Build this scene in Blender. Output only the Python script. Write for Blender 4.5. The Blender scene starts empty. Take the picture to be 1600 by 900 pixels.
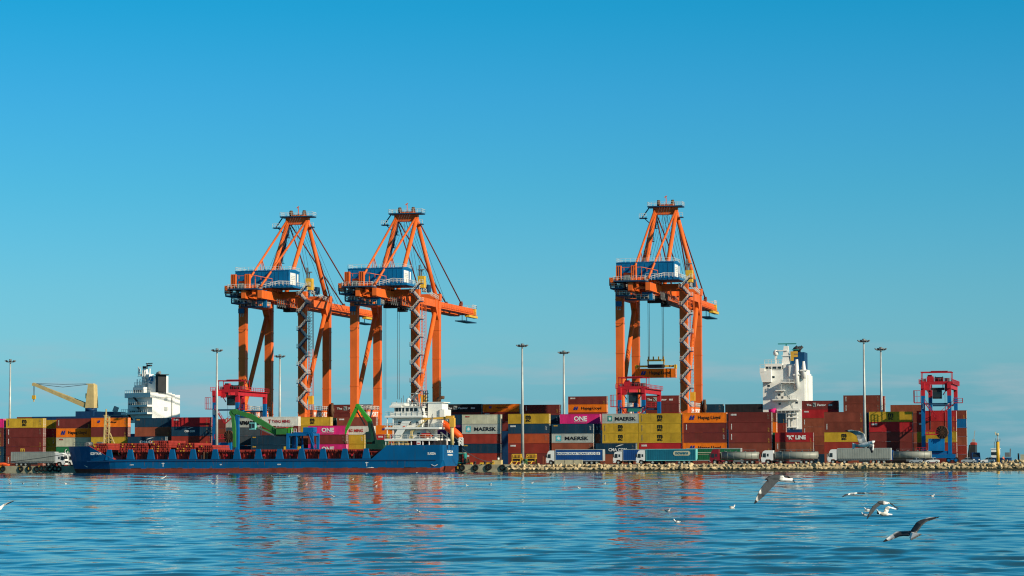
import bpy, math, random
import numpy as np
from mathutils import Vector, Matrix, kdtree
random.seed(7)
R = math.radians
SC = bpy.context.scene
COL = SC.collection

# ------------------------------------------------------------------ camera
F = 4000.0                      # focal length in pixels of the 1600 px wide photograph
HZ = 717.7                      # horizon row at the picture's centre column
ROLL = -0.0036
CAMZ = 3.15
cam_d = bpy.data.cameras.new('camera'); cam = bpy.data.objects.new('camera', cam_d); COL.objects.link(cam)
cam_d.sensor_width = 36.0; cam_d.lens = 36.0 * F / 1600.0
cam_d.clip_start = 1.0; cam_d.clip_end = 60000.0
PITCH = math.atan((HZ - 450.0) / F)
CAM_ROT = Matrix.Rotation(math.pi / 2 + PITCH, 3, 'X') @ Matrix.Rotation(ROLL, 3, 'Z')
cam.rotation_euler = CAM_ROT.to_euler(); cam.location = (0, 0, CAMZ)
SC.camera = cam
SC.render.resolution_x = 1024; SC.render.resolution_y = 576

# ------------------------------------------------------------------ sky and sun
SUN_EL = R(26.0); SUN_AZ = R(127.0)            # azimuth clockwise from +Y: behind the camera, to the right
world = bpy.data.worlds.new('World'); SC.world = world; world.use_nodes = True
wn = world.node_tree.nodes; wl = world.node_tree.links; wn.clear()
w_out = wn.new('ShaderNodeOutputWorld'); w_bg = wn.new('ShaderNodeBackground'); w_sky = wn.new('ShaderNodeTexSky')
w_sky.sky_type = 'NISHITA'; w_sky.sun_disc = False; w_sky.sun_elevation = SUN_EL; w_sky.sun_rotation = SUN_AZ
w_sky.altitude = 0; w_sky.air_density = 1.0; w_sky.dust_density = 0.6; w_sky.ozone_density = 2.2
w_tc = wn.new('ShaderNodeTexCoord'); w_sep = wn.new('ShaderNodeSeparateXYZ')
wl.new(w_tc.outputs['Generated'], w_sep.inputs[0])
# the clear evening sky deepens fast above the horizon: a tint over elevation
w_ramp = wn.new('ShaderNodeValToRGB'); e = w_ramp.color_ramp.elements
wl.new(w_sep.outputs['Z'], w_ramp.inputs[0])
e[0].position = 0.0; e[0].color = (0.35, 1.0, 1.75, 1)
e[1].position = 0.60; e[1].color = (0.45, 0.82, 0.88, 1)
for pos, c in ((0.0256, (0.335, 0.835, 1.31, 1)), (0.0393, (0.378, 0.87, 1.24, 1)), (0.0668, (0.325, 0.865, 1.165, 1)), (0.1041, (0.22, 0.864, 1.142, 1)), (0.1412, (0.150, 0.85, 1.18, 1)), (0.1755, (0.063, 0.855, 1.157, 1)), (0.26, (0.10, 0.78, 0.95, 1))):
    n = w_ramp.color_ramp.elements.new(pos); n.color = c
w_mul = wn.new('ShaderNodeMix'); w_mul.data_type = 'RGBA'; w_mul.blend_type = 'MULTIPLY'; w_mul.inputs['Factor'].default_value = 1.0
wl.new(w_sky.outputs[0], w_mul.inputs['A']); wl.new(w_ramp.outputs[0], w_mul.inputs['B'])
# a few thin low clouds
w_map = wn.new('ShaderNodeMapping'); w_map.inputs['Scale'].default_value = (9, 9, 62); w_map.inputs['Location'].default_value = (3.1, 0.4, 0.6)
wl.new(w_tc.outputs['Generated'], w_map.inputs[0])
w_no = wn.new('ShaderNodeTexNoise'); w_no.inputs['Scale'].default_value = 1.6; w_no.inputs['Detail'].default_value = 5; w_no.inputs['Roughness'].default_value = 0.55
wl.new(w_map.outputs[0], w_no.inputs['Vector'])
w_cr = wn.new('ShaderNodeMapRange'); w_cr.inputs[1].default_value = 0.47; w_cr.inputs[2].default_value = 0.64; w_cr.inputs[3].default_value = 0.0; w_cr.inputs[4].default_value = 0.6
wl.new(w_no.outputs[0], w_cr.inputs[0])
w_el = wn.new('ShaderNodeMapRange'); w_el.inputs[1].default_value = 0.028; w_el.inputs[2].default_value = 0.05; w_el.inputs[3].default_value = 1.0; w_el.inputs[4].default_value = 0.0
wl.new(w_sep.outputs['Z'], w_el.inputs[0])
w_cm = wn.new('ShaderNodeMath'); w_cm.operation = 'MULTIPLY'
wl.new(w_cr.outputs[0], w_cm.inputs[0]); wl.new(w_el.outputs[0], w_cm.inputs[1])
w_cl = wn.new('ShaderNodeMix'); w_cl.data_type = 'RGBA'
wl.new(w_cm.outputs[0], w_cl.inputs['Factor']); wl.new(w_mul.outputs['Result'], w_cl.inputs['A']); w_cl.inputs['B'].default_value = (3.7, 4.9, 5.5, 1)
wl.new(w_cl.outputs['Result'], w_bg.inputs[0]); w_bg.inputs[1].default_value = 0.085
wl.new(w_bg.outputs[0], w_out.inputs[0])

sun_d = bpy.data.lights.new('sun', 'SUN'); sun = bpy.data.objects.new('sun', sun_d); COL.objects.link(sun)
sun_d.energy = 5.0; sun_d.angle = R(0.5); sun_d.color = (1.0, 0.86, 0.66)
SUN_DIR = Vector((math.sin(SUN_AZ) * math.cos(SUN_EL), math.cos(SUN_AZ) * math.cos(SUN_EL), math.sin(SUN_EL)))
sun.rotation_euler = SUN_DIR.to_track_quat('Z', 'Y').to_euler()
SC.view_settings.view_transform = 'Standard'; SC.view_settings.look = 'None'
SC.view_settings.exposure = 0.2; SC.view_settings.gamma = 1.0; SC.view_settings.use_curve_mapping = False
SC.cycles.max_bounces = 6; SC.cycles.glossy_bounces = 3; SC.cycles.diffuse_bounces = 2
SC.cycles.sample_clamp_indirect = 4.0; SC.cycles.filter_width = 1.15

# ------------------------------------------------------------------ places: the yard lies turned 14 degrees from the picture plane
YAW = R(14.0)
U = Vector((math.cos(YAW), -math.sin(YAW), 0)); V = Vector((math.sin(YAW), math.cos(YAW), 0)); TY = math.tan(YAW)
GZ = 1.7                                            # quay level above the water
C0 = 711.0 + TY * 53.3
def depth(px, t):                                   # distance of the yard line t metres behind the first container row
    return (C0 + t / math.cos(YAW)) / (1 + TY * (px - 800.0) / F)
def at(px, py, D):
    d = CAM_ROT @ Vector(((px - 800.0) / F, (450.0 - py) / F, -1.0))
    return Vector((0, 0, CAMZ)) + d * (D / d.y)
def on(px, t, z=GZ, py=690):                        # a ground place in the yard
    p = at(px, py, depth(px, t)); p.z = z; return p
def hgt(px, py, t): return at(px, py, depth(px, t)).z
QT = -54.7                                          # the quay edge

# ------------------------------------------------------------------ materials
MATS = {}
def pm(name, col, rough=0.55, metal=0.0, vary=0.18, streak=0.0, scale=0.6, dirt=(0.09, 0.06, 0.04), spec=0.22, bump=0.0, rnd=0.0):
    m = bpy.data.materials.new(name); m.use_nodes = True; MATS[name] = m
    nt = m.node_tree; N = nt.nodes; L = nt.links; b = N['Principled BSDF']
    b.inputs['Roughness'].default_value = rough; b.inputs['Metallic'].default_value = metal
    b.inputs['Specular IOR Level'].default_value = spec
    tc = N.new('ShaderNodeTexCoord')
    no = N.new('ShaderNodeTexNoise'); no.inputs['Scale'].default_value = scale; no.inputs['Detail'].default_value = 6
    oi = N.new('ShaderNodeObjectInfo')
    add = N.new('ShaderNodeVectorMath'); add.operation = 'ADD'
    sc = N.new('ShaderNodeVectorMath'); sc.operation = 'SCALE'; sc.inputs['Scale'].default_value = 53.0
    cx = N.new('ShaderNodeCombineXYZ'); L.new(oi.outputs['Random'], cx.inputs[0]); L.new(oi.outputs['Random'], cx.inputs[1])
    L.new(cx.outputs[0], sc.inputs[0]); L.new(tc.outputs['Object'], add.inputs[0]); L.new(sc.outputs[0], add.inputs[1])
    L.new(add.outputs[0], no.inputs['Vector'])
    mr = N.new('ShaderNodeMapRange'); mr.inputs[1].default_value = 0.25; mr.inputs[2].default_value = 0.75
    mr.inputs[3].default_value = 1 - vary; mr.inputs[4].default_value = 1 + vary
    L.new(no.outputs[0], mr.inputs[0])
    fac = mr.outputs[0]
    if rnd:
        r2 = N.new('ShaderNodeMapRange'); r2.inputs[3].default_value = 1 - rnd; r2.inputs[4].default_value = 1 + rnd
        L.new(oi.outputs['Random'], r2.inputs[0])
        mm = N.new('ShaderNodeMath'); mm.operation = 'MULTIPLY'; L.new(fac, mm.inputs[0]); L.new(r2.outputs[0], mm.inputs[1]); fac = mm.outputs[0]
    mx = N.new('ShaderNodeMix'); mx.data_type = 'RGBA'; mx.blend_type = 'MULTIPLY'; mx.inputs['Factor'].default_value = 1
    mx.inputs['A'].default_value = (*col, 1); L.new(fac, mx.inputs['B'])
    out = mx.outputs['Result']
    if streak:
        mp = N.new('ShaderNodeMapping'); mp.inputs['Scale'].default_value = (2.6, 2.6, 0.16); L.new(add.outputs[0], mp.inputs[0])
        n2 = N.new('ShaderNodeTexNoise'); n2.inputs['Scale'].default_value = 1.0; n2.inputs['Detail'].default_value = 5; n2.inputs['Roughness'].default_value = 0.65
        L.new(mp.outputs[0], n2.inputs['Vector'])
        m2 = N.new('ShaderNodeMapRange'); m2.inputs[1].default_value = 0.52; m2.inputs[2].default_value = 0.8; m2.inputs[4].default_value = streak
        L.new(n2.outputs[0], m2.inputs[0])
        x2 = N.new('ShaderNodeMix'); x2.data_type = 'RGBA'; L.new(m2.outputs[0], x2.inputs['Factor']); L.new(out, x2.inputs['A']); x2.inputs['B'].default_value = (*dirt, 1)
        out = x2.outputs['Result']
    L.new(out, b.inputs['Base Color'])
    if bump:
        bp = N.new('ShaderNodeBump'); bp.inputs['Strength'].default_value = bump; bp.inputs['Distance'].default_value = 0.2
        L.new(no.outputs[0], bp.inputs['Height']); L.new(bp.outputs[0], b.inputs['Normal'])
    return m
def glass(name, col=(0.012, 0.016, 0.02), rough=0.08):
    m = pm(name, col, rough, vary=0.3, spec=0.6); return m
M = {}
def mk(k, nm, *a, **kw): M[k] = pm(nm, *a, **kw)
# container paints
for k, c in dict(maroon=(0.150, 0.026, 0.022), rust=(0.25, 0.066, 0.034), brown=(0.18, 0.042, 0.026), red=(0.37, 0.018, 0.022), redrust=(0.27, 0.032, 0.021),
                 yellow=(0.46, 0.285, 0.024), orange=(0.80, 0.18, 0.008), navy=(0.006, 0.038, 0.072), slate=(0.05, 0.07, 0.085), cream=(0.47, 0.46, 0.33),
                 grey=(0.36, 0.38, 0.34), pink=(0.62, 0.02, 0.17), white=(0.62, 0.61, 0.54), green=(0.015, 0.145, 0.055), black=(0.016, 0.016, 0.019),
                 blue=(0.003, 0.13, 0.34), purple=(0.12, 0.02, 0.11), darkgreen=(0.01, 0.05, 0.035), vermilion=(0.42, 0.075, 0.025)).items():
    mk(k, 'container_paint_' + k, c, 0.6, streak=0.42, vary=0.2, rnd=0.14, spec=0.12, dirt=(0.10, 0.055, 0.035), scale=0.45)
mk('ink', 'black_lettering', (0.012, 0.012, 0.014)); mk('winK', 'white_lettering', (0.72, 0.72, 0.68)); mk('redink', 'red_lettering', (0.42, 0.03, 0.03))
mk('blueink', 'blue_logo', (0.01, 0.03, 0.2)); mk('cyan', 'cyan_logo', (0.08, 0.42, 0.47)); mk('gold', 'golden_marking', (0.62, 0.36, 0.05)); mk('faint', 'faded_marking', (0.20, 0.17, 0.13))
# machines
mk('corange', 'crane_orange_paint', (0.66, 0.125, 0.02), 0.5, streak=0.32, vary=0.17, scale=0.22, dirt=(0.30, 0.07, 0.03), rnd=0.11)
mk('cblue', 'crane_blue_paint', (0.001, 0.125, 0.30), 0.45, streak=0.25, vary=0.14, rnd=0.08)
mk('dblue', 'dark_blue_steel', (0.010, 0.045, 0.10), 0.5)
mk('rail', 'galvanised_railing', (0.60, 0.60, 0.55), 0.5)
mk('steel', 'dull_steel', (0.17, 0.18, 0.18), 0.45, 0.3); mk('dark', 'dark_grey_steel', (0.028, 0.03, 0.032), 0.6); mk('rope', 'steel_rope', (0.05, 0.055, 0.06), 0.6)
mk('galv', 'galvanised_mast', (0.40, 0.43, 0.41), 0.45, 0.2, streak=0.2)
mk('rtgred', 'gantry_red_paint', (0.42, 0.016, 0.026), 0.5, streak=0.3); mk('rtgblue', 'gantry_blue_paint', (0.001, 0.105, 0.30), 0.45, streak=0.12)
mk('armgreen', 'dull_green_machine_paint', (0.035, 0.17, 0.04), 0.5, streak=0.3, vary=0.2); mk('lime', 'machine_green_paint', (0.045, 0.30, 0.03), 0.42, streak=0.2, vary=0.12); mk('yel', 'machine_yellow_paint', (0.62, 0.36, 0.03), 0.5, streak=0.15)
mk('hull', 'blue_hull_paint', (0.001, 0.086, 0.225), 0.42, streak=0.6, vary=0.24, scale=0.16, dirt=(0.030, 0.055, 0.075)); mk('boot', 'red_antifouling', (0.20, 0.036, 0.022), 0.7, streak=0.75, vary=0.4, dirt=(0.07, 0.04, 0.03)); mk('rustrun', 'rust_run', (0.12, 0.055, 0.03), 0.8, vary=0.4); mk('funnelblue', 'dark_funnel_blue', (0.002, 0.055, 0.15), 0.5, streak=0.2)
mk('shipwhite', 'white_ship_paint', (0.76, 0.76, 0.71), 0.45, streak=0.12, vary=0.07, dirt=(0.35, 0.27, 0.18)); mk('deckred', 'red_oxide_deck', (0.30, 0.032, 0.022), 0.6, streak=0.4, vary=0.3)
mk('shipcream', 'cream_crane_paint', (0.55, 0.42, 0.18), 0.5, streak=0.25); mk('shiporange', 'yellow_orange_paint', (0.66, 0.36, 0.05), 0.5, streak=0.2); mk('lifeorange', 'lifeboat_orange', (0.72, 0.085, 0.012), 0.4)
mk('navyhull', 'dark_blue_ship_paint', (0.008, 0.04, 0.11), 0.45, streak=0.2)
mk('rubber', 'black_rubber', (0.014, 0.014, 0.014), 0.8)
M['glass'] = glass('dark_window_glass')
mk('cabwhite', 'white_truck_paint', (0.70, 0.71, 0.69), 0.35, vary=0.06, streak=0.08); mk('cabred', 'dark_red_truck_paint', (0.17, 0.012, 0.022), 0.35)
mk('curtgrey', 'grey_curtain_fabric', (0.25, 0.275, 0.25), 0.6, streak=0.12); mk('curtblue', 'blue_curtain_fabric', (0.008, 0.06, 0.22), 0.55); mk('curtteal', 'teal_curtain_fabric', (0.006, 0.115, 0.18), 0.6, streak=0.2, dirt=(0.05, 0.09, 0.12))
mk('curtgreen', 'green_curtain_fabric', (0.012, 0.12, 0.05), 0.55); mk('tank', 'polished_tank_steel', (0.25, 0.262, 0.225), 0.45, 0.08, vary=0.08); mk('teal', 'teal_paint', (0.02, 0.22, 0.19), 0.5)
mk('lightcyan', 'pale_teal_paint', (0.15, 0.48, 0.48), 0.5)
mk('rock', 'tan_limestone', (0.42, 0.325, 0.185), 0.95, vary=0.5, scale=1.3, bump=0.7, rnd=0.3); mk('wetrock', 'wet_dark_rock', (0.045, 0.045, 0.028), 0.6, vary=0.3)
mk('concrete', 'weathered_concrete', (0.34, 0.31, 0.21), 0.9, vary=0.3, scale=0.5, streak=0.55, dirt=(0.06, 0.06, 0.045)); mk('asphalt', 'quay_asphalt', (0.09, 0.085, 0.075), 0.9, vary=0.25, scale=0.15)
mk('brownreel', 'brown_cable_reel', (0.11, 0.055, 0.03), 0.7); mk('orangeboom', 'bright_orange_fabric', (0.75, 0.10, 0.02), 0.6)
mk('skin', 'skin', (0.35, 0.20, 0.13), 0.6); mk('silver', 'silver_car_paint', (0.42, 0.44, 0.45), 0.3, 0.3); mk('plantgreen', 'dusty_green_paint', (0.05, 0.12, 0.05), 0.7)

# ------------------------------------------------------------------ mesh builder
class MB:
    def __init__(s): s.v = []; s.f = []; s.mi = []; s.T = None; s.cur = 0; s.smooth = False; s.sm = []
    def _av(s, p):
        p = Vector(p)
        if s.T is not None: p = s.T @ p
        s.v.append(p[:]); return len(s.v) - 1
    def face(s, idx): s.f.append(tuple(idx)); s.mi.append(s.cur); s.sm.append(s.smooth)
    def quad(s, a, b, c, d): s.face([s._av(a), s._av(b), s._av(c), s._av(d)])
    def hexa(s, P):     # 8 corners: bottom 0-3 ccw, top 4-7
        i = [s._av(p) for p in P]
        for q in ((3, 2, 1, 0), (4, 5, 6, 7), (0, 1, 5, 4), (1, 2, 6, 5), (2, 3, 7, 6), (3, 0, 4, 7)): s.face([i[k] for k in q])
    def box(s, x0, x1, y0, y1, z0, z1):
        s.hexa([(x0, y0, z0), (x1, y0, z0), (x1, y1, z0), (x0, y1, z0), (x0, y0, z1), (x1, y0, z1), (x1, y1, z1), (x0, y1, z1)])
    def bar(s, p, q, w, h=None, w2=None, h2=None, up=(0, 0, 1)):
        p, q = Vector(p), Vector(q); h = w if h is None else h; w2 = w if w2 is None else w2; h2 = h if h2 is None else h2
        d = (q - p).normalized(); up = Vector(up)
        if abs(d.dot(up)) > 0.99: up = Vector((0, 1, 0))
        r = d.cross(up).normalized(); n = r.cross(d)
        s.hexa([p - r * w / 2 - n * h / 2, p + r * w / 2 - n * h / 2, p + r * w / 2 + n * h / 2, p - r * w / 2 + n * h / 2,
                q - r * w2 / 2 - n * h2 / 2, q + r * w2 / 2 - n * h2 / 2, q + r * w2 / 2 + n * h2 / 2, q - r * w2 / 2 + n * h2 / 2])
    def tube(s, pts, r, n=8, r2=None, cap=True):
        pts = [Vector(p) for p in pts]; rings = []; k = len(pts); sm = s.smooth; 
        for i, p in enumerate(pts):
            d = (pts[min(i + 1, k - 1)] - pts[max(i - 1, 0)]).normalized()
            up = Vector((0, 0, 1)) if abs(d.z) < 0.95 else Vector((0, 1, 0))
            a = d.cross(up).normalized(); b = a.cross(d)
            rr = r if not isinstance(r, (list, tuple)) else r[i]
            if r2 is not None: rr = r + (r2 - r) * i / (k - 1)
            rings.append([s._av(p + a * rr * math.cos(2 * math.pi * j / n) + b * rr * math.sin(2 * math.pi * j / n)) for j in range(n)])
        s.smooth = n > 6
        for i in range(k - 1):
            for j in range(n): s.face([rings[i][j], rings[i][(j + 1) % n], rings[i + 1][(j + 1) % n], rings[i + 1][j]])
        s.smooth = sm
        if cap: s.face(rings[0][::-1]); s.face(rings[-1])
    def cyl(s, c, axis, r, length, n=16):
        c = Vector(c); a = Vector(axis).normalized() * length / 2; s.tube([c - a, c + a], r, n)
    def lathe(s, prof, c=(0, 0, 0), n=16):      # profile [(r, z)]
        c = Vector(c); rings = []; sm = s.smooth; s.smooth = True
        for r, z in prof: rings.append([s._av(c + Vector((r * math.cos(2 * math.pi * j / n), r * math.sin(2 * math.pi * j / n), z))) for j in range(n)])
        for i in range(len(prof) - 1):
            for j in range(n): s.face([rings[i][j], rings[i][(j + 1) % n], rings[i + 1][(j + 1) % n], rings[i + 1][j]])
        s.face(rings[0][::-1]); s.face(rings[-1]); s.smooth = sm
    def prism(s, prof, y0, y1):                 # profile [(x, z)] pushed along y
        n = len(prof); a = [s._av((x, y0, z)) for x, z in prof]; b = [s._av((x, y1, z)) for x, z in prof]
        s.face(a); s.face(b[::-1])
        for i in range(n): s.face([a[(i + 1) % n], a[i], b[i], b[(i + 1) % n]])
    def prismx(s, prof, x0, x1):                # profile [(y, z)] pushed along x
        n = len(prof); a = [s._av((x0, y, z)) for y, z in prof]; b = [s._av((x1, y, z)) for y, z in prof]
        s.face(a[::-1]); s.face(b)
        for i in range(n): s.face([a[i], a[(i + 1) % n], b[(i + 1) % n], b[i]])
    def rail(s, pts, h=1.1, w=0.09, step=1.6, mid=True):
        pts = [Vector(p) for p in pts]
        for p, q in zip(pts, pts[1:]):
            up = Vector((0, 0, h)); s.bar(p + up, q + up, w)
            if mid: s.bar(p + up * 0.5, q + up * 0.5, w * 0.7)
            n = max(1, round((q - p).length / step))
            for i in range(n + 1): b = p.lerp(q, i / n); s.bar(b, b + up, w)
    def mesh(s, name, mats):
        me = bpy.data.meshes.new(name); me.from_pydata(s.v, [], s.f)
        for m in (mats if isinstance(mats, (list, tuple)) else [mats]): me.materials.append(m)
        if any(s.mi): me.polygons.foreach_set('material_index', s.mi)
        if any(s.sm): me.polygons.foreach_set('use_smooth', s.sm)
        me.update(); return me
def obj(name, me, parent=None, loc=None, rz=None, scale=None):
    o = bpy.data.objects.new(name, me); COL.objects.link(o)
    if parent is not None: o.parent = parent
    if loc is not None: o.location = loc
    if rz is not None: o.rotation_euler = (0, 0, rz)
    if scale is not None: o.scale = scale
    return o
def part(name, mb, mats, parent=None, label=None, **kw):
    o = obj(name, mb.mesh(name, mats), parent, **kw)
    if label: o['label'] = label
    return o
def tag(o, label, cat, group=None, kind=None):
    if label: o['label'] = label
    if cat: o['category'] = cat
    if group: o['group'] = group
    if kind: o['kind'] = kind
    return o
def thing(name, label, cat, loc=(0, 0, 0), rz=0.0, group=None):
    return tag(obj(name, None, None, loc, rz), label, cat, group)
def kids(o): return [c for c in COL.objects if c.parent == o]
def copy_tree(o, tree=None, parent=None):
    tree = tree or TREE(o)
    return _copy(tree, parent)
def TREE(o):
    ch = {}
    for c in COL.objects:
        if c.parent: ch.setdefault(c.parent.name, []).append(c)
    def b(x): return (x, [b(k) for k in ch.get(x.name, [])])
    return b(o)
def _copy(t, parent):
    c = t[0].copy(); COL.objects.link(c)
    if parent is not None: c.parent = parent
    for k in t[1]: _copy(k, c)
    return c
TXT = {}
def text_mesh(body, bold=0.02, spacing=1.0, line=0.8):
    key = (body, bold, spacing)
    if key not in TXT:
        cu = bpy.data.curves.new('lettering', 'FONT'); cu.body = body; cu.offset = bold; cu.extrude = 0.05; cu.align_x = 'CENTER'
        cu.space_character = spacing; cu.space_line = line; cu.resolution_u = 3
        o = bpy.data.objects.new('lettering', cu); COL.objects.link(o)
        me = bpy.data.meshes.new_from_object(o.evaluated_get(bpy.context.evaluated_depsgraph_get()))
        bpy.data.objects.remove(o)
        n = len(me.vertices); co = np.empty(n * 3, 'f'); me.vertices.foreach_get('co', co); co = co.reshape(-1, 3)
        lo, hi = co.min(0), co.max(0); co = (co - (lo + hi) / 2) / np.maximum(hi - lo, 1e-6)
        me.vertices.foreach_set('co', co.ravel()); me.update(); me.name = 'lettering'; me.materials.clear(); me.materials.append(None); TXT[key] = me
    return TXT[key]
def letters(body, w, h, mat, parent, loc, rot=(math.pi / 2, 0, 0), bold=0.02, name='lettering', thick=0.03, **kw):
    o = obj(name, text_mesh(body, bold, **kw), parent, loc); o.rotation_euler = rot; o.scale = (w, h, thick)
    o.material_slots[0].link = 'OBJECT'; o.material_slots[0].material = mat
    return o

# ================================================================== water: a real wave surface, finer near the viewer
def build_water():
    rng = np.random.RandomState(3)
    rows = [38.0]
    while rows[-1] < 800: rows.append(rows[-1] * 1.0028)
    rows = np.array(rows); nr = len(rows); nc = 560
    ang = np.linspace(-0.27, 0.27, nc)
    X = rows[:, None] * ang[None, :]; Y = np.repeat(rows[:, None], nc, 1); Z = np.zeros_like(X)
    DX = np.zeros_like(X); DY = np.zeros_like(X)
    step = np.maximum(rows * 0.0028, rows * 0.54 / nc)[:, None]
    for i in range(80):
        lam = 0.42 * (9.0 / 0.42) ** (i / 79.0) * rng.uniform(0.9, 1.1)
        th = rng.normal(math.pi / 2 + 0.12, 0.62 if lam < 2.2 else 0.45)
        k = 2 * math.pi / lam; kx, ky = k * math.cos(th), k * math.sin(th)
        a = WAVE * lam ** 0.80 * rng.uniform(0.5, 1.2) * (1.35 if lam < 1.8 else 1.0)
        fade = np.clip((lam / step - 2.2) / 2.0, 0, 1)
        ph = kx * X + ky * Y + rng.uniform(0, 6.28)
        Z += a * fade * np.cos(ph)
        DY += -0.55 * a * fade * math.sin(th) * np.sin(ph); DX += -0.55 * a * fade * math.cos(th) * np.sin(ph)
    # gusts: calmer and rougher patches
    g = np.zeros_like(X)
    for i in range(14):
        lam = rng.uniform(18, 90); th = rng.uniform(0, 6.28); g += np.cos(2 * math.pi / lam * (X * math.cos(th) * 0.5 + Y * math.sin(th)) + rng.uniform(0, 6.28))
    Z *= 1 + 0.14 * np.clip(g / 2.6, -2, 2)
    X += DX; Y += DY
    v = np.stack([X, Y, Z], -1).reshape(-1, 3)
    i = np.arange(nr - 1)[:, None] * nc + np.arange(nc - 1)[None, :]
    q = np.stack([i, i + 1, i + nc + 1, i + nc], -1).reshape(-1, 4)
    # the calm-looking far sea and the sides: flat sheets that take over at the fan's edges
    nv = len(v); rim = []
    e = 0.27
    ex = [(-40000, 38, 0), (-38 * e, 38, 0), (-800 * e, 800, 0), (-40000, 800, 0),
          (38 * e, 38, 0), (40000, 38, 0), (40000, 800, 0), (800 * e, 800, 0),
          (-40000, 800, 0), (40000, 800, 0), (40000, 45000, 0), (-40000, 45000, 0),
          (-40000, -400, 0), (40000, -400, 0), (40000, 38, 0), (-40000, 38, 0)]
    v = np.concatenate([v, np.array(ex, float)]); q = np.concatenate([q, np.arange(16).reshape(4, 4) + nv])
    me = bpy.data.meshes.new('water')
    me.vertices.add(len(v)); me.vertices.foreach_set('co', v.ravel())
    me.loops.add(q.size); me.loops.foreach_set('vertex_index', q.ravel().astype(np.int32))
    me.polygons.add(len(q)); me.polygons.foreach_set('loop_start', np.arange(0, q.size, 4, dtype=np.int32))
    me.polygons.foreach_set('use_smooth', np.ones(len(q), bool))
    me.update(calc_edges=True); me.validate()
    m = bpy.data.materials.new('harbour_water'); m.use_nodes = True; nt = m.node_tree; N = nt.nodes; L = nt.links; b = N['Principled BSDF']
    b.inputs['Base Color'].default_value = (0.014, 0.056, 0.066, 1); b.inputs['Roughness'].default_value = 0.035; b.inputs['IOR'].default_value = 1.333
    b.inputs['Specular IOR Level'].default_value = 0.5
    tc = N.new('ShaderNodeTexCoord'); mp = N.new('ShaderNodeMapping'); mp.inputs['Scale'].default_value = (1.1, 2.4, 1); L.new(tc.outputs['Object'], mp.inputs[0])
    no = N.new('ShaderNodeTexNoise'); no.inputs['Scale'].default_value = 1.4; no.inputs['Detail'].default_value = 4; L.new(mp.outputs[0], no.inputs['Vector'])
    bp = N.new('ShaderNodeBump'); bp.inputs['Strength'].default_value = 0.09; bp.inputs['Distance'].default_value = 0.05; L.new(no.outputs[0], bp.inputs['Height']); L.new(bp.outputs[0], b.inputs['Normal'])
    me.materials.append(m)
    tag(obj('water', me), None, None, None, 'structure')
WAVE = 0.00255
build_water()

# ================================================================== quay ground, edge walls, rock bank
def strip(name, pxa, pxb, t0, t1, z0, z1, mat, n=1):
    mb = MB(); a = on(pxa, t0, 0); b = on(pxb, t0, 0)
    w = V * (t1 - t0)
    mb.hexa([(p.x, p.y, z0) for p in (a, b, b + w, a + w)] + [(p.x, p.y, z1) for p in (a, b, b + w, a + w)])
    return part(name, mb, mat)
q = strip('quay_ground', -900, 1535, QT + 1.2, 92, -3, GZ, M['asphalt']); tag(q, None, None, None, 'structure')
q = strip('mole_ground', 1535.3, 2600, QT + 1.2, QT + 13, -3, GZ, M['asphalt']); tag(q, None, None, None, 'structure')
# painted lane lines on the quay road
mb = MB()
for k in range(60):
    a = on(-100 + k * 28, QT + 7.5, GZ + .004); b = on(-100 + k * 28 + 13, QT + 7.5, GZ + .004)
    mb.quad(a, b, b + V * .15, a + V * .15)
tag(part('road_marking', mb, M['winK']), None, None, None, 'structure')
q = strip('quay_wall', -900, 112, QT, QT + 1.19, -3, GZ + 0.12, M['concrete']); tag(q, 'weathered concrete quay wall hung with tyres left of the blue ship', 'quay wall')
q = strip('quay_wall', 112.2, 800, QT, QT + 1.19, -3, GZ + 0.12, M['concrete']); tag(q, 'weathered concrete quay wall between the blue ship and the rock bank', 'quay wall')
# tyres and yellow ladders/fenders on the wall
def tyre_mesh():
    mb = MB(); n = 14
    mb.smooth = True; rings = []
    for i in range(n):
        a = 2 * math.pi * i / n; c = Vector((0.5 * math.cos(a), 0, 0.5 * math.sin(a))); d = Vector((math.cos(a), 0, math.sin(a)))
        rings.append([mb._av(c + d * 0.2 * math.cos(b) + Vector((0, 0.17 * math.sin(b), 0))) for b in [2 * math.pi * j / 6 for j in range(6)]])
    for i in range(n):
        for j in range(6): mb.face([rings[i][j], rings[i][(j + 1) % 6], rings[(i + 1) % n][(j + 1) % 6], rings[(i + 1) % n][j]])
    return mb.mesh('tyre', M['rubber'])
tyre = tyre_mesh()
for px in (5, 33, 46, 58, 65, 71, 78, 86, 92, 716, 722, 743, 762, 764, 785):
    p = on(px, QT - 0.2, GZ - 0.55 + random.uniform(-.15, .1)); o = obj('tyre_fender', tyre, None, p, -YAW, (1.15, 1, 1.2))
    tag(o, 'black tyre fender hanging on the concrete quay wall', 'fender', 'tyre fenders on the quay wall')
fm = MB(); fm.box(-.16, .16, -.22, 0, -.9, .35); fm.box(-.2, .2, -.24, 0, .35, .47); fmesh = fm.mesh('fender_post', M['yel'])
for px in (1.5, 31, 45, 62, 715.5, 719):
    o = obj('fender_post', fmesh, None, on(px, QT - 0.001, GZ - 0.3), -YAW); tag(o, 'short yellow rubbing post fixed to the concrete quay wall', 'fender', 'yellow posts on the quay wall')

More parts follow.
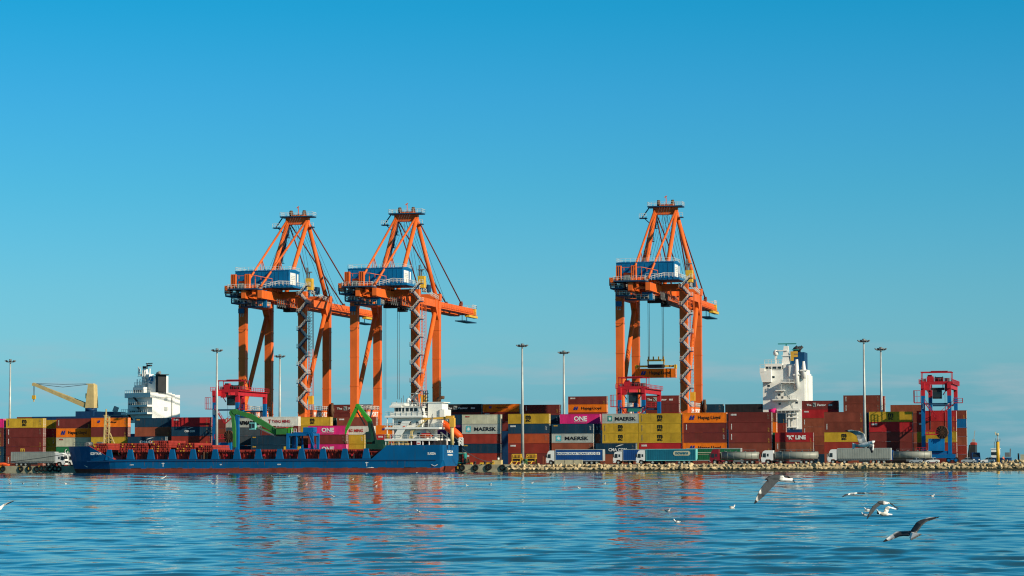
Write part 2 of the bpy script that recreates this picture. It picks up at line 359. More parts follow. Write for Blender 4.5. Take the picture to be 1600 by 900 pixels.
# rock bank: a dark core and loose boulders on it
mb = MB(); a = on(800.5, QT, 0); b = on(2600, QT, 0)
for p, sgn in ((a, 0), (b, 1)): pass
prof = [(-2.7, -2), (-2.35, 0.22), (-0.85, 1.5), (1.19, 1.72), (1.19, -2)]
ia = [mb._av(a + V * y + Vector((0, 0, z))) for y, z in prof]; ib = [mb._av(b + V * y + Vector((0, 0, z))) for y, z in prof]
for i in range(5): mb.face([ia[i], ib[i], ib[(i + 1) % 5], ia[(i + 1) % 5]])
mb.face(ia); mb.face(ib[::-1])
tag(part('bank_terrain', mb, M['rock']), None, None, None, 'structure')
mb = MB(); c_ = [(-2.95, -1.9), (-2.75, .3), (-2.38, .42), (-2.38, -1.9)]
ia = [mb._av(a + V * y + Vector((0, 0, z))) for y, z in c_]; ib = [mb._av(b + V * y + Vector((0, 0, z))) for y, z in c_]
for i in range(4): mb.face([ia[i], ib[i], ib[(i + 1) % 4], ia[(i + 1) % 4]])
mb.face(ia); mb.face(ib[::-1]); tag(part('shore_rock_ledge', mb, M['wetrock']), None, None, None, 'structure')
def rock_mesh(seed):
    rg = random.Random(seed); import bmesh
    bm = bmesh.new(); bmesh.ops.create_icosphere(bm, subdivisions=2, radius=1)
    pl = [(Vector((rg.gauss(0, 1), rg.gauss(0, 1), rg.gauss(0, 1))).normalized(), rg.uniform(.42, .78)) for _ in range(13)]
    for v in bm.verts:
        for n, d in pl:
            k = v.co.dot(n)
            if k > d: v.co -= n * (k - d)
        v.co *= rg.uniform(.97, 1.03)
    me = bpy.data.meshes.new('boulder'); bm.to_mesh(me); bm.free(); me.materials.append(M['rock']); return me
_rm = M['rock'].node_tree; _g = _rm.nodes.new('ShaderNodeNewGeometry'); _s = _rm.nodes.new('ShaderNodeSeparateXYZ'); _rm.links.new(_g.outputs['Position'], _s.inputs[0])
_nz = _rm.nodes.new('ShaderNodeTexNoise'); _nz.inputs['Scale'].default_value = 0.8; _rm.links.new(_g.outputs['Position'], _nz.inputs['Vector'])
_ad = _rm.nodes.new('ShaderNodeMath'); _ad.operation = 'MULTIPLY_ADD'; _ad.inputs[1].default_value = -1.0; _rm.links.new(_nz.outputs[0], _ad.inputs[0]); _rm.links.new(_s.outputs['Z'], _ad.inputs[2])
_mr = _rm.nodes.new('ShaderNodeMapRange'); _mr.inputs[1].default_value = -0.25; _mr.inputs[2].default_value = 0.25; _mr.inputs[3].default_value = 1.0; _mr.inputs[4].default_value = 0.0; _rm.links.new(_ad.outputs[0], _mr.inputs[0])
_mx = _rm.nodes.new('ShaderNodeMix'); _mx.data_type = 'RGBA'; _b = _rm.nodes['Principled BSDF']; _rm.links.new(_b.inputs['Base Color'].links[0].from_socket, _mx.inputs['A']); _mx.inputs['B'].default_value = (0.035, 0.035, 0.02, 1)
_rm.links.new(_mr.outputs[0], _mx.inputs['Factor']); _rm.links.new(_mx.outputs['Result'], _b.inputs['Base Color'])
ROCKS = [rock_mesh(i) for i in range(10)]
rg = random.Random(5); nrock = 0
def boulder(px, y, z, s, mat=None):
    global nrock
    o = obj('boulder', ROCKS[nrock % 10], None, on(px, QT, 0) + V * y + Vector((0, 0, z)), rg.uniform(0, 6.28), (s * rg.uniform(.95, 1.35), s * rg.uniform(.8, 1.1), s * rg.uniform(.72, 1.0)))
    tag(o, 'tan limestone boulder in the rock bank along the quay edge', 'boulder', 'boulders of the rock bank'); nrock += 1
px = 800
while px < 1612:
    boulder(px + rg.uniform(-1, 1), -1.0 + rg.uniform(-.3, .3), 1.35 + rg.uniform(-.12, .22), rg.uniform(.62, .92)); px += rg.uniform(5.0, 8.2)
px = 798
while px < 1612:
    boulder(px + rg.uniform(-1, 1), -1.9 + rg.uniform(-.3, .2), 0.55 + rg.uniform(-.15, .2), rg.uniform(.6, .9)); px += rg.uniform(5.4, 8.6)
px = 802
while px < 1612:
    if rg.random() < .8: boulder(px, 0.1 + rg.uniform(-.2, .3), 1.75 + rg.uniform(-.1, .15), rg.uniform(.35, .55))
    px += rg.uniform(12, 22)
# raised stone parapet at the mole's right end
for k in range(9):
    boulder(1566 + k * 5.4, 0.7 + rg.uniform(-.2, .3), 2.1 + rg.uniform(-.1, .2), rg.uniform(.6, .8))

# ================================================================== shipping containers
CW, CH = 2.44, 2.6
def container_body(Ln):
    mb = MB(); n = round((Ln - .36) / 0.28); p = (Ln - .36) / n
    for y0, s in ((0.012, 1), (CW - 0.012, -1)):
        xs = []
        for i in range(n):
            x = .18 + i * p; xs += [(x, 0), (x + p * .34, 0), (x + p * .5, .045), (x + p * .84, .045)]
        xs.append((Ln - .18, 0))
        b = [mb._av((x, y0 + s * d, .15)) for x, d in xs]; t = [mb._av((x, y0 + s * d, CH - .11)) for x, d in xs]
        for i in range(len(xs) - 1):
            f = [b[i], b[i + 1], t[i + 1], t[i]]; mb.face(f if s > 0 else f[::-1])
    m = 16; w = (CW - .3) / m      # corrugated front wall at the left end, plain plate behind the doors
    ys = []
    for i in range(m): y = .15 + i * w; ys += [(y, 0), (y + w * .4, 0), (y + w * .5, .04), (y + w * .9, .04)]
    ys.append((CW - .15, 0))
    b = [mb._av((.02 + d, y, .15)) for y, d in ys]; t = [mb._av((.02 + d, y, CH - .11)) for y, d in ys]
    for i in range(len(ys) - 1): mb.face([b[i + 1], b[i], t[i], t[i + 1]])
    mb.quad((Ln - .1, .1, .1), (Ln - .1, CW - .1, .1), (Ln - .1, CW - .1, CH - .1), (Ln - .1, .1, CH - .1))
    k = round((Ln - .2) / .5)      # roof with shallow ribs
    for i in range(k):
        x0 = .1 + (Ln - .2) * i / k; x1 = x0 + (Ln - .2) / k; xm = (x0 + x1) / 2
        mb.quad((x0, .05, CH - .03), (xm, .05, CH - .03), (xm, CW - .05, CH - .03), (x0, CW - .05, CH - .03))
        mb.quad((xm, .05, CH - .05), (x1, .05, CH - .05), (x1, CW - .05, CH - .05), (xm, CW - .05, CH - .05))
    mb.quad((.1, CW - .05, .1), (Ln - .1, CW - .05, .1), (Ln - .1, .05, .1), (.1, .05, .1))
    return mb.mesh('container_body', [None])
def container_frame(Ln):
    mb = MB(); e = .17
    for x in (0, Ln - e):
        for y in (0, CW - e): mb.box(x, x + e, y, y + e, .12, CH - .12)
    for y in (0, CW - .09):
        mb.box(e, Ln - e, y, y + .09, .02, .17); mb.box(e, Ln - e, y, y + .09, CH - .12, CH - .005)
    for x in (0, Ln - .12):
        mb.box(x, x + .12, e, CW - e, .02, .16); mb.box(x, x + .12, e, CW - e, CH - .13, CH - .005)
    for x in (-.012, Ln - .17):
        for y in (-.012, CW - .16):
            for z in (0, CH - .12): mb.box(x, x + .182, y, y + .172, z, z + .12)
    return mb.mesh('container_frame', [None])
def container_door(Ln, k):
    mb = MB(); w = (CW - .34) / 2; y0 = .17 + k * w; X = Ln - .07
    mb.box(X, X + .035, y0 + .012, y0 + w - .012, .17, CH - .14)
    mb.cur = 1
    for f in (.3, .72): 
        y = y0 + w * f; mb.bar((X + .075, y, .1), (X + .075, y, CH - .08), .045)
        for z in (.35, 1.0, 1.7, 2.3): mb.box(X + .035, X + .09, y - .05, y + .05, z, z + .08)
        mb.bar((X + .09, y, .95), (X + .09, y + .3, .9), .03, .05)
    return mb.mesh('container_door', [None, M['rail']])
CMESH = {}
for key, Ln in (('40', 12.19), ('20', 6.06)):
    CMESH[key] = (container_body(Ln), container_frame(Ln), container_door(Ln, 0), container_door(Ln, 1), Ln)
def setm(o, m):
    o.material_slots[0].link = 'OBJECT'; o.material_slots[0].material = m
def dash_mesh(kind):
    mb = MB(); rg = random.Random(kind)
    if kind == 'v':
        for i in range(9):
            h = rg.uniform(.06, .11); mb.box(-.11, .11, 0, .008, i * .16, i * .16 + h)
            if rg.random() < .5: mb.box(-.02, .11, 0, .008, i * .16 + h, i * .16 + .16)
    elif kind == 'h':
        for i in range(6): mb.box(i * .21, i * .21 + rg.uniform(.1, .17), 0, .008, 0, .34)
        mb.box(0, 1.2, 0, .008, .14, .2)
    elif kind == 'c':
        for i in range(5):
            for j in range(7):
                if rg.random() < .7: mb.box(i * .11, i * .11 + .07, 0, .008, -j * .2, -j * .2 + .11)
    return mb.mesh('marking', [None])
DASH = {k: dash_mesh(k) for k in 'vhc'}
def mark(kind, mat, root, x, z, s=1.0, name='marking', sx=None):
    o = obj(name, DASH[kind], root, (x, -.022, z), None, (sx or s, 1, s)); setm(o, mat); return o
def star_logo(root, x, z, s, mback, mstar):
    mb = MB(); mb.box(-s, s, -.006, .004, -s, s); o = obj('logo', mb.mesh('logo', [mback]), root, (x, -.024, z))
    mb = MB(); pts = []
    for i in range(14):
        r = s * (.86 if i % 2 == 0 else .34); a = math.pi / 2 + i * math.pi / 7; pts.append((r * math.cos(a), r * math.sin(a)))
    mb.prism(pts, -.014, -.007); obj('star', mb.mesh('star', [mstar]), o)
def slant_logo(root, x, z, s):
    mb = MB()
    for dx in (0, .95): mb.prism([(x_ * s + dx * s, z_ * s) for x_, z_ in ((-.9, -.75), (-.15, -.75), (.0, -.2), (.35, .0), (.05, .15), (.3, .75), (-.25, .75), (-.62, .1))], -.012, .004)
    obj('logo', mb.mesh('logo', [M['blueink']]), root, (x, -.024, z))
def swoosh(root, x, z, s):
    mb = MB(); pts = []
    for i in range(9): a = i / 8; pts.append((a * 2.6 * s, (.55 * math.sin(a * 1.9)) * s))
    for i in range(9): a = 1 - i / 8; pts.append((a * 2.6 * s, (.55 * math.sin(a * 1.9) - .18 * math.sin(a * math.pi)) * s - .02))
    mb.prism(pts, -.012, .004); obj('logo', mb.mesh('logo', [M['winK']]), root, (x, -.024, z))
def deco(root, d, Ln):
    y = -.03
    for it in d.split():
        if it == 'msc':
            x = Ln * .5; letters('m', 1.45, .92, M['ink'], root, (x, y, 1.72), bold=.03); letters('sc', 1.4, .62, M['ink'], root, (x, y, .84), bold=.03)
        elif it == 'mscgold':
            x = Ln * .46; letters('m', 1.45, .92, M['gold'], root, (x, y, 1.62), bold=.03); letters('sc', 1.4, .62, M['gold'], root, (x, y, .8), bold=.05)
        elif it == 'hapag': slant_logo(root, Ln * .19, 1.35, .75); letters('Hapag-Lloyd', Ln * .52, 1.15, M['ink'], root, (Ln * .61, y, 1.25), bold=.012)
        elif it == 'hapagsmall': slant_logo(root, Ln * .20, 1.55, .48); letters('Hapag-Lloyd', Ln * .33, .62, M['ink'], root, (Ln * .53, y, 1.35), bold=.02)
        elif it == 'maersk': star_logo(root, Ln * .17, 1.28, .78, M['cyan'], M['winK']); letters('MAERSK', Ln * .57, 1.0, M['ink'], root, (Ln * .61, y, 1.28), bold=.018)
        elif it == 'maersk2': star_logo(root, Ln * .21, 1.28, .72, M['teal'], M['winK']); letters('MAERSK', Ln * .57, 1.0, M['ink'], root, (Ln * .64, y, 1.22), bold=.018)
        elif it == 'one': letters('ONE', Ln * .33, 1.25, M['winK'], root, (Ln * .52, y, 1.38), bold=.03); letters('OCEAN NETWORK EXPRESS', Ln * .32, .2, M['winK'], root, (Ln * .52, y, .5), bold=.0)
        elif it == 'yang': letters('YANG MING', Ln * .48, .85, M['redink'], root, (Ln * .55, y, 1.3), bold=.008); letters('T', .85, 1.1, M['redink'], root, (Ln * .245, y, 1.3), bold=.05, name='logo')
        elif it == 'yang2': letters('YANG MING', Ln * .62, .9, M['redink'], root, (Ln * .40, y, 1.25), bold=.02)
        elif it == 'cma': letters('CMA CGM', Ln * .45, .75, M['winK'], root, (Ln * .55, y, 1.05), bold=.02); swoosh(root, Ln * .5, 1.75, .95)
        elif it == 'cmadim': letters('CMA CGM', Ln * .27, .6, M['winK'], root, (Ln * .48, y, 1.35), bold=.03); swoosh(root, Ln * .42, 2.0, .75)
        elif it == 'kline': letters('"K" LINE', Ln * .5, 1.15, M['winK'], root, (Ln * .56, y, 1.28), bold=.045)
        elif it == 'factor':
            letters('The', Ln * .13, .62, M['winK'], root, (Ln * .20, y, 1.35), bold=.03); letters('Factor', Ln * .24, .66, M['winK'], root, (Ln * .55, y, 1.33), bold=.03)
            mb = MB(); mb.box(-.55, .55, -.004, .004, -.62, .62); o = obj('logo', mb.mesh('logo', [M['grey']]), root, (Ln * .35, -.024, 1.4))
            mb = MB(); mb.bar((-.35, -.01, -.45), (.35, -.01, .45), .012, .2, up=(0, 1, 0)); mb.bar((-.35, -.018, .45), (.35, -.018, -.45), .012, .2, up=(0, 1, 0)); obj('emblem', mb.mesh('emblem', [M['ink']]), o)
            mark('h', M['winK'], root, Ln * .74, 1.0, 1.6, sx=1.0)
        elif it == 'saf': letters('SAFMARINE', Ln * .62, 1.1, M['ink'], root, (Ln * .62, y, 1.25), bold=.05)
        elif it == 'small': mark('h', M['winK'], root, .7, 1.75, 1.3)
        elif it == 'redsmall': mark('h', M['redink'], root, 1.1, 1.85, 1.1)
        elif it == 'osmall': mark('h', M['gold'], root, .6, 1.95, .95)
        elif it == 'v': mark('v', M['winK'], root, .85, .75, 1.0)
        elif it == 'vb': mark('v', M['faint'], root, .85, .55, 1.1)
        elif it == 'c': mark('c', M['faint'], root, Ln - 1.1, 2.05, 1.0)
        elif it == 'y': mark('c', M['gold'], root, Ln - 1.0, 1.0, .8)
        elif it == 'w': mark('c', M['winK'], root, Ln - .95, 1.9, .8)
        elif it == 'swirl': 
            mb = MB(); mb.tube([Vector((.5 * math.cos(a), 0, .55 * math.sin(a))) for a in [math.pi * .5 + i * .7 for i in range(8)]], .12, 6); obj('logo', mb.mesh('logo', [M['winK']]), root, (Ln * .3, -.02, 1.35))
CNAME = dict(maroon='dark maroon', rust='rust brown', brown='reddish brown', red='bright red', redrust='brick red', yellow='yellow', orange='orange', navy='navy blue', slate='slate grey',
             cream='dirty cream', grey='pale grey', pink='pink', white='off-white', green='green', black='black', blue='blue', purple='purple', darkgreen='dark green', vermilion='orange-red')
DNAME = dict(msc='with black logo letters', mscgold='with golden logo letters', hapag='with blue logo', hapagsmall='with small blue logo', maersk='with star logo', maersk2='with star logo', one='with large white letters', yang='with red lettering', yang2='with red lettering',
             cma='with white lettering', cmadim='with white lettering', kline='with white lettering', factor='with emblem and white lettering', saf='with bold black letters')
def container(loc, Ln, h, col, d, label, group):
    key = '40' if Ln > 8.5 else '20'; body, fr, d0, d1, L0 = CMESH[key]
    root = obj('shipping_container', body, None, loc, -YAW, (Ln / L0, 1, h / CH)); setm(root, M[col])
    tag(root, label, 'shipping container', group)
    o = obj('frame', fr, root); setm(o, M[col])
    for dm in (d0, d1): o = obj('door', dm, root); setm(o, M[col])
    if d: deco(root, d, L0)
    return root
ORD = ['topmost', 'second-from-top', 'third-from-top', 'fourth-from-top', 'fifth-from-top', 'sixth-from-top']
FILL = ['maroon', 'rust', 'brown', 'navy', 'redrust', 'brown', 'maroon']
STACKS = {}
def stack(pxl, pxr, t, tiers, where, base=GZ, fill=True, Ln=None, group='containers stacked in the yard', nfill=None, htier=2.72):
    P = on(pxl, t, 0); Q = on(pxr, t, 0); L = Ln or (Q - P).length; pm_ = (pxl + pxr) / 2
    zs = [hgt(pm_, y[0], t) for y in tiers]; tl = [(z, c[1], c[2] if len(c) > 2 else '') for z, c in zip(zs, tiers)]
    rem = zs[-1] - base; n = max(1, round(rem / htier)) if nfill is None else nfill
    hb = rem / n if n else 0
    for k in range(1, n): tl.append((zs[-1] - hb * k, FILL[(int(pxl) + k) % 7], ''))
    tot = len(tl)
    for k, (z, c, d) in enumerate(tl):
        zb = tl[k + 1][0] if k + 1 < tot else base
        dn = next((('with emblem lettering' if i == 'factor' else DNAME[i]) for i in d.split() if i in DNAME), '')
        pos = 'bottom' if k == tot - 1 and k > 1 else ORD[k]
        lab = ' '.join(f"{CNAME[c]} container {dn}, {pos} in stack {where}".replace(' ,', ',').split())
        container((P.x, P.y, zb + .004), L, z - zb - .012, c, d, lab, group)
# --- left part of the wall
stack(-57, 4.5, 0, [(654.4, 'pink'), (668.3, 'maroon', 'c y'), (683, 'brown', 'c y'), (697.7, 'navy', 'c y'), (711.5, 'navy', 'c')], 'cut off by the left picture edge')
stack(9.3, 66.5, 0, [(653.6, 'yellow', 'msc vb c'), (668.5, 'maroon', 'v c'), (683.2, 'maroon', 'v y'), (697.8, 'maroon', 'mscgold c'), (711.8, 'brown', 'v')], 'directly behind the grey trailer truck')
stack(29, 87, 5.2, [(656.3, 'yellow', 'c'), (669.8, 'red', 'c y'), (683.5, 'yellow', 'w'), (698, 'yellow', 'y')], 'half hidden behind the leftmost yellow-topped one')
stack(87.8, 142, 2.6, [(653.9, 'maroon', 'v y'), (669, 'orange', 'hapag'), (683.4, 'cream', 'redsmall'), (698, 'green', 'swirl')], 'above the bow of the blue ship')
stack(142.3, 199, 0, [(652.7, 'orange', 'hapagsmall c'), (667.3, 'maroon', 'y'), (682.5, 'yellow', 'msc'), (697.3, 'red')], 'behind the cream lattice foremast')
stack(210.5, 266.5, 2.6, [(653, 'navy', 'osmall'), (667.2, 'rust', 'y'), (682, 'brown')], 'below the far white bridge with round blue logo')
stack(199.5, 257.5, -2.6, [(682, 'navy', 'cma c'), (696.3, 'maroon')], 'low and right of the foremast')
stack(268, 327, 0, [(652, 'red', 'small c y'), (666.6, 'navy', 'cmadim c'), (681.3, 'redrust', 'y'), (696, 'rust')], 'left of the leftmost gantry')
stack(297, 352, 12, [(655, 'maroon'), (669.5, 'brown'), (684, 'maroon')], 'seen between left blue gantry leg and lamp mast')
stack(352.5, 409, 2.6, [(653, 'grey', 'saf'), (668, 'slate'), (681, 'slate')], 'behind the long drooping green arm')
stack(392, 447, 0, [(680.5, 'navy', 'osmall'), (695, 'navy', 'osmall')], 'under the green machine with drooping arm')
stack(407, 465.5, 2.6, [(651, 'white', 'yang'), (665.5, 'maroon', 'c'), (680, 'navy'), (695, 'navy')], 'above the green machine cab')
stack(460, 516, 5.2, [(651.7, 'yellow', 'msc'), (665.2, 'yellow'), (679.5, 'rust')], 'left of the dark green one')
stack(481.5, 540.5, 0, [(665.2, 'pink', 'one'), (679.2, 'maroon', 'c'), (694, 'pink', 'one')], 'behind the blue portal frame')
stack(468, 525, 10.6, [(653, 'darkgreen'), (667, 'brown')], 'between the yellow and the brown tops')
stack(526.5, 587, 8, [(651.8, 'brown', 'small'), (665.4, 'maroon')], 'behind the apex of the bent arm')
stack(530, 583, 5.3, [(665.6, 'white', 'yang2'), (679.4, 'maroon')], 'behind the bent green arm')
stack(513, 569, 2.62, [(679.2, 'yellow', 'w'), (693.8, 'yellow', 'msc')], 'right of the pink ones, low')
stack(587.5, 645, 2.6, [(664.3, 'orange', 'hapagsmall'), (678.8, 'red', 'small'), (693, 'brown')], 'just left of the white ship house')
# --- right part of the wall
stack(661, 721, 5.2, [(647.8, 'navy'), (664, 'purple'), (679, 'slate'), (694, 'slate')], 'behind the orange lifeboat')
stack(722, 781.5, 0, [(647.7, 'cream', 'redsmall'), (662.5, 'grey', 'maersk'), (678, 'redrust', 'c'), (693.3, 'navy', 'osmall'), (708, 'redrust', 'small')], 'behind the yellow kerb blocks')
stack(794, 857.5, 0, [(646.6, 'yellow', 'msc'), (662, 'navy', 'small w'), (677.6, 'vermilion', 'c'), (692.6, 'redrust', 'small'), (708, 'maroon')], 'behind the tall mid-picture lamp mast')
stack(818, 874, 5.4, [(648.5, 'navy', 'w'), (663, 'navy')], 'half hidden right of the tall lamp mast')
stack(875, 937, 2.7, [(646.9, 'pink', 'one'), (662, 'navy', 'w')], 'above the blue curtain trailer')
stack(862, 926.5, 0.1, [(662.2, 'navy', 'osmall w'), (677.4, 'grey', 'maersk'), (692, 'rust', 'c'), (707, 'brown')], 'directly behind the blue curtain trailer')
stack(874, 936, 12, [(676.8, 'blue'), (691, 'navy')], 'deep in the gap left of two black-lettered yellow ones')
stack(941.3, 998, 0, [(646.2, 'grey', 'maersk2'), (661.4, 'yellow', 'msc vb'), (676.7, 'yellow', 'msc vb'), (691.5, 'yellow', 'vb')], 'left of the all-yellow three')
stack(930.5, 993, -2.7, [(692.5, 'navy', 'cma c'), (709.5, 'rust', 'c')], 'low before the yellow ones')
stack(998.6, 1064, 0, [(645.9, 'yellow', 'msc vb'), (661.3, 'yellow', 'msc vb'), (676.6, 'yellow', 'msc vb'), (692, 'red', 'small')], 'behind the teal trailer')
stack(1068, 1135, 0, [(644.7, 'orange', 'hapag'), (660.6, 'maroon', 'v y'), (675.7, 'maroon', 'w'), (691.8, 'orange', 'hapag')], 'behind the dark red truck cab')
stack(1138.5, 1205.5, 0, [(644, 'maroon', 'small c'), (659.5, 'maroon', 'v y'), (675.2, 'maroon', 'v y'), (691.7, 'brown', 'y')], 'behind the left white tanker cab')
stack(1148, 1213, 2.8, [(645.2, 'brown', 'c y'), (660, 'orange'), (676, 'green')], 'peeking out right of four maroon ones')
stack(1180, 1228, 13, [(646, 'navy', 'y'), (661.3, 'redrust', 'swirl c'), (676, 'maroon')], 'left foot of the tall white bridge')
stack(1211, 1270.5, 0, [(675.7, 'red', 'kline y'), (690.6, 'rust', 'v y'), (706, 'maroon')], 'behind the right tanker trailer')
stack(1253.5, 1310, 40, [(626, 'maroon', 'factor'), (639.8, 'red', 'small'), (653.2, 'rust', 'v'), (667, 'rust', 'v')], 'beside the white bridge tower')
stack(1288, 1350, 0, [(643.6, 'brown', 'y c'), (659.4, 'brown', 'y v'), (675.4, 'yellow', 'msc'), (690.6, 'redrust'), (707, 'rust', 'v')], 'behind the grey trailer with white cab')
stack(1318.5, 1376.5, 38, [(617.5, 'brown', 'v c'), (630.5, 'brown', 'v c')], 'tallest right of the twin lamp masts')
stack(1331, 1383, 46, [(619, 'redrust'), (631.5, 'brown')], 'behind the right twin lamp mast')
stack(1302, 1357, 2.7, [(644.5, 'navy'), (660, 'navy'), (675, 'navy')], 'as dark blue slit left of yellow striped shadow')
stack(1358.5, 1426, 0, [(643.2, 'yellow', 'msc'), (659, 'red', 'small'), (674.8, 'maroon'), (690, 'maroon')], 'left of the right gantry')
stack(1392, 1446, 34, [(632.5, 'rust'), (645, 'brown')], 'behind the left leg of the right gantry')
stack(1433, 1494.5, 0, [(641.6, 'red', 'small y'), (658.2, 'redrust', 'small y'), (674.4, 'yellow', 'y'), (691.3, 'redrust', 'c')], 'inside the right gantry')
stack(1452, 1510.5, 10.5, [(641.2, 'brown', 'y'), (654.6, 'blue'), (668.6, 'brown'), (682.3, 'rust')], 'rightmost behind the right gantry')
# --- single containers by the gantries

# ================================================================== ship-to-shore cranes (local: x along the rails, y along the boom, z up from the quay)
W, G = 19.4, 24.0
def make_crane():
    c = thing('ship_to_shore_crane', 'x', 'container crane')
    O, B = M['corange'], M['cblue']
    GX = (7.1, 12.3)                                # the twin boom girders
    LEGS = [(0, 0), (W, 0), (0, G), (W, G)]
    for x, y in LEGS:
        mb = MB(); mb.bar((x, y, 2.2), (x, y, 16), 2.0, 2.0, 2.15, 2.3, up=(0, 1, 0)); mb.bar((x, y, 16.002), (x, y, 51.2), 2.15, 2.3, 2.3, 2.3, up=(0, 1, 0))
        for z in (9, 16, 24, 33, 42, 49): mb.bar((x, y, z - .12), (x, y, z + .12), 2.42, 2.42, up=(0, 1, 0))
        part('leg', mb, O, c)
    for x in (0, W):                                # tie beams, braces and top beams between land and sea legs
        s = -1 if x == 0 else 1
        mb = MB(); mb.bar((x, 1.2, 15.6), (x, G - 1.2, 15.6), 1.6, 2.8)
        tb = part('tie_beam', mb, O, c)
        mb = MB(); mb.rail([(x - .85, 1.3, 17.02), (x - .85, G - 1.3, 17.02)], 1.2, .13); mb.rail([(x + .85, 1.3, 17.02), (x + .85, G - 1.3, 17.02)], 1.2, .13)
        part('railing', mb, M['rail'], tb)
        letters('LIMAKPORT', 15.5, 1.5, M['winK'], tb, (x + .83, 14.2, 15.7), rot=(math.pi / 2, 0, math.pi / 2), bold=.03)
        mb = MB(); mb.tube([(x, 1.2, 18.0), (x, G - 1.4, 48.5)], .72, 12); part('brace', mb, O, c)
        mb = MB(); mb.bar((x, 1.0, 50.2), (x, G - 1.0, 50.2), 1.6, 2.2); mb.hexa([(x - .9, G - 4.2, 49.2), (x + .9, G - 4.2, 49.2), (x + .9, G - 1.15, 45.2), (x - .9, G - 1.15, 45.2), (x - .9, G - 4.2, 51.5), (x + .9, G - 4.2, 51.5), (x + .9, G - 1.15, 51.5), (x - .9, G - 1.15, 51.5)])
        part('top_beam', mb, O, c)
    for y in (0, G):
        mb = MB()
        mb.box(-1.4, W + 1.4, y - 1.1, y + 1.1, 51.3, 53.4); part('cross_beam', mb, O, c)
        mb = MB(); mb.box(-2, W + 2, y - .8, y + .8, 1.2, 2.6); part('sill_beam', mb, O, c)
        for x in (-.5, W + .5):
            mb = MB(); mb.box(x - 3.6, x + 3.6, y - .5, y + .5, .55, 1.15)
            for k in range(6): mb.cyl((x - 3 + k * 1.2, y, .42), (0, 1, 0), .42, .5, 10)
            part('bogie', mb, M['dark'], c)
    for x in GX:                                    # boom girders
        mb = MB(); mb.bar((x, -19.5, 51.6), (x, 93.5, 51.6), 1.35, 2.3)
        for k in range(54): y = -17 + k * 2.1; mb.box(x - .74, x + .74, y - .06, y + .06, 50.5, 52.72)
        mb.box(x - 1.0, x + 1.0, -19, 93, 50.22, 50.44)
        g = part('boom_girder', mb, O, c)
        xo = x - 1.6 if x < 10 else x + 1.6
        mb = MB(); mb.bar((xo, 26, 50.35), (xo, 93, 50.35), .9, .12); part('walkway', mb, M['corange'], g)
        mb = MB(); mb.rail([(xo, 26, 50.42), (xo, 93, 50.42)], 1.1, .11, 2.2); part('railing', mb, M['corange'], g)
    for y in (-17.2, 30, 52, 74, 92.4):
        mb = MB(); mb.bar((GX[0] + .7, y, 51.3), (GX[1] - .7, y, 51.3), .8, .7); part('girder_tie', mb, O, c)
    # lattice under the girder between the legs
    mb = MB()
    for k in range(9):
        y0 = 2 + k * 2.3; mb.bar((13.9, y0, 48.9), (13.9, y0 + 2.3, 48.9), .25); mb.bar((13.9, y0, 48.9), (13.9, y0 + 1.15, 50.7), .2); mb.bar((13.9, y0 + 1.15, 50.7), (13.9, y0 + 2.3, 48.9), .2)
    part('lattice', mb, O, c)
    # boom tip
    mb = MB(); mb.box(GX[0] - 1.3, GX[1] + 1.3, 93.51, 94.9, 50.7, 52.7); mb.box(GX[1] + .7, GX[1] + 2.2, 82, 93.4, 49.4, 50.1); tp = part('boom_tip', mb, M['yel'], c)
    mb = MB(); mb.rail([(GX[0] - 1.3, 94.8, 52.7), (GX[1] + 1.3, 94.8, 52.7), (GX[1] + 1.3, 90, 52.7)], 1.2, .13); part('railing', mb, M['rail'], tp)
    mb = MB(); mb.box(GX[1] - 2, GX[1] + 1.6, 79, 94, 47.8, 48.1); mb.bar((GX[1], 87, 48.1), (GX[1], 87, 50.2), .2); mb.bar((GX[1], 81, 48.1), (GX[1], 81, 50.2), .2); part('tip_platform', mb, M['dblue'], c)
    # A-frame
    AY, AZ = 23.6, 78.2; AX = (6.4, 13.0)
    mb = MB(); mb.box(AX[0] - .5, AX[1] + .5, AY - .9, AY + .9, 76.5, 78.7); ab = part('apex_beam', mb, O, c)
    mb = MB(); mb.box(AX[0] - 2.0, AX[1] + 2.2, AY - 2.2, AY + 2.2, 78.72, 79.1); mb.bar((AX[0] - 1.9, AY, 78.7), (AX[0] - 4.0, AY, 75.8), .3); mb.box(AX[0] - 4.8, AX[0] - 2.6, AY - 1, AY + 1, 75.4, 75.7); mb.bar((AX[0] - 3.2, AY, 75.4), (AX[0] - .9, AY, 73.2), .25)
    mb.box(AX[1] + 1.0, AX[1] + 2.2, AY - .8, AY + .8, 75.4, 75.7)
    part('platform', mb, M['dblue'], ab)
    mb = MB(); x0, x1 = AX[0] - 2.0, AX[1] + 2.2
    mb.rail([(x0, AY - 2.1, 79.1), (x1, AY - 2.1, 79.1), (x1, AY + 2.1, 79.1), (x0, AY + 2.1, 79.1), (x0, AY - 2.1, 79.1)], 1.2, .08, 1.3)
    mb.rail([(AX[0] - 4.8, AY - 1, 75.7), (AX[0] - 2.6, AY - 1, 75.7)], 1.2, .1, .8); mb.rail([(AX[1] + 1.0, AY - .8, 75.7), (AX[1] + 2.2, AY - .8, 75.7)], 1.2, .1, .8)
    part('railing', mb, M['rail'], ab)
    for x in (AX[0] + 1.2, AX[1] - 1.0):
        mb = MB(); mb.cyl((x, AY - .3, 80.1), (1, 0, 0), .95, .7, 18); mb.bar((x - .45, AY, 79.1), (x - .45, AY, 80.2), .2, .5); mb.bar((x + .45, AY, 79.1), (x + .45, AY, 80.2), .2, .5); part('sheave', mb, M['brownreel'], ab)
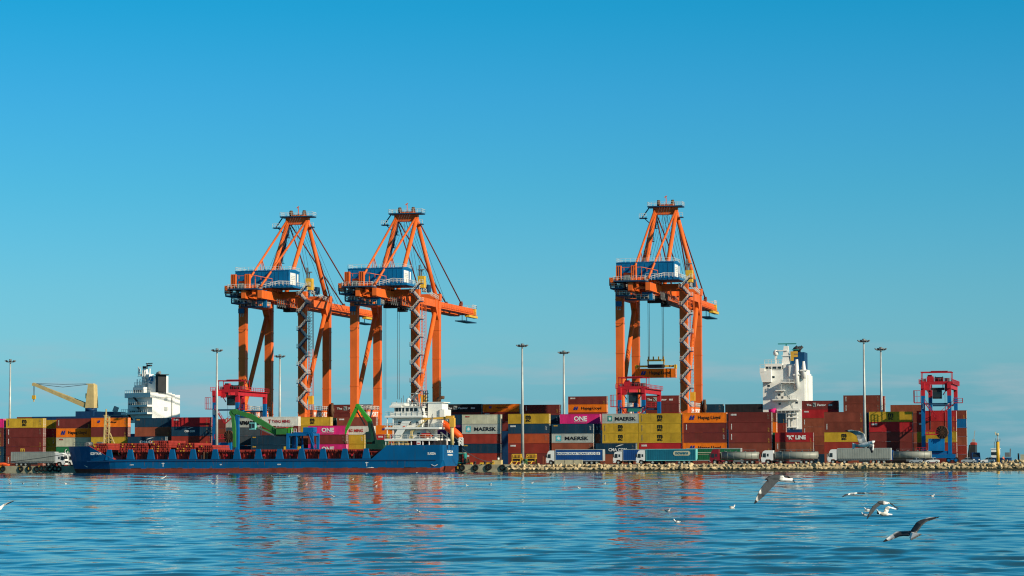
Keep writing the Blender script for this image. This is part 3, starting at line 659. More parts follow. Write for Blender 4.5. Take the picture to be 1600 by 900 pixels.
    mb = MB(); mb.box(8, 12.4, AY - 1.5, AY + 1.4, 79.12, 79.55); mb.bar((9.9, AY, 79.5), (9.9, AY, 81.8), .22); mb.bar((9.4, AY, 81.8), (10.1, AY, 82.3), .3); part('beacon', mb, O, ab)
    for k, x in enumerate(AX):
        xr = (0.4, W - .4)[k]
        mb = MB(); mb.tube([(x, AY - .4, AZ - 1.2), (x, 3.0, 53.3)], .66, 12); ml = part('mast_leg', mb, O, c)
        mb = MB(); mb.tube([(x, AY + .5, AZ - 1.2), (xr, G, 53.2)], .68, 12); m2 = part('mast_leg', mb, O, c)
        if k == 0:
            mb = MB()
            for j in range(5):
                p = Vector((x, AY + .5, AZ - 1.2)).lerp(Vector((xr, G, 53.2)), .2 + j * .17); mb.box(p.x - .2, p.x + 1.9, p.y - 1.2, p.y + .2, p.z, p.z + .16); mb.rail([(p.x - .2, p.y - 1.2, p.z + .16), (p.x + 1.9, p.y - 1.2, p.z + .16)], 1.1, .1, 1)
                q = Vector((x, AY + .5, AZ - 1.2)).lerp(Vector((xr, G, 53.2)), .03 + j * .17); mb.bar((p.x + 1.2, p.y - .9, p.z), (q.x + .9, q.y - .9, q.z), .3, .5)
            part('mast_ladder', mb, M['dblue'], m2)
        bx = GX[k]
        mb = MB(); mb.tube([(x, AY - .8, AZ - .4), (bx, -18.6, 53.9)], .34, 10); bs = part('backstay', mb, O, c)
        mid = Vector((x, AY - .8, AZ - .4)).lerp(Vector((bx, -18.6, 53.9)), .60)
        mb = MB(); mb.bar(mid, (mid.x - .3, max(mid.y - 1.0, -9.7), 59.4), .16); mb.bar(mid, (mid.x + .5, mid.y + 2.2, 59.4), .16); mb.bar(mid, (mid.x + .2, mid.y + .4, 59.4), .14); part('prop', mb, O, bs)
        for yb, zt in ((50, -1.2), (80, -.6)):
            mb = MB(); mb.tube([(x, AY + .8, AZ + zt), (bx, yb, 53.7)], .22, 8); mb.bar((bx, yb - 1.2, 52.7), (bx, yb + .2, 54.1), .9, 1.2)
            part('forestay', mb, M['cforestay'], c)
    mb = MB()
    for k in range(5):
        x = 8.2 + k * .8; mb.tube([(x, AY + .6, 79.8), (x, 60 + k, 53.0)], .055, 4, cap=False)
        if k < 3: mb.tube([(x, AY + .6, 79.8), (x, 38 + k, 53.0)], .05, 4, cap=False)
        mb.tube([(x, AY - .6, 79.8), (x, -1, 59.4)], .05, 4, cap=False)
    part('rope', mb, M['rope'], c, 'thin steel hoist ropes fanning down from the apex')
    # machinery house
    hx0, hx1, hy0, hy1, hz0, hz1 = 1.0, 18.3, -10.0, .2, 54.6, 59.2
    mb = MB(); mb.box(hx0, hx1, hy0, hy1, hz0, hz1)
    for k in range(13): x = hx0 + .3 + k * 1.39; mb.box(x - .05, x + .05, hy0 - .06, hy0, hz0 + .1, hz1 - .3)
    mb.box(hx0 - .1, hx1 + .1, hy0 - .12, hy1 + .12, hz1, hz1 + .16)
    mb.prismx([(hy0 - .12, hz1 + .163), (hy1 + .12, hz1 + .163), ((hy0 + hy1) / 2, hz1 + .75)], hx0 - .1, hx1 + .1)
    h = part('machinery_house', mb, B, c)
    mb = MB(); mb.box(hx1, hx1 + .07, hy0 + 1.3, hy0 + 6.2, hz0 + .5, hz1 - .5); mb.cur = 1
    for k in range(4):
        for j in range(3): mb.box(hx1 + .07, hx1 + .1, hy0 + 2.0 + k, hy0 + 2.6 + k, hz0 + 2.0 + j * .5, hz0 + 2.3 + j * .5)
    part('louvre', mb, [M['shipwhite'], M['galv']], h)
    mb = MB(); mb.box(hx1, hx1 + .06, hy0 + 7.6, hy0 + 8.9, hz0 + 1.6, hz1 - .6); part('window', mb, M['shipwhite'], h)
    mb = MB(); z = hz1 + .2; mb.rail([(hx0, hy0, z), (hx1, hy0, z), (hx1, hy1, z), (hx0, hy1, z), (hx0, hy0, z)], 1.15, .07, 1.4); part('railing', mb, M['rail'], h)
    mb = MB(); mb.box(hx0 + 8, hx1 + 1.8, hy0 - 1.5, hy1 + 1.5, hz0 - .62, hz0 - .01); pf = part('house_floor', mb, B, c)
    mb = MB(); z = hz0; mb.rail([(hx0 + 9, hy0 - 1.4, z), (hx1 + 1.7, hy0 - 1.4, z), (hx1 + 1.7, hy1 + 1.4, z), (W + 1.7, 6.5, z)], 1.2, .09, 1.5); part('railing', mb, M['rail'], pf)
    mb = MB(); mb.box(hx0 + .3, hx0 + 5.2, hy0 - .2, hy1, 53.3, hz0 - .01); part('house_base', mb, M['dark'], c)
    for x in GX:
        for y in (-9.2, -4.8, -.6): mb = MB(); mb.box(x - .6, x + .6, y - .5, y + .5, 52.76, hz0 - .63); part('bearing_block', mb, O, c)
    mb = MB(); mb.box(GX[0] - .5, GX[1] + .5, -9.8, .1, 53.3, hz0 - .64); part('bearing_frame', mb, O, c)
    # front sheave platform at the girder's back end
    mb = MB(); mb.box(2.2, 11.6, -20.2, -14.6, 53.0, 53.4); fp = part('front_platform', mb, M['dblue'], c)
    mb = MB(); z = 53.4; mb.rail([(2.2, -14.7, z), (2.2, -20.1, z), (11.5, -20.1, z), (11.5, -14.7, z)], 1.2, .09, 1.2); mb.rail([(11.5, -14.7, z), (16, -12.6, z + 1.4), (W, -12, z + 1.2)], 1.2, .09, 1.0); part('railing', mb, M['rail'], fp)
    mb = MB(); z = 56.4; mb.rail([(3, -17, z), (10, -17, z), (14, -13, z - .8)], 1.0, .13, 2.0, False); mb.bar((3, -17, 53.4), (3, -17, 56.4), .2); mb.bar((10, -17, 53.4), (10, -17, 56.4), .2); part('upper_railing', mb, O, fp)
    for x in (3.4, 7.9):
        mb = MB()
        for dx in (-.62, 0, .62): mb.box(x + dx - .12, x + dx + .12, -18.6, -17.2, 53.4, 57.6)
        mb.box(x - .8, x + .8, -18.7, -17.1, 53.41, 54.2); mb.box(x - .75, x + .75, -18.5, -17.3, 57.6, 57.8); part('sheave_post', mb, O, fp)
    mb = MB(); mb.box(4.6, 7.0, -17.0, -14.8, 53.41, 55.8); part('winch_box', mb, O, fp)
    mb = MB(); mb.box(8.8, 11.2, -17.0, -15.0, 53.41, 54.5); part('winch_box', mb, O, fp)
    mb = MB(); mb.box(.6, 2.15, -18.4, -15.2, 52.0, 54.4); part('winch_box', mb, O, fp)
    mb = MB(); mb.box(5.0, 7.2, -19.6, -18.4, 53.41, 54.4); mb.box(5.4, 6.8, -19.5, -18.5, 54.4, 55.0); part('motor', mb, M['steel'], fp)
    # hanging maintenance platforms near the left land leg
    for k, (x0, x1, y0, y1, z) in enumerate(((.9, 4.6, -18.5, -9, 51.0), (2.4, 7.6, -17.5, -7, 48.9), (4.5, 12.6, -14.6, -10.5, 47.9))):
        mb = MB(); mb.box(x0, x1, y0, y1, z, z + .4)
        for x in (x0 + .15, x1 - .15): mb.bar((x, y0 + .2, z), (x, y0 + .2, 53.0), .3); mb.bar((x, y1 - .2, z), (x, y1 - .2, 53.0), .22)
        hp = part('hanging_platform', mb, M['dblue'], c)
        mb = MB(); mb.rail([(x0, y1, z + .4), (x0, y0, z + .4), (x1, y0, z + .4), (x1, y1, z + .4)], 1.2, .10, 1.1)
        part('railing', mb, M['rail'], hp)
        mb = MB(); rg = random.Random(k)
        for j in range(5): x = rg.uniform(x0 + .4, x1 - .9); y = rg.uniform(y0 + .3, y0 + 2); mb.box(x, x + rg.uniform(.5, 1.1), y, y + .7, z + .4, z + rg.uniform(.9, 2.0))
        part('equipment', mb, M['steel'], hp)
    mb = MB(); mb.box(11.8, 12.7, -14.7, -14.0, 47.8, 53.0); part('blue_frame', mb, B, c)
    mb = MB(); mb.box(-.9, .9, -2.2, -1.3, 46.9, 48.4); part('junction_box', mb, B, c)
    mb = MB(); mb.box(9.6, 11.5, -14.4, -11.6, 49.0, 50.2); part('inspection_cabin', mb, B, c)
    # festoon cable loops
    mb = MB()
    for y0 in range(-8, 20, 2):
        d = 2.9 if y0 > 2 else 2.2; mb.tube([(13.9, y0 + 2.0 * i / 8, 50.6 - d * math.sin(math.pi * i / 8) ** .7) for i in range(9)], .10, 5, cap=False); mb.box(13.75, 14.05, y0 - .12, y0 + .12, 49.9, 50.7)
    part('festoon_cable', mb, M['steel'], c)
    # zigzag stair in front of the right land leg
    mb = MB(); mr = MB(); ml = []; z = 16.8; k = 0
    X0, X1 = W - .1, W + 2.3; y = -1.9
    while z < 52.5:
        zn = z + 2.72
        a, b = ((X1, y, z), (X0, y - .0, zn)) if k % 2 == 0 else ((X0, y - 1.0, z), (X1, y - 1.0, zn))
        mb.bar(a, b, .85, .24)
        for s in (-.45, .45):
            o_ = Vector((0, s, .95)); mr.bar(Vector(a) + o_, Vector(b) + o_, .12); mr.bar(Vector(a) + Vector((0, s, .45)), Vector(b) + Vector((0, s, .45)), .06)
            for j in range(6): p = Vector(a).lerp(Vector(b), j / 5) + Vector((0, s, 0)); mr.bar(p, p + Vector((0, 0, .95)), .06)
        e = X0 if k % 2 == 0 else X1; s = -1 if k % 2 == 0 else 1
        ml.append((min(e, e + s * .75), max(e, e + s * .75), y - 1.6, y + .5, zn - .1, zn + .12)); mr.rail([(e + s * .75, y + .5, zn + .12), (e + s * .75, y - 1.6, zn + .12), (e, y - 1.6, zn + .12)], 1.1, .07, .9)
        z = zn; k += 1
    st = part('stair', mb, M['dblue'], c); part('railing', mr, M['rail'], st); [ (lambda q: (q.box(*d_), part('landing', q, M['dblue'], st)))(MB()) for d_ in ml ]
    # lift mast beside the stair
    mb = MB()
    for x in (W + 1.5, W + 2.7):
        for y_ in (1.3, 2.5): mb.bar((x, y_, 2), (x, y_, 51), .13)
    for k in range(48): z = 2.5 + k; mb.bar((W + 1.5, 1.3, z), (W + 2.7, 1.3, z), .08); mb.bar((W + 1.5, 1.3, z), (W + 2.7, 1.3, z + 1), .07)
    part('lift_mast', mb, M['corange'], c)
    mb = MB(); mb.box(W + 1.4, W + 2.8, 1.2, 2.6, 18.6, 21.2); part('lift_cabin', mb, M['yel'], c)
    mb = MB(); mb.box(W + .2, W + 2.2, 2.0, 4.2, 54.0, 57.6); yb = part('winch_cabin', mb, M['yel'], c)
    mb = MB(); mb.bar((W + .6, 2.6, 57.6), (W + .6, 2.6, 61.0), .5); mb.bar((W + 1.2, 2.8, 57.6), (W + 1.2, 2.8, 59.6), .35); mb.box(W + .1, W + 2.1, 2.2, 3.0, 59.4, 59.7); part('antenna', mb, M['steel'], yb)
    mb = MB(); mb.box(W - .4, W + 1.6, 9.0, 12.0, 53.2, 55.4); mb.box(W - 1.2, W - .5, 7.2, 8.2, 52, 54.4); part('switch_box', mb, M['dblue'], c)
    mb = MB(); z = 51.35; mb.rail([(W + 1.0, 1.2, z + 2.1), (W + 1.0, G - .4, z)], 1.2, .13, 1.5); part('top_railing', mb, M['rail'], c)
    # cable reel low on the right sea leg
    mb = MB(); mb.cyl((W + 1.9, G - .3, 17.0), (1, .25, 0), 2.5, .7, 22); mb.cyl((W + 1.9, G - .3, 17.0), (1, .25, 0), .8, 1.3, 12); part('cable_reel', mb, M['brownreel'], c)
    return c
M['cforestay'] = pm('stay_rust_paint', (0.20, 0.05, 0.03), .5)
def trolley(c, yv, rope_z=None):
    mb = MB(); mb.box(5.9, 13.5, yv - 2.6, yv + 2.6, 49.2, 50.2); mb.box(7.5, 12, yv - 1.5, yv + 1.5, 48.2, 49.2); t = part('trolley', mb, M['dark'], c)
    mb = MB(); mb.box(10.8, 13.4, yv + 2.7, yv + 5.2, 47.2, 49.6); cb = part('operator_cab', mb, M['steel'], t)
    mb = MB(); mb.box(10.9, 13.3, yv + 2.62, yv + 2.7, 47.5, 49.0); mb.box(13.4, 13.46, yv + 2.9, yv + 5.0, 47.4, 49.0); part('window', mb, M['glass'], cb)
    mb = MB(); mb.rail([(5.8, yv - 2.7, 49.2), (13.6, yv - 2.7, 49.2), (13.6, yv + 2.7, 49.2)], 1.1, .13, 1.0); part('railing', mb, M['rail'], t)
    if rope_z:
        mb = MB()
        for x in (7.6, 11.9):
            for y in (yv - 1, yv + 1): mb.tube([(x, y, rope_z), (x, y, 49.4)], .07, 5, cap=False)
        part('rope', mb, M['rope'], t, 'vertical steel hoist ropes under the trolley')
def leg_number(c, s):
    o = letters(s, 1.1, 1.5, M['galv'], c, (0, -1.19, 46.6), bold=.02, name='number')
crane = make_crane()
CRT = 0
def crane_at(pxl, D):
    p = at(pxl, 690, D); return (p.x, p.y, GZ)
spots = [(379.5, 794, '10', 'leftmost orange harbour crane, its boom tip hidden behind the next crane', 17.5, None),
         (554, 785, '11', 'middle orange harbour crane rising behind the white house of the blue ship', 7.0, 20.0),
         (970, 765, '12', 'right orange harbour crane standing alone with a container hung from its ropes', 5.8, 31.2)]
crt = TREE(crane); allc = []
for i, (px, D, num, lab, yv, rz) in enumerate(spots):
    c = crane if i == 0 else _copy(crt, None)
    c.location = crane_at(px, D); c.rotation_euler = (0, 0, -YAW)
    tag(c, lab, 'container crane', 'orange ship-to-shore cranes'); allc.append(c)
for c, (px, D, num, lab, yv, rz) in zip(allc, spots): trolley(c, yv, rz); leg_number(c, num)
# spreader and hanging container under the third crane
c3 = allc[2]; M3 = Matrix.Translation(Vector(crane_at(970, 765))) @ Matrix.Rotation(-YAW, 4, 'Z')
sp = thing('spreader', 'yellow spreader frame gripping the hanging orange container on crane ropes', 'spreader', M3 @ Vector((9.75, 5.8, 0)), -YAW)
zb = 25.7
mb = MB(); mb.box(-5.9, 5.9, -.35, .35, zb + 3.2, zb + 3.75); 
for x in (-5.95, 5.95): mb.box(x - .25, x + .25, -1.22, 1.22, zb + 2.72, zb + 3.9)
part('telescopic_beam', mb, M['yel'], sp)
mb = MB(); mb.box(-2.4, 2.4, -.9, .9, zb + 2.95, zb + 4.0); part('main_frame', mb, M['dark'], sp)
mb = MB(); mb.box(-2.6, 2.6, -.8, .8, zb + 5.0, zb + 5.5)
for x in (-2.3, -.8, .8, 2.3): mb.bar((x, 0, zb + 5.5), (x, 0, zb + 6.4), .35)
for x in (-2.4, 2.4): mb.bar((x, 0, zb + 4.0), (x, 0, zb + 5.0), .3, .8)
part('head_block', mb, M['yel'], sp)
p = M3 @ Vector((9.75 - 6.1, 5.8 - 1.22, zb))
container(p, 12.19, 2.75, 'orange', 'hapag', 'orange container with blue logo hanging in the air below the right crane', None)
# shadow-casting hatch of ropes is the cranes' own

# ================================================================== rubber-tyred gantries (local: x along the containers, y across the block)
def make_rtg(number):
    c = thing('yard_gantry_crane', 'x', 'yard gantry crane'); RR, RB = M['rtgred'], M['rtgblue']; S, WB = 23.5, 7.0; H = 20.6
    for x in (0, WB):
        for y in (0, S):
            mb = MB(); mb.bar((x, y, 2.4), (x, y, H - 2.4), .98, 1.1, up=(0, 1, 0)); mb.cur = 1; mb.bar((x, y, H - 2.398), (x, y, H + .9), 1.04, 1.16, up=(0, 1, 0)); lg = part('leg', mb, [RB, RR], c)
            if y == 0: letters(number, .62, 1.5, M['winK'], lg, (x, -.57, 15.4), bold=.03, name='number')
        mb = MB(); mb.bar((x, -.9, H + .3), (x, S + .9, H + .3), .95, 1.55); part('main_beam', mb, RR, c)
        mb = MB(); mb.rail([(x + (1.0 if x else -1.0), -.8, H + .9), (x + (1.0 if x else -1.0), S + .8, H + .9)], 1.1, .12, 2.0); mb.bar((x + (.8 if x else -.8), -.8, H + .85), (x + (.8 if x else -.8), S + .8, H + .85), .5, .1); part('walkway', mb, RR, c)
    for y in (0, S):
        mb = MB(); mb.bar((-1.4, y, 1.9), (WB + 1.4, y, 1.9), 1.1, 1.1); mb.bar((.2, y, 2.9), (WB - .2, y, 2.9), .8, .8); part('sill_beam', mb, RB, c)
        for x in (-.6, WB + .6):
            for dx in (-.95, .95):
                mb = MB(); mb.cyl((x + dx, y, .8), (0, 1, 0), .8, .65, 18); w = part('wheel', mb, M['rubber'], c)
                mb = MB(); mb.cyl((x + dx, y, .8), (0, 1, 0), .4, .7, 12); part('rim', mb, RB, w)
            mb = MB(); mb.box(x - .5, x + .5, y - .45, y + .45, .9, 1.4); part('bogie', mb, RB, c)
        mb = MB(); mb.bar((.6, y, H - 4.6), (WB - .6, y, H - 4.6), .25, .45); part('cross_tie', mb, M['dblue'], c)
    mb = MB(); mb.box(1.3, 5.6, -1.3, -.45, 3.3, 6.6); part('power_pack', mb, M['blue'], c)
    mb = MB(); mb.box(-1.9, .9, -1.9, .5, 3.0, 3.25); mb.box(.6, 6.4, -2.0, -1.4, 7.6, 7.9); mb.rail([(.7, -2, 7.9), (4.2, -2, 7.9)], 1.0, .14, .9); mb.rail([(-1.9, -1.9, 3.25), (.9, -1.9, 3.25)], 1.0, .1, .9); part('service_platform', mb, RR, c)
    mb = MB(); mb.cyl((5.1, -1.9, 8.3), (.35, 1, 0), 1.75, .55, 24)
    for k in range(12): a = k * math.pi / 6; mb.bar((5.1, -2.3, 8.3), (5.1 + 1.8 * math.cos(a), -2.3 - .3 * math.cos(a) , 8.3 + 1.8 * math.sin(a)), .12)
    part('cable_reel', mb, M['brownreel'], c)
    # red access stairs in a V below the main beam
    for xa, za, xb, zb in ((.4, H - 4.2, 3.5, H - 8.6), (3.5, H - 8.6, 8.6, H - 4.4)):
        mb = MB(); mb.bar((xa, -.9, za), (xb, -.9, zb), .5, .22); mb.bar((xa, -1.15, za + 1), (xb, -1.15, zb + 1), .1)
        for j in range(7): p = Vector((xa, -1.15, za)).lerp(Vector((xb, -1.15, zb)), j / 6); mb.bar(p, p + Vector((0, 0, 1)), .09)
        part('stair', mb, RR, c)
    mb = MB(); mb.box(8.2, 10.6, -1.5, -.3, H - 4.5, H - 4.3); mb.rail([(8.2, -1.5, H - 4.3), (10.6, -1.5, H - 4.3), (10.6, -.3, H - 4.3)], 1.1, .12, 1); mb.box(-2.4, -.6, -1.5, 1, H - 4.4, H - 4.2); mb.rail([(-.6, -1.5, H - 4.2), (-2.4, -1.5, H - 4.2), (-2.4, 1, H - 4.2)], 3.2, .12, 1.2); part('side_platform', mb, RR, c)
    return c
def rtg_trolley(c, y, cab=True):
    S = 23.5; H = 20.6; RR = M['rtgred']
    mb = MB(); mb.box(-.6, 7.6, y - 2.2, y - 1.7, H + .95, H + 1.35); mb.box(-.6, 7.6, y + 1.7, y + 2.2, H + .95, H + 1.35)
    for x in (-.5, 1.2, 2.9, 4.6, 6.2, 7.1): mb.box(x, x + .35, y - 1.7, y + 1.7, H + .98, H + 1.3)
    t = part('trolley', mb, RR, c)
    mb = MB(); mb.box(-.7, 7.7, y - 2.35, y - 2.2, H + .6, H + 1.5); mb.box(.2, 1.6, y - 2.3, y - 1.2, H - .9, H + .6); mb.box(5.8, 6.9, y - 2.3, y - 1.2, H - 1.2, H + .6); part('trolley_panel', mb, RR, t)
    mb = MB(); mb.box(.9, 2.6, y - 1.5, y + 1.2, H + 1.31, H + 2.9); mb.box(1.1, 2.2, y - 1.2, y + .8, H + 2.9, H + 3.3); part('hoist_gearbox', mb, RR, t)
    mb = MB(); mb.cyl((4.1, y - .6, H + 2.1), (1, 0, 0), .62, 2.3, 16); mb.cyl((3.1, y - .6, H + 2.1), (1, 0, 0), .78, .16, 16); mb.cyl((5.1, y - .6, H + 2.1), (1, 0, 0), .78, .16, 16); part('hoist_drum', mb, M['dark'], t)
    mb = MB(); mb.box(5.6, 6.9, y - 1.4, y + .6, H + 1.31, H + 2.4); mb.box(-.4, .6, y - 1.2, y + .2, H + 1.31, H + 2.2); part('motor', mb, M['steel'], t)
    mb = MB(); mb.rail([(-.6, y - 2.2, H + 1.35), (7.6, y - 2.2, H + 1.35)], 1.0, .08, 1.1); mb.bar((-.3, y - 2, H + .9), (1.8, y - 2, H - 2.2), .22); mb.bar((7.3, y - 2, H + .9), (5.2, y - 2, H - 2.2), .22); part('trolley_frame', mb, RR, t)
    mb = MB()
    for x in (-.5, 7.5): mb.bar((x, y - 2, H + 1.35), (x, y - 2, H + 4.0), .18); mb.bar((x, y + 2, H + 1.35), (x, y + 2, H + 4.0), .16)
    mb.bar((-.7, y - 2, H + 4.0), (7.7, y - 2, H + 4.0), .22, .34); mb.bar((-.7, y + 2, H + 4.0), (7.7, y + 2, H + 4.0), .2, .26); mb.bar((2, y - 2.1, H + 4.25), (6.6, y - 2.1, H + 4.25), .3, .2); part('roof_frame', mb, RR, t)
    mb = MB(); mb.box(2.5, 4.9, y - 3.2, y - 1.2, H - 3.2, H - .9); mb.box(1.9, 5.6, y - 1.9, y - 1.2, H - .88, H - .2); mb.bar((2.2, y - 1.5, H - .3), (2.2, y - 1.5, H + .95), .2); mb.bar((5.2, y - 1.5, H - .3), (5.2, y - 1.5, H + .95), .2); cb = part('operator_cab', mb, M['dark'], t)
    mb = MB(); mb.box(2.6, 4.8, y - 3.27, y - 3.2, H - 2.8, H - 1.4); part('window', mb, M['glass'], cb)
    mb = MB()
    for x in (1.6, 5.6): mb.tube([(x, y, 9), (x, y, H + 1)], .05, 4, cap=False)
    part('rope', mb, M['rope'], t)
rt = make_rtg('3'); rtt = TREE(rt)
def rtg_at(pxl, t): p = on(pxl, t, GZ); return p
g3 = rt; g1 = _copy(rtt, None); g2 = _copy(rtt, None)
for c, px, t, lab, y in ((g1, 335.3, -3.2, 'left red and blue gantry striding over the yard beside the drooping green arm', 6.5), (g2, 968.5, 13, 'middle red and blue gantry at the feet of the right orange crane', 3.5), (g3, 1443.3, -3.6, 'right red and blue gantry with a blue power box near the stone mole', 3.5)):
    p = rtg_at(px, t); c.location = p; c.rotation_euler = (0, 0, -YAW); tag(c, lab, 'yard gantry crane', 'red and blue yard gantries')
    rtg_trolley(c, y)
    n_ = {g1: '1', g2: '2', g3: '3'}[c]
    for lg in kids(c):
        for nb in kids(lg):
            if nb.name.startswith('number'):
                nb.data = text_mesh(n_, .03); nb.material_slots[0].link = 'OBJECT'; nb.material_slots[0].material = M['winK']
# spreader of the middle gantry
c = g2
mb = MB(); mb.box(1.0, 10.8, 3.1, 3.9, 13.2, 13.8); mb.box(2.4, 7.4, 2.8, 4.2, 13.8, 14.4); mb.box(10.4, 10.9, 2.3, 4.7, 12.8, 13.9); part('spreader', mb, M['yel'], c)
mb = MB(); mb.box(1.6, 5.6, 3.0, 4.0, 14.9, 15.9); part('head_block', mb, M['teal'], c)

# ================================================================== the blue coaster moored at the quay (local: x from bow to stern, y to the far side, z above water)
def hull_loft(mb, ST, zl):
    """ST: list of (x, [half breadth per level], [z per level]); two-sided skin with material split by level."""
    n = len(ST[0][1]); L_, R_ = [], []
    for x, hb, zz in ST:
        xs = x if isinstance(x, (list, tuple)) else [x] * n
        L_.append([mb._av((xs[k], -hb[k], zz[k])) for k in range(n)]); R_.append([mb._av((xs[k], hb[k], zz[k])) for k in range(n)])
    for i in range(len(ST) - 1):
        for k in range(n - 1):
            mb.cur = zl[k]
            mb.face([L_[i][k], L_[i + 1][k], L_[i + 1][k + 1], L_[i][k + 1]]); mb.face([R_[i + 1][k], R_[i][k], R_[i][k + 1], R_[i + 1][k + 1]])
    for k in range(n - 1):
        mb.cur = zl[k]; mb.face([L_[-1][k], R_[-1][k], R_[-1][k + 1], L_[-1][k + 1]])
    mb.cur = zl[-1]
    for i in range(len(ST) - 1): mb.face([L_[i][n - 1], L_[i + 1][n - 1], R_[i + 1][n - 1], R_[i][n - 1]])
HB = 7.6; SHT = QT - HB - .75
a = on(107, SHT, 0); b_ = on(705, SHT, 0); SHL = (b_ - a).length
a_ship = a.copy()
ship = thing('cargo_ship', 'long blue coaster with white house aft and red hatches, moored along the quay', 'cargo ship', a, -YAW)
def sx(px, dt=-HB): return (on(px, SHT + dt, 0) - a_ship).dot(U)
x_fc, x_fe, x_ps, x_pe = sx(138), sx(180), sx(580), sx(605)
x_tr = SHL - 1.0
DZ, FZ, PZ = 3.35, 7.0, 6.9
def deckz(x):
    if x <= x_fc: return FZ
    if x < x_fe: return FZ + (DZ - FZ) * (x - x_fc) / (x_fe - x_fc)
    if x < x_ps: return DZ
    if x < x_pe: return DZ + (PZ - DZ) * (x - x_ps) / (x_pe - x_ps)
    return PZ
def hbd(x, f):
    b = 1 - max(0, 1 - x / f) ** 2.2; return HB * b
ST = []
xs_ = [0, 1.2, 3, 5.5, 8, x_fc * .8 + 2, x_fc + 6] + [x_fe, x_fe + .1] + list(np.linspace(x_fe + 3, x_ps - .1, 12)) + [x_ps, x_pe, x_pe + 6, x_tr - 4]
xs_ = sorted(set(xs_ + [x_fc]))
for x in xs_:
    zz = [-2, 0, 1.05, 1.07, 3.0, deckz(x)]; rake = max(0, 1 - x / 9.0)
    X = [x + 2.6 * rake, x + 2.2 * rake, x + 1.7 * rake, x + 1.7 * rake, x + 1.0 * rake, x]
    ST.append((X, [hbd(x, 24), hbd(x, 22), hbd(x, 20), hbd(x, 20) , hbd(x, 16), hbd(x, 13)], zz))
for x, q_ in ((x_tr, 1.0), (SHL - .25, .985), (SHL, .93)):
    ST.append(([x - 3 if q_ < 1 else x, x - 1 if q_ < 1 else x, x, x, x, x], [HB * q_ * .3 if q_ < 1 else HB * .85, HB * q_ * (.42 if q_ < 1 else .9), HB * q_ * (.78 if q_ < 1 else .97), HB * q_ * (.8 if q_ < 1 else .97), HB * q_, HB * q_], [-2, .2 if q_ < 1 else 0, 1.05 if q_ == 1 else 1.5, 1.07 if q_ == 1 else 1.52, 3.0, PZ]))
mb = MB(); hull_loft(mb, ST, [0, 0, 1, 1, 1, 2])
hl = part('hull', mb, [M['boot'], M['hull'], M['deckred']], ship)
mb = MB(); mb.box(x_fe - 8, x_tr - 1, -HB - .13, -HB, 2.9, 3.12); part('rubbing_strake', mb, M['navyhull'], hl)
mb = MB(); mb.box(x_fe, x_ps, -HB - .04, -HB + .12, DZ, DZ + .14); part('deck_edge', mb, M['navyhull'], hl)
letters('IZZYTKAR', 3.1, .62, M['winK'], hl, (sx(150), -hbd(sx(150), 13.6) - .07, 5.05), bold=.02, name='bow_name')
letters('SUEZIA', 2.2, .62, M['winK'], hl, (sx(674.5), -HB - .03, 4.7), bold=.03, name='stern_name')
letters('SUEZIA', 5.6, .62, M['winK'], hl, (SHL + .03, -1.2, 5.2), rot=(math.pi / 2, 0, R(90)), bold=.03, name='transom_name')
letters('MERSIN', 4.6, .42, M['winK'], hl, (SHL + .03, -1.2, 4.35), rot=(math.pi / 2, 0, R(90)), bold=.03, name='home_port')
for px, w in ((206, 1.0), (436, .9), (345, .5)): letters('10M', w, .32, M['winK'], hl, (sx(px), -HB - .02, 2.05), bold=.02, name='draught_mark')
for px, s in ((255, 1), (573, 1)):
    mb = MB(); x = sx(px); mb.box(x - .08, x + .08, -HB - .02, -HB, 1.5, 2.6); mb.box(x - .4, x + .4, -HB - .025, -HB - .002, 2.35, 2.5); part('load_line', mb, M['winK'], hl)
for px in (131, 679):
    mb = MB(); x = sx(px); y = -hbd(x, 20) - .12; mb.bar((x - .8, y, 1.9), (x, y, 1.5), .06, .13); mb.bar((x, y, 1.5), (x + .8, y, 1.9), .06, .13); part('hull_mark', mb, M['winK'], hl)
# rust runs and plate seams on the near side
rg = random.Random(12)
for k in range(46):
    x = rg.uniform(x_fe - 4, x_tr - 2); top = rg.choice([DZ - .05, 2.85, 2.85, 1.6]) if x < x_pe else rg.choice([PZ - .3, 5.6, 2.85, 2.85, 1.6]); h = rg.uniform(.4, 1.5); w = rg.uniform(.05, .16)
    mb = MB(); mb.hexa([(x + w * .3, -HB - .006, top - h), (x + w * .5, -HB - .006, top - h), (x + w * .5, -HB + .02, top - h), (x + w * .3, -HB + .02, top - h), (x, -HB - .006, top), (x + w, -HB - .006, top), (x + w, -HB + .02, top), (x, -HB + .02, top)]); part('rust_run', mb, M['rustrun'], hl)
for k in range(30):
    x = rg.uniform(x_fe, x_tr - 3); mb = MB(); mb.box(x, x + rg.uniform(.6, 3.2), -HB - .008, -HB + .02, 1.06, 1.06 + rg.uniform(.05, .22)); part('scrape', mb, M['rustrun'] if rg.random() < .6 else M['dark'], hl)
# stanchions along the deck
for px in (170, 203, 235, 268.5, 301, 335.5, 369.5, 403, 436, 470.5, 504, 538, 571.5):
    x = sx(px); mb = MB(); h = 2.75
    mb.hexa([(x - 1.05, -HB + .1, DZ), (x + 1.05, -HB + .1, DZ), (x + 1.05, -HB + .9, DZ), (x - 1.05, -HB + .9, DZ), (x - .55, -HB + .1, DZ + h), (x + .55, -HB + .1, DZ + h), (x + .55, -HB + .7, DZ + h), (x - .55, -HB + .7, DZ + h)])
    part('bulwark_stay', mb, M['hull'], ship)
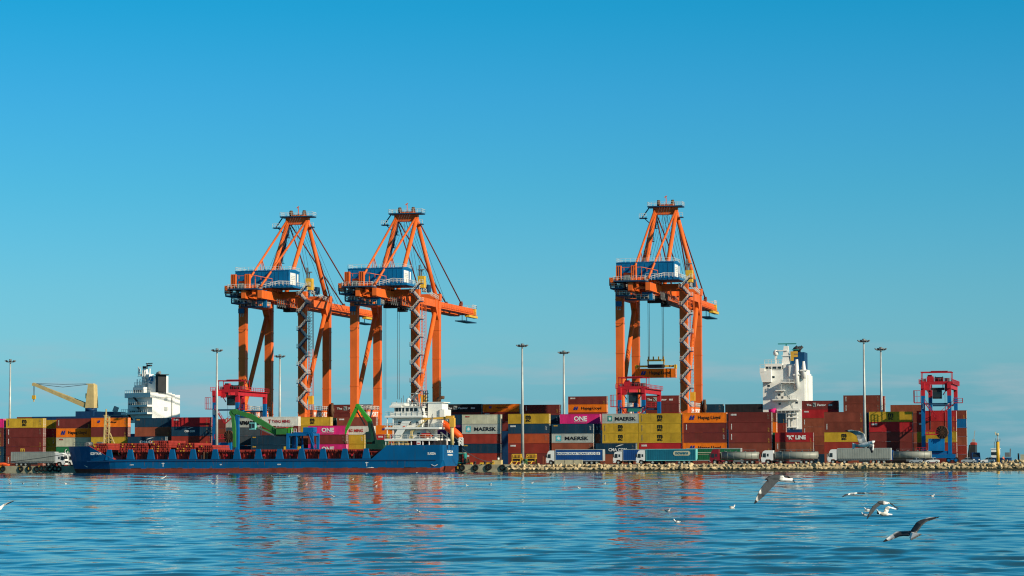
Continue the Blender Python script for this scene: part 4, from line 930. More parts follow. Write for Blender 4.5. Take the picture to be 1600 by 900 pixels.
# hatch coaming with frames, hatch covers
mb = MB(); c0, c1 = x_fe + 1, x_ps + 2
mb.box(c0, c1, -HB + 1.9, HB - 1.9, DZ, DZ + 1.75)
n = 74
for k in range(n):
    x = c0 + (c1 - c0) * (k + .5) / n; mb.bar((x, -HB + 1.85, DZ), (x, -HB + 1.62, DZ + 1.7), .14, .3)
mb.box(c0, c1, -HB + 1.45, HB - 1.5, DZ + 1.76, DZ + 2.0)
co = part('hatch_coaming', mb, M['deckred'], ship)
rg = random.Random(2)
mb = MB()
for k in range(26):
    x = c0 + 2 + rg.random() * (c1 - c0 - 4); s = rg.uniform(.15, .35); mb.box(x - s, x + s, -HB + 1.2, -HB + 1.5, DZ + .05, DZ + rg.uniform(.5, 1.5))
part('deck_fitting', mb, M['dark'], ship)
for px in (192, 260, 292, 352, 410, 455, 548, 560):
    x = sx(px); mb = MB(); mb.cyl((x, -HB + 1.2, DZ + 1.1), (0, 1, 0), .28, .4, 10); mb.bar((x - .8, -HB + 1.3, DZ), (x - .8, -HB + 1.3, DZ + 1.5), .12); part('vent', mb, M['rtgred'], ship)
mb = MB(); x = sx(316.5); mb.bar((x, -HB + 1.2, DZ), (x, -HB + 1.2, DZ + 2), .35); mb.bar((x + .9, -HB + 1.2, DZ), (x + .9, -HB + 1.2, DZ + 2), .35); part('ladder', mb, M['brownreel'], ship)
def hatch_stack(pa, pb, n, rows, z0=DZ + 2.0):
    xa, xb = sx(pa), sx(pb); mb = MB(); 
    for r in range(rows):
        z = z0 + r * .62; mb.box(xa + .15 * r, xb - .12 * r, -HB + 1.3, HB - 1.5, z, z + .56)
        k = int((xb - xa) / .55)
        for i in range(k):
            x = xa + .2 + i * .55 + rg.uniform(-.12, .12)
            if rg.random() < .8: mb.box(x, x + rg.uniform(.1, .32), -HB + 1.12, -HB + 1.3, z + .06, z + .5)
    o = part('hatch_cover', mb, M['deckred'], ship)
    if rows > 2:
        mb = MB()
        for i in range(n):
            x = xa + (xb - xa) * (.18 + .3 * i)
            for r in range(rows):
                if rg.random() < .7: mb.cyl((x + rg.uniform(-.5, .5), -HB + 1.08, z0 + r * .62 + .3), (0, 1, 0), .17, .16, 8)
        part('hatch_roller', mb, M['yel'], o)
hatch_stack(182, 230, 2, 4); hatch_stack(231, 263, 2, 5); hatch_stack(272, 303, 3, 4, DZ + 2.0); hatch_stack(306, 331, 1, 3); hatch_stack(144, 167, 1, 4)
for pa, pb in ((334, 366), (368, 400), (402, 434), (436, 468), (470, 502), (504, 536), (538, 572)): hatch_stack(pa, pb, 1, 1)
# foremast
mb = MB(); xm = sx(150); w = .95
P4 = [(xm - .9, -.4, FZ - .6), (xm + .5, -.4, FZ - .6), (xm + .5, .4, FZ - .6), (xm - .9, .4, FZ - .6)]; T4 = [(xm - .5, -.35, 15.4), (xm + .5, -.35, 15.0), (xm + .5, .35, 15.0), (xm - .5, .35, 15.4)]
for a_, t_ in zip(P4, T4): mb.bar(a_, t_, .34 if a_[0] < xm else .16)
for k in range(7):
    f = k / 7; 
    for i in range(4):
        p = Vector(P4[i]).lerp(Vector(T4[i]), f); q = Vector(P4[(i + 1) % 4]).lerp(Vector(T4[(i + 1) % 4]), f); r_ = Vector(P4[(i + 1) % 4]).lerp(Vector(T4[(i + 1) % 4]), f + 1 / 7)
        mb.bar(p, q, .09); mb.bar(p, r_, .06)
mb.bar((xm - .4, 0, 15), (xm - .4, 0, 17.0), .3); mb.bar((xm + .8, 0, 10.5), (xm + 3.4, 0, 4.6), .22); mb.bar((xm + 1.6, 0, 8.5), (xm + .3, 0, 8.5), .14)
part('foremast', mb, M['shipcream'], ship)
mb = MB(); mb.rail([(2.5, -2.6, FZ), (8, -5.6, FZ), (x_fc - 1, -6.6, FZ)], 1.0, .09, 1.5); mb.cyl((6, 0, FZ + .6), (0, 1, 0), .6, 3, 12); mb.box(9, 10.5, -2, -1, FZ, FZ + 1.2); part('windlass', mb, M['steel'], ship)
# --- the white house
WH = M['shipwhite']
Z = lambda py, px=640: hgt(px, py, QT - 8)          # height of a picture row at the house
xa, xb = sx(599), sx(680)
def block(name, pa, pb, zt, zb, yb=6.6, mat=None, parent=None):
    mb = MB(); mb.box(sx(pa), sx(pb), -yb, yb, zb, zt); return part(name, mb, mat or WH, parent or ship)
zA, zB, zC, zD, zE = Z(689), Z(671), Z(653), Z(637.5), Z(699.5)
b1 = block('lower_house', 612, 676, zA, PZ, 5.2, M['shipwhite'])
d1 = block('boat_deck', 599.5, 681, zA + .55, zA, 6.9); 
h2 = block('middle_house', 612, 662, zB, zA + .55, 5.4)
d2 = block('upper_deck', 599.5, 685, zB + .5, zB, 6.7)
h3 = block('upper_house', 611, 654, zC, zB + .5, 5.2)
d3 = block('bridge_deck', 599.5, 660, zC + .5, zC, 6.8)
mb = MB(); mb.hexa([(sx(606), -6.6, zC + .5), (sx(657), -6.6, zC + .5), (sx(657), 6.6, zC + .5), (sx(606), 6.6, zC + .5), (sx(609), -6.6, zC + 1.3), (sx(657), -6.6, zC + 1.3), (sx(657), 6.6, zC + 1.3), (sx(609), 6.6, zC + 1.3)])
mb.box(sx(612), sx(655.5), -5.4, 5.4, zC + 1.3, zD); br = part('bridge', mb, WH, ship)
mb = MB(); mb.box(sx(606), sx(625), -6.2, 6.2, zD, zD + .55); mb.box(sx(625), sx(658), -5.6, 5.6, zD, zD + .25); mb.hexa([(sx(607), -5.8, zD + .55), (sx(628), -5.8, zD + .55), (sx(628), 5.8, zD + .55), (sx(607), 5.8, zD + .55), (sx(610), -5.8, zD + 1.1), (sx(628), -5.8, zD + 1.1), (sx(628), 5.8, zD + 1.1), (sx(610), 5.8, zD + 1.1)]); part('bridge_roof', mb, WH, br)
for pa, pb in ((614, 618.5), (619.5, 623), (625, 628), (630.5, 635), (637, 641.5), (643.5, 648)):
    mb = MB(); mb.box(sx(pa), sx(pb), -5.46, -5.402, zC + 1.55 - (1.2 if pa == 625 else 0), zC + 2.75); part('bridge_window', mb, M['glass'], br)
for k in range(5):
    mb = MB(); y = -4.6 + k * 2.1; mb.box(sx(612) - .06, sx(612), y, y + 1.5, zC + 1.5, zC + 2.6); part('bridge_window', mb, M['glass'], br)
for pa, z in ((618, zB + 1.2), (634, zB + 1.2), (646, zB + 1.2), (617, zA + 1.3), (648, zA + 1.3), (655, zA + 1.2)):
    mb = MB(); x = sx(pa); yy = 5.2 if z > zB else 5.4; mb.box(x, x + .7, -yy - .05, -yy - .002, z, z + .75); part('window', mb, M['glass'], h3 if z > zB else h2)
for pa in (632, 641, 650, 660, 667):
    mb = MB(); x = sx(pa); mb.box(x, x + .8, -5.26, -5.202, PZ + .1, PZ + 1.5); part('window', mb, M['dark'], b1)
mb = MB()
for z, p0, p1, y in ((zA + .55, 599.5, 681, 6.8), (zB + .5, 599.5, 685, 6.6), (zC + .5, 600, 660, 6.7), (zD + .3, 608, 657, 5.5)):
    mb.rail([(sx(p0), 0, z), (sx(p0), -y, z), (sx(p1), -y, z), (sx(p1), 0, z)], 1.0, .08, 1.5)
part('railing', mb, M['rail'], ship)
mb = MB()
for px in (601, 610, 622, 641, 650, 659, 669): x = sx(px); mb.bar((x, -6.6, PZ), (x, -6.6, zA), .22)
for px in (603, 612): x = sx(px); mb.bar((x, -6.4, zA + .5), (x, -6.4, zC), .22)
part('post', mb, WH, ship)
mb = MB(); mb.hexa([(sx(611), -6.62, zA + .56), (sx(622), -6.62, zA + .56), (sx(622), -6.4, zA + .56), (sx(611), -6.4, zA + .56), (sx(627), -6.62, zC - .9), (sx(640), -6.62, zC - .9), (sx(640), -6.4, zC - .9), (sx(627), -6.4, zC - .9)]); part('sloping_wing', mb, WH, ship)
for a0, z0, a1, z1 in ((617, zA + .6, 626, zB), (668, zB + .5, 674, zC), (664, zC - 3.0, 676, zA + 1.4), (659, zC + .6, 655, zD + .3)):
    mb = MB(); mb.bar((sx(a0), -6.2, z0), (sx(a1), -6.2, z1), .7, .18); mb.rail([(sx(a0), -6.55, z0), (sx(a1), -6.55, z1)], .9, .07, 1.2); part('stair', mb, M['steel'], ship)
fb = block('funnel', 661, 683, Z(630), zB + .5, 3.0); mb = MB(); mb.box(sx(680), sx(687.5), -3.4, 3.0, Z(655), Z(640.5)); part('funnel_casing', mb, WH, fb)
mb = MB(); mb.box(sx(681.5), sx(683), -3.06, -3.0, Z(652), Z(640)); part('funnel_vent', mb, M['dark'], fb)
mb = MB(); mb.box(sx(660.5), sx(686), -3.2, 3.2, Z(630), Z(628.8)); part('funnel_top', mb, WH, fb)
mb = MB(); x = sx(671); mb.tube([(x, 0, Z(629)), (x + .2, 0, Z(624)), (x + 1.2, 0, Z(621.5)), (x + 1.8, 0, Z(621.8))], .45, 10); part('exhaust_pipe', mb, M['brownreel'], fb)
mb = MB(); x = sx(625.5); mb.bar((x, 0, zD + .3), (x, 0, Z(632)), .5); mb.lathe([(.05, 0), (.62, .1), (.68, .8), (.6, 1.3), (.3, 1.65), (.02, 1.75)], (x, 0, Z(632)), 16); part('radar_dome', mb, WH, ship)
mb = MB(); x = sx(637); 
for dx, dy in ((-.6, -.5), (.6, -.5), (.6, .5), (-.6, .5)): mb.bar((x + dx, dy, zD + .2), (x + dx * .7, dy * .7, Z(617)), .16)
for k in range(6): z = zD + .5 + k * .6; mb.bar((x - .55, -.45, z), (x + .55, -.45, z + .5), .1); mb.bar((x - .55, -.45, z), (x + .55, -.45, z), .1)
part('mast', mb, M['steel'], ship)
mb = MB(); mb.lathe([(.1, 0), (.5, .1), (.5, .35), (.1, .5)], (x, 0, Z(617)), 12); mb.bar((x - 1.7, 0, Z(614.8)), (x + 1.7, 0, Z(614.8)), .2, .16); part('radar_scanner', mb, M['galv'], ship)
mb = MB()
for px, zt in ((616, 622), (619, 618), (608, 627), (652, 626), (655, 628)): mb.bar((sx(px), -1, zD), (sx(px), -1, Z(zt)), .1)
part('aerial', mb, M['steel'], ship)
# dark clutter around the stair mast between house and funnel
mb = MB(); rg = random.Random(9)
for k in range(5): z = zD + k * .9; mb.box(sx(653), sx(659.5), -2.5, -1.2, z, z + .12); mb.bar((sx(653.5), -2.4, z), (sx(659), -2.4, z + .9), .12)
for px in (653, 656, 659.5): mb.bar((sx(px), -2.4, zD - 1), (sx(px), -2.4, zD + 4.4), .16)
part('signal_mast', mb, M['dark'], ship)
# provision cranes
mb = MB(); x = sx(701.5); mb.cyl((x, -4.6, (PZ + Z(668)) / 2), (0, 0, 1), .48, Z(668) - PZ, 14); cp = part('crane_pedestal', mb, M['shipcream'], ship)
mb = MB(); mb.box(x - .55, x + .75, -5.2, -4.0, Z(668), Z(654)); mb.box(x - 1.6, x + .5, -5.1, -4.1, Z(655), Z(650.5)); mb.bar((x, -4.6, Z(653.2)), (sx(643), -4.6, Z(656)), .5, .62, .3, .34); mb.bar((x - .3, -4.6, Z(663)), (x - 2.4, -4.6, Z(655)), .22); part('crane_jib', mb, M['shiporange'], cp)
mb = MB(); x = sx(640.5); mb.bar((x, -6.2, zA + .6), (x, -6.2, Z(674)), .55); mb.bar((x, -6.2, Z(675)), (sx(664), -6.2, Z(657.5)), .42, .5, .25, .3); mb.box(x - .5, x + .5, -6.5, -5.9, zA + .56, zA + 1.2); part('store_crane', mb, M['shipcream'], ship)
# boats
def boat_mesh(L_, w, h):
    mb = MB(); n = 10; rings = []; mb.smooth = True
    for i in range(n + 1):
        f = i / n * 2 - 1; s = math.sqrt(max(.02, 1 - abs(f) ** 2.6)); rings.append([mb._av((f * L_ / 2, w / 2 * s * math.cos(a), h / 2 * s ** .6 * math.sin(a) * (1 if math.sin(a) < 0 else .85))) for a in [2 * math.pi * j / 12 for j in range(12)]])
    for i in range(n):
        for j in range(12): mb.face([rings[i][j], rings[i][(j + 1) % 12], rings[i + 1][(j + 1) % 12], rings[i + 1][j]])
    mb.face(rings[0][::-1]); mb.face(rings[-1]); return mb
lb = tag(obj('lifeboat', boat_mesh(7.4, 2.4, 2.3).mesh('lifeboat', M['lifeorange']), None), 'orange enclosed lifeboat tilted nose down on the stern ramp of the blue ship', 'lifeboat')
SM = Matrix.Translation(ship.location) @ Matrix.Rotation(-YAW, 4, 'Z')
lb.matrix_world = SM @ Matrix.Translation((sx(694.5), -1.0, Z(671.5))) @ Matrix.Rotation(R(37), 4, 'Y')
mb = MB(); mb.box(-1.5, .3, -.6, .6, .75, 1.4); part('conning_tower', mb, M['lifeorange'], lb)
rb_ = boat_mesh(3.7, 1.5, 1.15); rbo = tag(obj('rescue_boat', rb_.mesh('rescue_boat', M['lifeorange']), None), 'small orange rescue boat on the deck beside the cream store crane', 'boat')
rbo.matrix_world = SM @ Matrix.Translation((sx(663.5), -6.0, Z(681)))
mb = MB(); mb.box(-1.2, 1.2, -.5, .5, .4, .62); part('boat_cover', mb, M['rtgred'], rbo)
mb = MB(); mb.bar((sx(684), -1.0, Z(668)), (sx(708), -1.0, Z(690)), .5, .3); mb.bar((sx(684), 1.0, Z(668)), (sx(708), 1.0, Z(690)), .5, .3); mb.bar((sx(688), -1, PZ), (sx(688), -1, Z(672)), .3); mb.bar((sx(678), -1.1, Z(676)), (sx(700), -1.1, Z(692)), .3)
for px in (708, 713.2):
    mb.bar((sx(px), -1.6, PZ - .2), (sx(px), -1.6, Z(685)), .32)
mb.bar((sx(708), -1.6, Z(685)), (sx(713.4), -1.6, Z(685)), .35); mb.bar((sx(706), -1.6, Z(690)), (sx(713), -1.6, PZ), .3); mb.bar((sx(708), -1.6, Z(692)), (sx(713.4), -1.6, Z(692)), .25)
part('lifeboat_ramp', mb, WH, ship)
mb = MB()
for px, c_ in ((637.5, 0), (646, 0), (658, 1), (670, 1), (681, 1), (690, 1)): x = sx(px); mb.cur = c_; mb.box(x - .6, x + .6, -5.9, -5.3, PZ, PZ + 1.5 - .3 * c_)
part('deck_locker', mb, [M['cabred'], M['dark']], ship)
mb = MB(); mb.rail([(sx(606), -6.9, PZ), (sx(636), -6.9, PZ)], 1.0, .09, 1.2)
for k in range(14): x = sx(606) + k * .42; mb.box(x, x + .3, -6.5, -6.1, PZ, PZ + .5)
part('mooring_gear', mb, M['shipcream'], ship)
mb = MB(); mb.cyl((sx(603.5), -6.3, zA + 1.2), (0, 0, 1), .45, 1.2, 12); part('drum', mb, M['yel'], ship)
mb = MB(); mb.cyl((sx(629.5), -6.63, zB + 0.4), (0, 1, 0), .42, .1, 16); mb.cur = 1; mb.cyl((sx(629.5), -6.66, zB + .4), (0, 1, 0), .2, .1, 12); part('life_ring', mb, [M['lifeorange'], WH], ship)
mb = MB(); mb.box(sx(650), sx(656), -6.98, -6.92, PZ + .1, PZ + .95); bn = part('banner', mb, M['winK'], ship); mb = MB(); mb.box(sx(651), sx(655), -7.0, -6.985, PZ + .3, PZ + .6); part('banner_mark', mb, M['redink'], bn)
# mooring lines from the stern to the quay
for px, z, qx in ((711, 6.0, 771), (712, 5.2, 730)):
    p = SM @ Vector((sx(px), -1, z)); q = on(qx, QT + 1.5, GZ + .7); mb = MB()
    mb.tube([p.lerp(q, i / 10) - Vector((0, 0, .8 * math.sin(math.pi * i / 10))) for i in range(11)], .07, 6); tag(part('mooring_line', mb, M['rope']), 'mooring line from the ship stern to the ' + ('yellow concrete block' if qx == 771 else 'quay near the teal frame'), 'rope')
p = SM @ Vector((4, -2, 5.6)); q = on(-40, QT + 1, GZ + .6); mb = MB(); mb.tube([p.lerp(q, i / 8) - Vector((0, 0, .5 * math.sin(math.pi * i / 8))) for i in range(9)], .08, 6); tag(part('mooring_line', mb, M['rope']), 'bow mooring line running left across the grey trailer', 'rope')

# ================================================================== the two container ships beyond the cranes
def far_hull(pa, pb, t, beam, dz, mat):
    a = on(pa, t, 0); b = on(pb, t, 0); L_ = (b - a).length; mb = MB(); hb = beam / 2; ST = []
    for x in np.concatenate([np.linspace(0, 24, 7), np.linspace(30, L_ - 12, 6), [L_ - 5, L_]]):
        k = 1 - max(0, 1 - x / 26) ** 2.2; ke = 1 if x < L_ - 11 else (.94 if x < L_ - 1 else .82)
        ST.append((float(x), [hb * k * ke * .9, hb * k * ke, hb * k * ke, hb * min(1, k * 1.1) * ke], [-3, .8, 1.0, dz]))
    hull_loft(mb, ST, [0, 0, 1, 1]); return a, mb, L_
T2 = 92 + 2.2 + 15
p, mb, L2 = far_hull(655, 1318, T2, 30, 12.2, 'navy')
ship2 = thing('container_ship', 'far ship with a tall white bridge and dark blue funnel, berthed behind the stacks', 'container ship', p, -YAW)
part('hull', mb, [M['boot'], M['navyhull']], ship2)
T2F = T2 - 13.6                                      # the near container row on its deck
def s2(px, t=T2F): return (on(px, t, 0) - on(655, t, 0)).length + (on(655, t, 0) - p).dot(U)
Z2 = lambda py, px=1225: hgt(px, py, T2F)
def b2(name, pa, pb, ya, yb, y0, y1, mat=None, par=None):
    mb = MB(); mb.box(s2(pa), s2(pb), y0, y1, Z2(yb), Z2(ya)); return part(name, mb, mat or WH, par or ship2)
tw = b2('bridge_tower', 1192.5, 1258, 577, 690, -13.4, 0)
mb = MB(); mb.box(s2(1260), s2(1262.5), -11, -1, Z2(690), Z2(586)); mb.box(s2(1258), s2(1260), -12.6, 0, Z2(690), Z2(583)); part('casing', mb, WH, ship2)
w2 = b2('wheelhouse', 1196, 1223, 568, 577, -13.6, 4)
mb = MB(); mb.box(s2(1189.5), s2(1197), -15.5, 12, Z2(582), Z2(575)); mb.hexa([(s2(1193), -15.5, Z2(597)), (s2(1207), -15.5, Z2(597)), (s2(1207), -13.45, Z2(597)), (s2(1193), -13.45, Z2(597)), (s2(1189.5), -15.5, Z2(582)), (s2(1207), -15.5, Z2(577)), (s2(1207), -13.45, Z2(577)), (s2(1189.5), -13.45, Z2(582))]); part('bridge_wing', mb, WH, ship2)
for pa, pb in ((1197.5, 1202), (1203.5, 1206), (1208.5, 1214.5), (1216.5, 1222)):
    mb = MB(); mb.box(s2(pa), s2(pb), -13.68, -13.6, Z2(576), Z2(572.5)); part('window', mb, M['glass'], w2)
for px, py in ((1209, 589), (1201.5, 602.5), (1218, 617), (1218.5, 631), (1245, 629), (1222.5, 621)):
    mb = MB(); mb.box(s2(px) - .3, s2(px) + .45, -13.46, -13.402, Z2(py + 1.6), Z2(py - 1.6)); part('porthole', mb, M['glass'], tw)
mb = MB(); mb.rail([(s2(1190), -15.4, Z2(575)), (s2(1207), -15.4, Z2(575))], 1.1, .12, 1.5); mb.rail([(s2(1196), -13.5, Z2(568)), (s2(1223), -13.5, Z2(568))], 1.2, .14, 1.2)
for y, a0, a1 in ((600, 1222, 1243), (625, 1214, 1247), (645, 1216, 1250)): mb.rail([(s2(a0), -15.6, Z2(y)), (s2(a1), -15.6, Z2(y))], 1.2, .12, 1.5)
part('railing', mb, M['rail'], ship2)
for y, a0, a1 in ((597, 1222, 1243), (609.5, 1214, 1228), (624, 1209, 1247), (640, 1216, 1252)):
    mb = MB(); mb.box(s2(a0), s2(a1), -15.7, -13.41, Z2(y + 1.6), Z2(y)); part('deck_balcony', mb, WH, ship2)
for x0, y0, x1, y1 in ((1226, 610, 1236, 624), (1232, 624, 1240, 639), (1224, 598, 1222, 609)):
    mb = MB(); mb.bar((s2(x0), -15, Z2(y0)), (s2(x1), -15, Z2(y1)), .8, .22); mb.rail([(s2(x0), -15.4, Z2(y0)), (s2(x1), -15.4, Z2(y1))], 1.0, .1, 1.2); part('stair', mb, M['galv'], ship2)
mb = MB(); mb.box(s2(1225), s2(1243), -13.35, -6, Z2(579), Z2(569)) ; mb.box(s2(1234), s2(1243), -14.2, -8, Z2(595), Z2(571)); part('upper_house', mb, WH, ship2)
fn = b2('funnel', 1235.5, 1255.5, 550, 579, -11, -3, M['funnelblue'])
letters('F', 2.3, 3.0, M['gold'], fn, ((s2(1240.5)), -11.06, Z2(556)), bold=.06, name='funnel_emblem')
mb = MB(); mb.box(s2(1255.5), s2(1256.3), -10.9, -3.1, Z2(579), Z2(550)); part('funnel_back', mb, M['navyhull'], fn)
mb = MB()
for px, r in ((1240, .9), (1243.5, .7), (1246.5, .5)): mb.tube([(s2(px), -7, Z2(550)), (s2(px), -7, Z2(545)), (s2(px) + .9, -7, Z2(542 if px < 1245 else 540))], r, 10)
part('exhaust_pipe', mb, M['dark'], fn)
mb = MB(); x = s2(1227.5); mb.hexa([(x - 1.3, -11, Z2(570)), (x + 1.3, -11, Z2(570)), (x + 1.3, -9, Z2(570)), (x - 1.3, -9, Z2(570)), (x - .7, -10.6, Z2(540)), (x + .7, -10.6, Z2(540)), (x + .7, -9.4, Z2(540)), (x - .7, -9.4, Z2(540))]); mb.box(x - 2.6, x + .5, -11, -9, Z2(548), Z2(546.5)); mb.box(x - 1.4, x + 1.6, -11.1, -9, Z2(556), Z2(555)); part('radar_mast', mb, WH, ship2)
mb = MB(); mb.bar((x - 2.6, -10, Z2(536.5)), (x + 3.2, -10, Z2(536.5)), .4, .32); mb.bar((x, -10, Z2(540)), (x, -10, Z2(537)), .35); mb.bar((x + 1.8, -10, Z2(546)), (x + 4, -10, Z2(546)), .3); part('radar_scanner', mb, M['teal'], ship2)
mb = MB(); x = s2(1211.3); mb.bar((x, -10, Z2(568)), (x, -10, Z2(555)), .7); mb.lathe([(.1, 0), (.75, .15), (.9, .9), (.7, 1.6), (.1, 1.9)], (x, -10, Z2(555)), 14); part('radar_dome', mb, WH, ship2)
for px, y0, y1, r in ((1246.5, 608, 562, .85), (1257.5, 592, 565, .7)):
    mb = MB(); x = s2(px); mb.tube([(x, -14.3, Z2(y0)), (x, -14.3, Z2((y0 + y1) / 2)), (x, -14.3, Z2(y1))], [r, r * .95, r * .55], 12); mb.box(x - 1.1, x + 1.1, -15, -13.41, Z2((y0 + y1) / 2 + 2), Z2((y0 + y1) / 2)); part('vent_pipe', mb, WH, ship2)
mb = MB()
for px in (1229, 1234, 1241, 1246): x = s2(px); mb.bar((x, -14.6, Z2(690)), (x, -14.6, Z2(645)), .5)
for y in (646, 652, 667, 680): mb.box(s2(1228), s2(1247), -15.2, -13.42, Z2(y + 1.4), Z2(y))
part('lower_gallery', mb, WH, ship2)
mb = MB(); mb.tube([(s2(1203), -14.6, Z2(644)), (s2(1214), -14.6, Z2(642))], .9, 10); part('liferaft_canister', mb, M['pink'], ship2)
# containers on its deck, in the row nearest to us
def deck_stack(pxl, pxr, tiers, where, dz=12.2, t=None):
    stack(pxl, pxr, t or T2F, tiers, where, base=dz + .01, group='containers on the far ship', htier=2.6)
deck_stack(518, 580, [(632, 'maroon', 'factor'), (645, 'maroon')], 'on the ship behind the middle crane')
deck_stack(690, 752, [(631.3, 'black', 'factor'), (644, 'maroon')], 'on the ship above purple')
deck_stack(754.5, 811, [(631.2, 'orange', 'hapagsmall'), (643.5, 'redrust', 'small')], 'on the ship left of mast')
deck_stack(818.5, 874.5, [(632.3, 'maroon', 'v y'), (645, 'maroon')], 'on the ship right of the tall mast')
deck_stack(888, 948, [(619.2, 'maroon', 'small y'), (631.8, 'orange', 'hapag'), (644.2, 'redrust')], 'on the ship, capped by maroon')
deck_stack(1004, 1061, [(617.9, 'maroon', 'factor'), (630.8, 'maroon')], 'on the ship behind the right crane')
deck_stack(1095, 1130, [(631.5, 'navy', 'c'), (644, 'navy')], 'on the ship beside the right crane leg')
deck_stack(1133.5, 1191, [(631.3, 'black'), (644, 'black')], 'on the ship at the white bridge tower')

# --- left far ship
T1 = 92 + 2.2 + 60
p1, mb, L1 = far_hull(-70, 345, T1, 28, 12.6, 'navy')
ship1 = thing('container_ship', 'far ship with a cream deck crane and a white bridge carrying a round blue logo', 'container ship', p1, -YAW)
part('hull', mb, [M['boot'], M['navyhull']], ship1)
T1F = T1 - 14
def s1(px, t=T1F): return (on(px, t, 0) - p1).dot(U)
Z1 = lambda py, px=235: hgt(px, py, T1F)
ND = M['navyhull']
def b1_(name, pa, pb, ya, yb, y0, y1, mat=None, par=None):
    mb = MB(); mb.box(s1(pa), s1(pb), y0, y1, Z1(yb, (pa + pb) / 2), Z1(ya, (pa + pb) / 2)); return part(name, mb, mat or WH, par or ship1)
b1_('hatch_cover', 48, 190, 650.5, 660, -13, 8, ND); b1_('hatch_cover', 24, 47.5, 651.5, 660, -13, 8, M['brown'])
b1_('crane_base', 114, 142, 642.5, 650.4, -12, -2, ND); b1_('deck_house', 142.2, 172, 643, 650.4, -11, 0, ND); b1_('lashing_bridge', 158, 190, 648, 650.3, -12.5, 4, M['steel'])
xp = s1(129.5); mb = MB(); mb.cyl((xp, -7, (Z1(642, 130) + Z1(637, 130)) / 2), (0, 0, 1), 2.1, Z1(637, 130) - Z1(642.5, 130), 18); dc = part('deck_crane', mb, ND, ship1)
mb = MB(); za, zb_ = Z1(637, 130), Z1(600, 130)
mb.hexa([(xp - 1.5, -9, za), (xp + 1.9, -9, za), (xp + 1.9, -5, za), (xp - 1.5, -5, za), (xp - .6, -8.6, zb_), (xp + 1.6, -8.6, zb_), (xp + 1.6, -5.4, zb_), (xp - .6, -5.4, zb_)]); mb.box(xp - 1.6, xp - .9, -8.4, -5.6, Z1(622, 130), Z1(614, 130)); mb.box(xp - 1.5, xp + 1.2, -8, -6, zb_, Z1(598.5, 130)); part('crane_tower', mb, M['shipcream'], dc)
mb = MB(); 
for dy in (-8.3, -5.7): mb.bar((xp - 1.2, dy, Z1(634, 130)), (s1(38.5), -7 + (dy + 7) * .4, Z1(599, 40)), .7, 1.6, .5, 1.0)
for k in range(10): f = (k + .5) / 10; a_ = Vector((xp - 1.2, -7, Z1(634, 130))).lerp(Vector((s1(38.5), -7, Z1(599, 40))), f); mb.box(a_.x - .15, a_.x + .15, -7 - 1.2 * (1 - f * .5), -7 + 1.2 * (1 - f * .5), a_.z - .15, a_.z + .15)
mb.box(s1(37.5), s1(41), -7.8, -6.2, Z1(602, 40), Z1(598, 40)); part('crane_jib', mb, M['shipcream'], dc)
mb = MB()
for z0, z1 in ((598.8, 598.4), (599.4, 599)): mb.tube([(xp - .6, -7, Z1(z0, 130)), ((xp + s1(40)) / 2, -7, Z1(600.5, 85) - (.8 if z0 > 599 else -.2)), (s1(40), -7, Z1(z1, 40))], .09, 5)
mb.tube([(s1(38.7), -7, Z1(602, 40)), (s1(38.7), -7, Z1(617, 40))], .07, 5); mb.tube([(s1(40), -7, Z1(602, 40)), (s1(40), -7, Z1(617, 40))], .07, 5); part('crane_rope', mb, M['rope'], dc)
mb = MB(); xh = s1(39.3); mb.box(xh - .6, xh + .6, -7.4, -6.6, Z1(623, 40), Z1(617, 40)); mb.bar((xh, -7, Z1(627, 40)), (xh, -7, Z1(623, 40)), .3); part('crane_hook', mb, M['yel'], dc)
mb = MB(); mb.bar((s1(165), -6, Z1(643, 165)), (s1(168), -6, Z1(635, 165)), 1.0, 1.6); part('vent', mb, M['galv'], ship1)
# bridge block turned so that its broad side is nearly edge-on to the sun
BR = Matrix.Identity(4)
h1 = obj('bridge_block', None, ship1, (s1(198), -13.2, 0), R(-30))
def lb_(name, x0, x1, y0, y1, ya, yb, mat=None, par=None):
    mb = MB(); mb.box(x0, x1, y0, y1, Z1(yb), Z1(ya)); return part(name, mb, mat or WH, par or h1)
fw = 13.8
hb_ = lb_('house_wall', 0, fw, 0, 10, 616, 660)
lb_('aft_house', 4, fw - .4, 10.02, 12.6, 617, 660)
mb = MB(); mb.box(-.6, fw + .2, -1.0, 8.5, Z1(621.5), Z1(614)); part('bridge_wing', mb, WH, h1)
wh = lb_('wheelhouse', 2.6, 8.6, .2, 7, 605, 613.9)
for x0, x1 in ((2.9, 3.9), (4.6, 6.1), (6.3, 7.8)):
    mb = MB(); mb.box(x0, x1, .12, .19, Z1(612.6), Z1(609.6)); part('window', mb, M['glass'], wh)
for x0, x1, y in ((3.2, fw, 633), (-1.0, fw, 644.5)):
    mb = MB(); mb.box(x0, x1, -2.2, -.01, Z1(y + 3), Z1(y)); dk = part('deck_balcony', mb, WH, h1)
    mb = MB(); mb.rail([(x0, -2.1, Z1(y)), (x1, -2.1, Z1(y))], 1.1, .1, 1.1); part('railing', mb, M['rail'], dk)
for x0, y0, x1, y1 in ((5.0, 621, 8.2, 632), (6.6, 634, 9.0, 644), (1.6, 647, 4, 656)):
    mb = MB(); mb.bar((x0, -1.2, Z1(y0)), (x1, -1.2, Z1(y1)), .8, .25); part('stair', mb, M['dark'], h1)
mb = MB(); rg = random.Random(4)
for k in range(9): x = rg.uniform(2, 8); mb.box(x, x + .5, -1.6, -.9, Z1(633), Z1(630)); mb.box(x + .6, x + 1, -1.5, -.9, Z1(644.5), Z1(641.5))
part('deck_equipment', mb, M['steel'], h1)
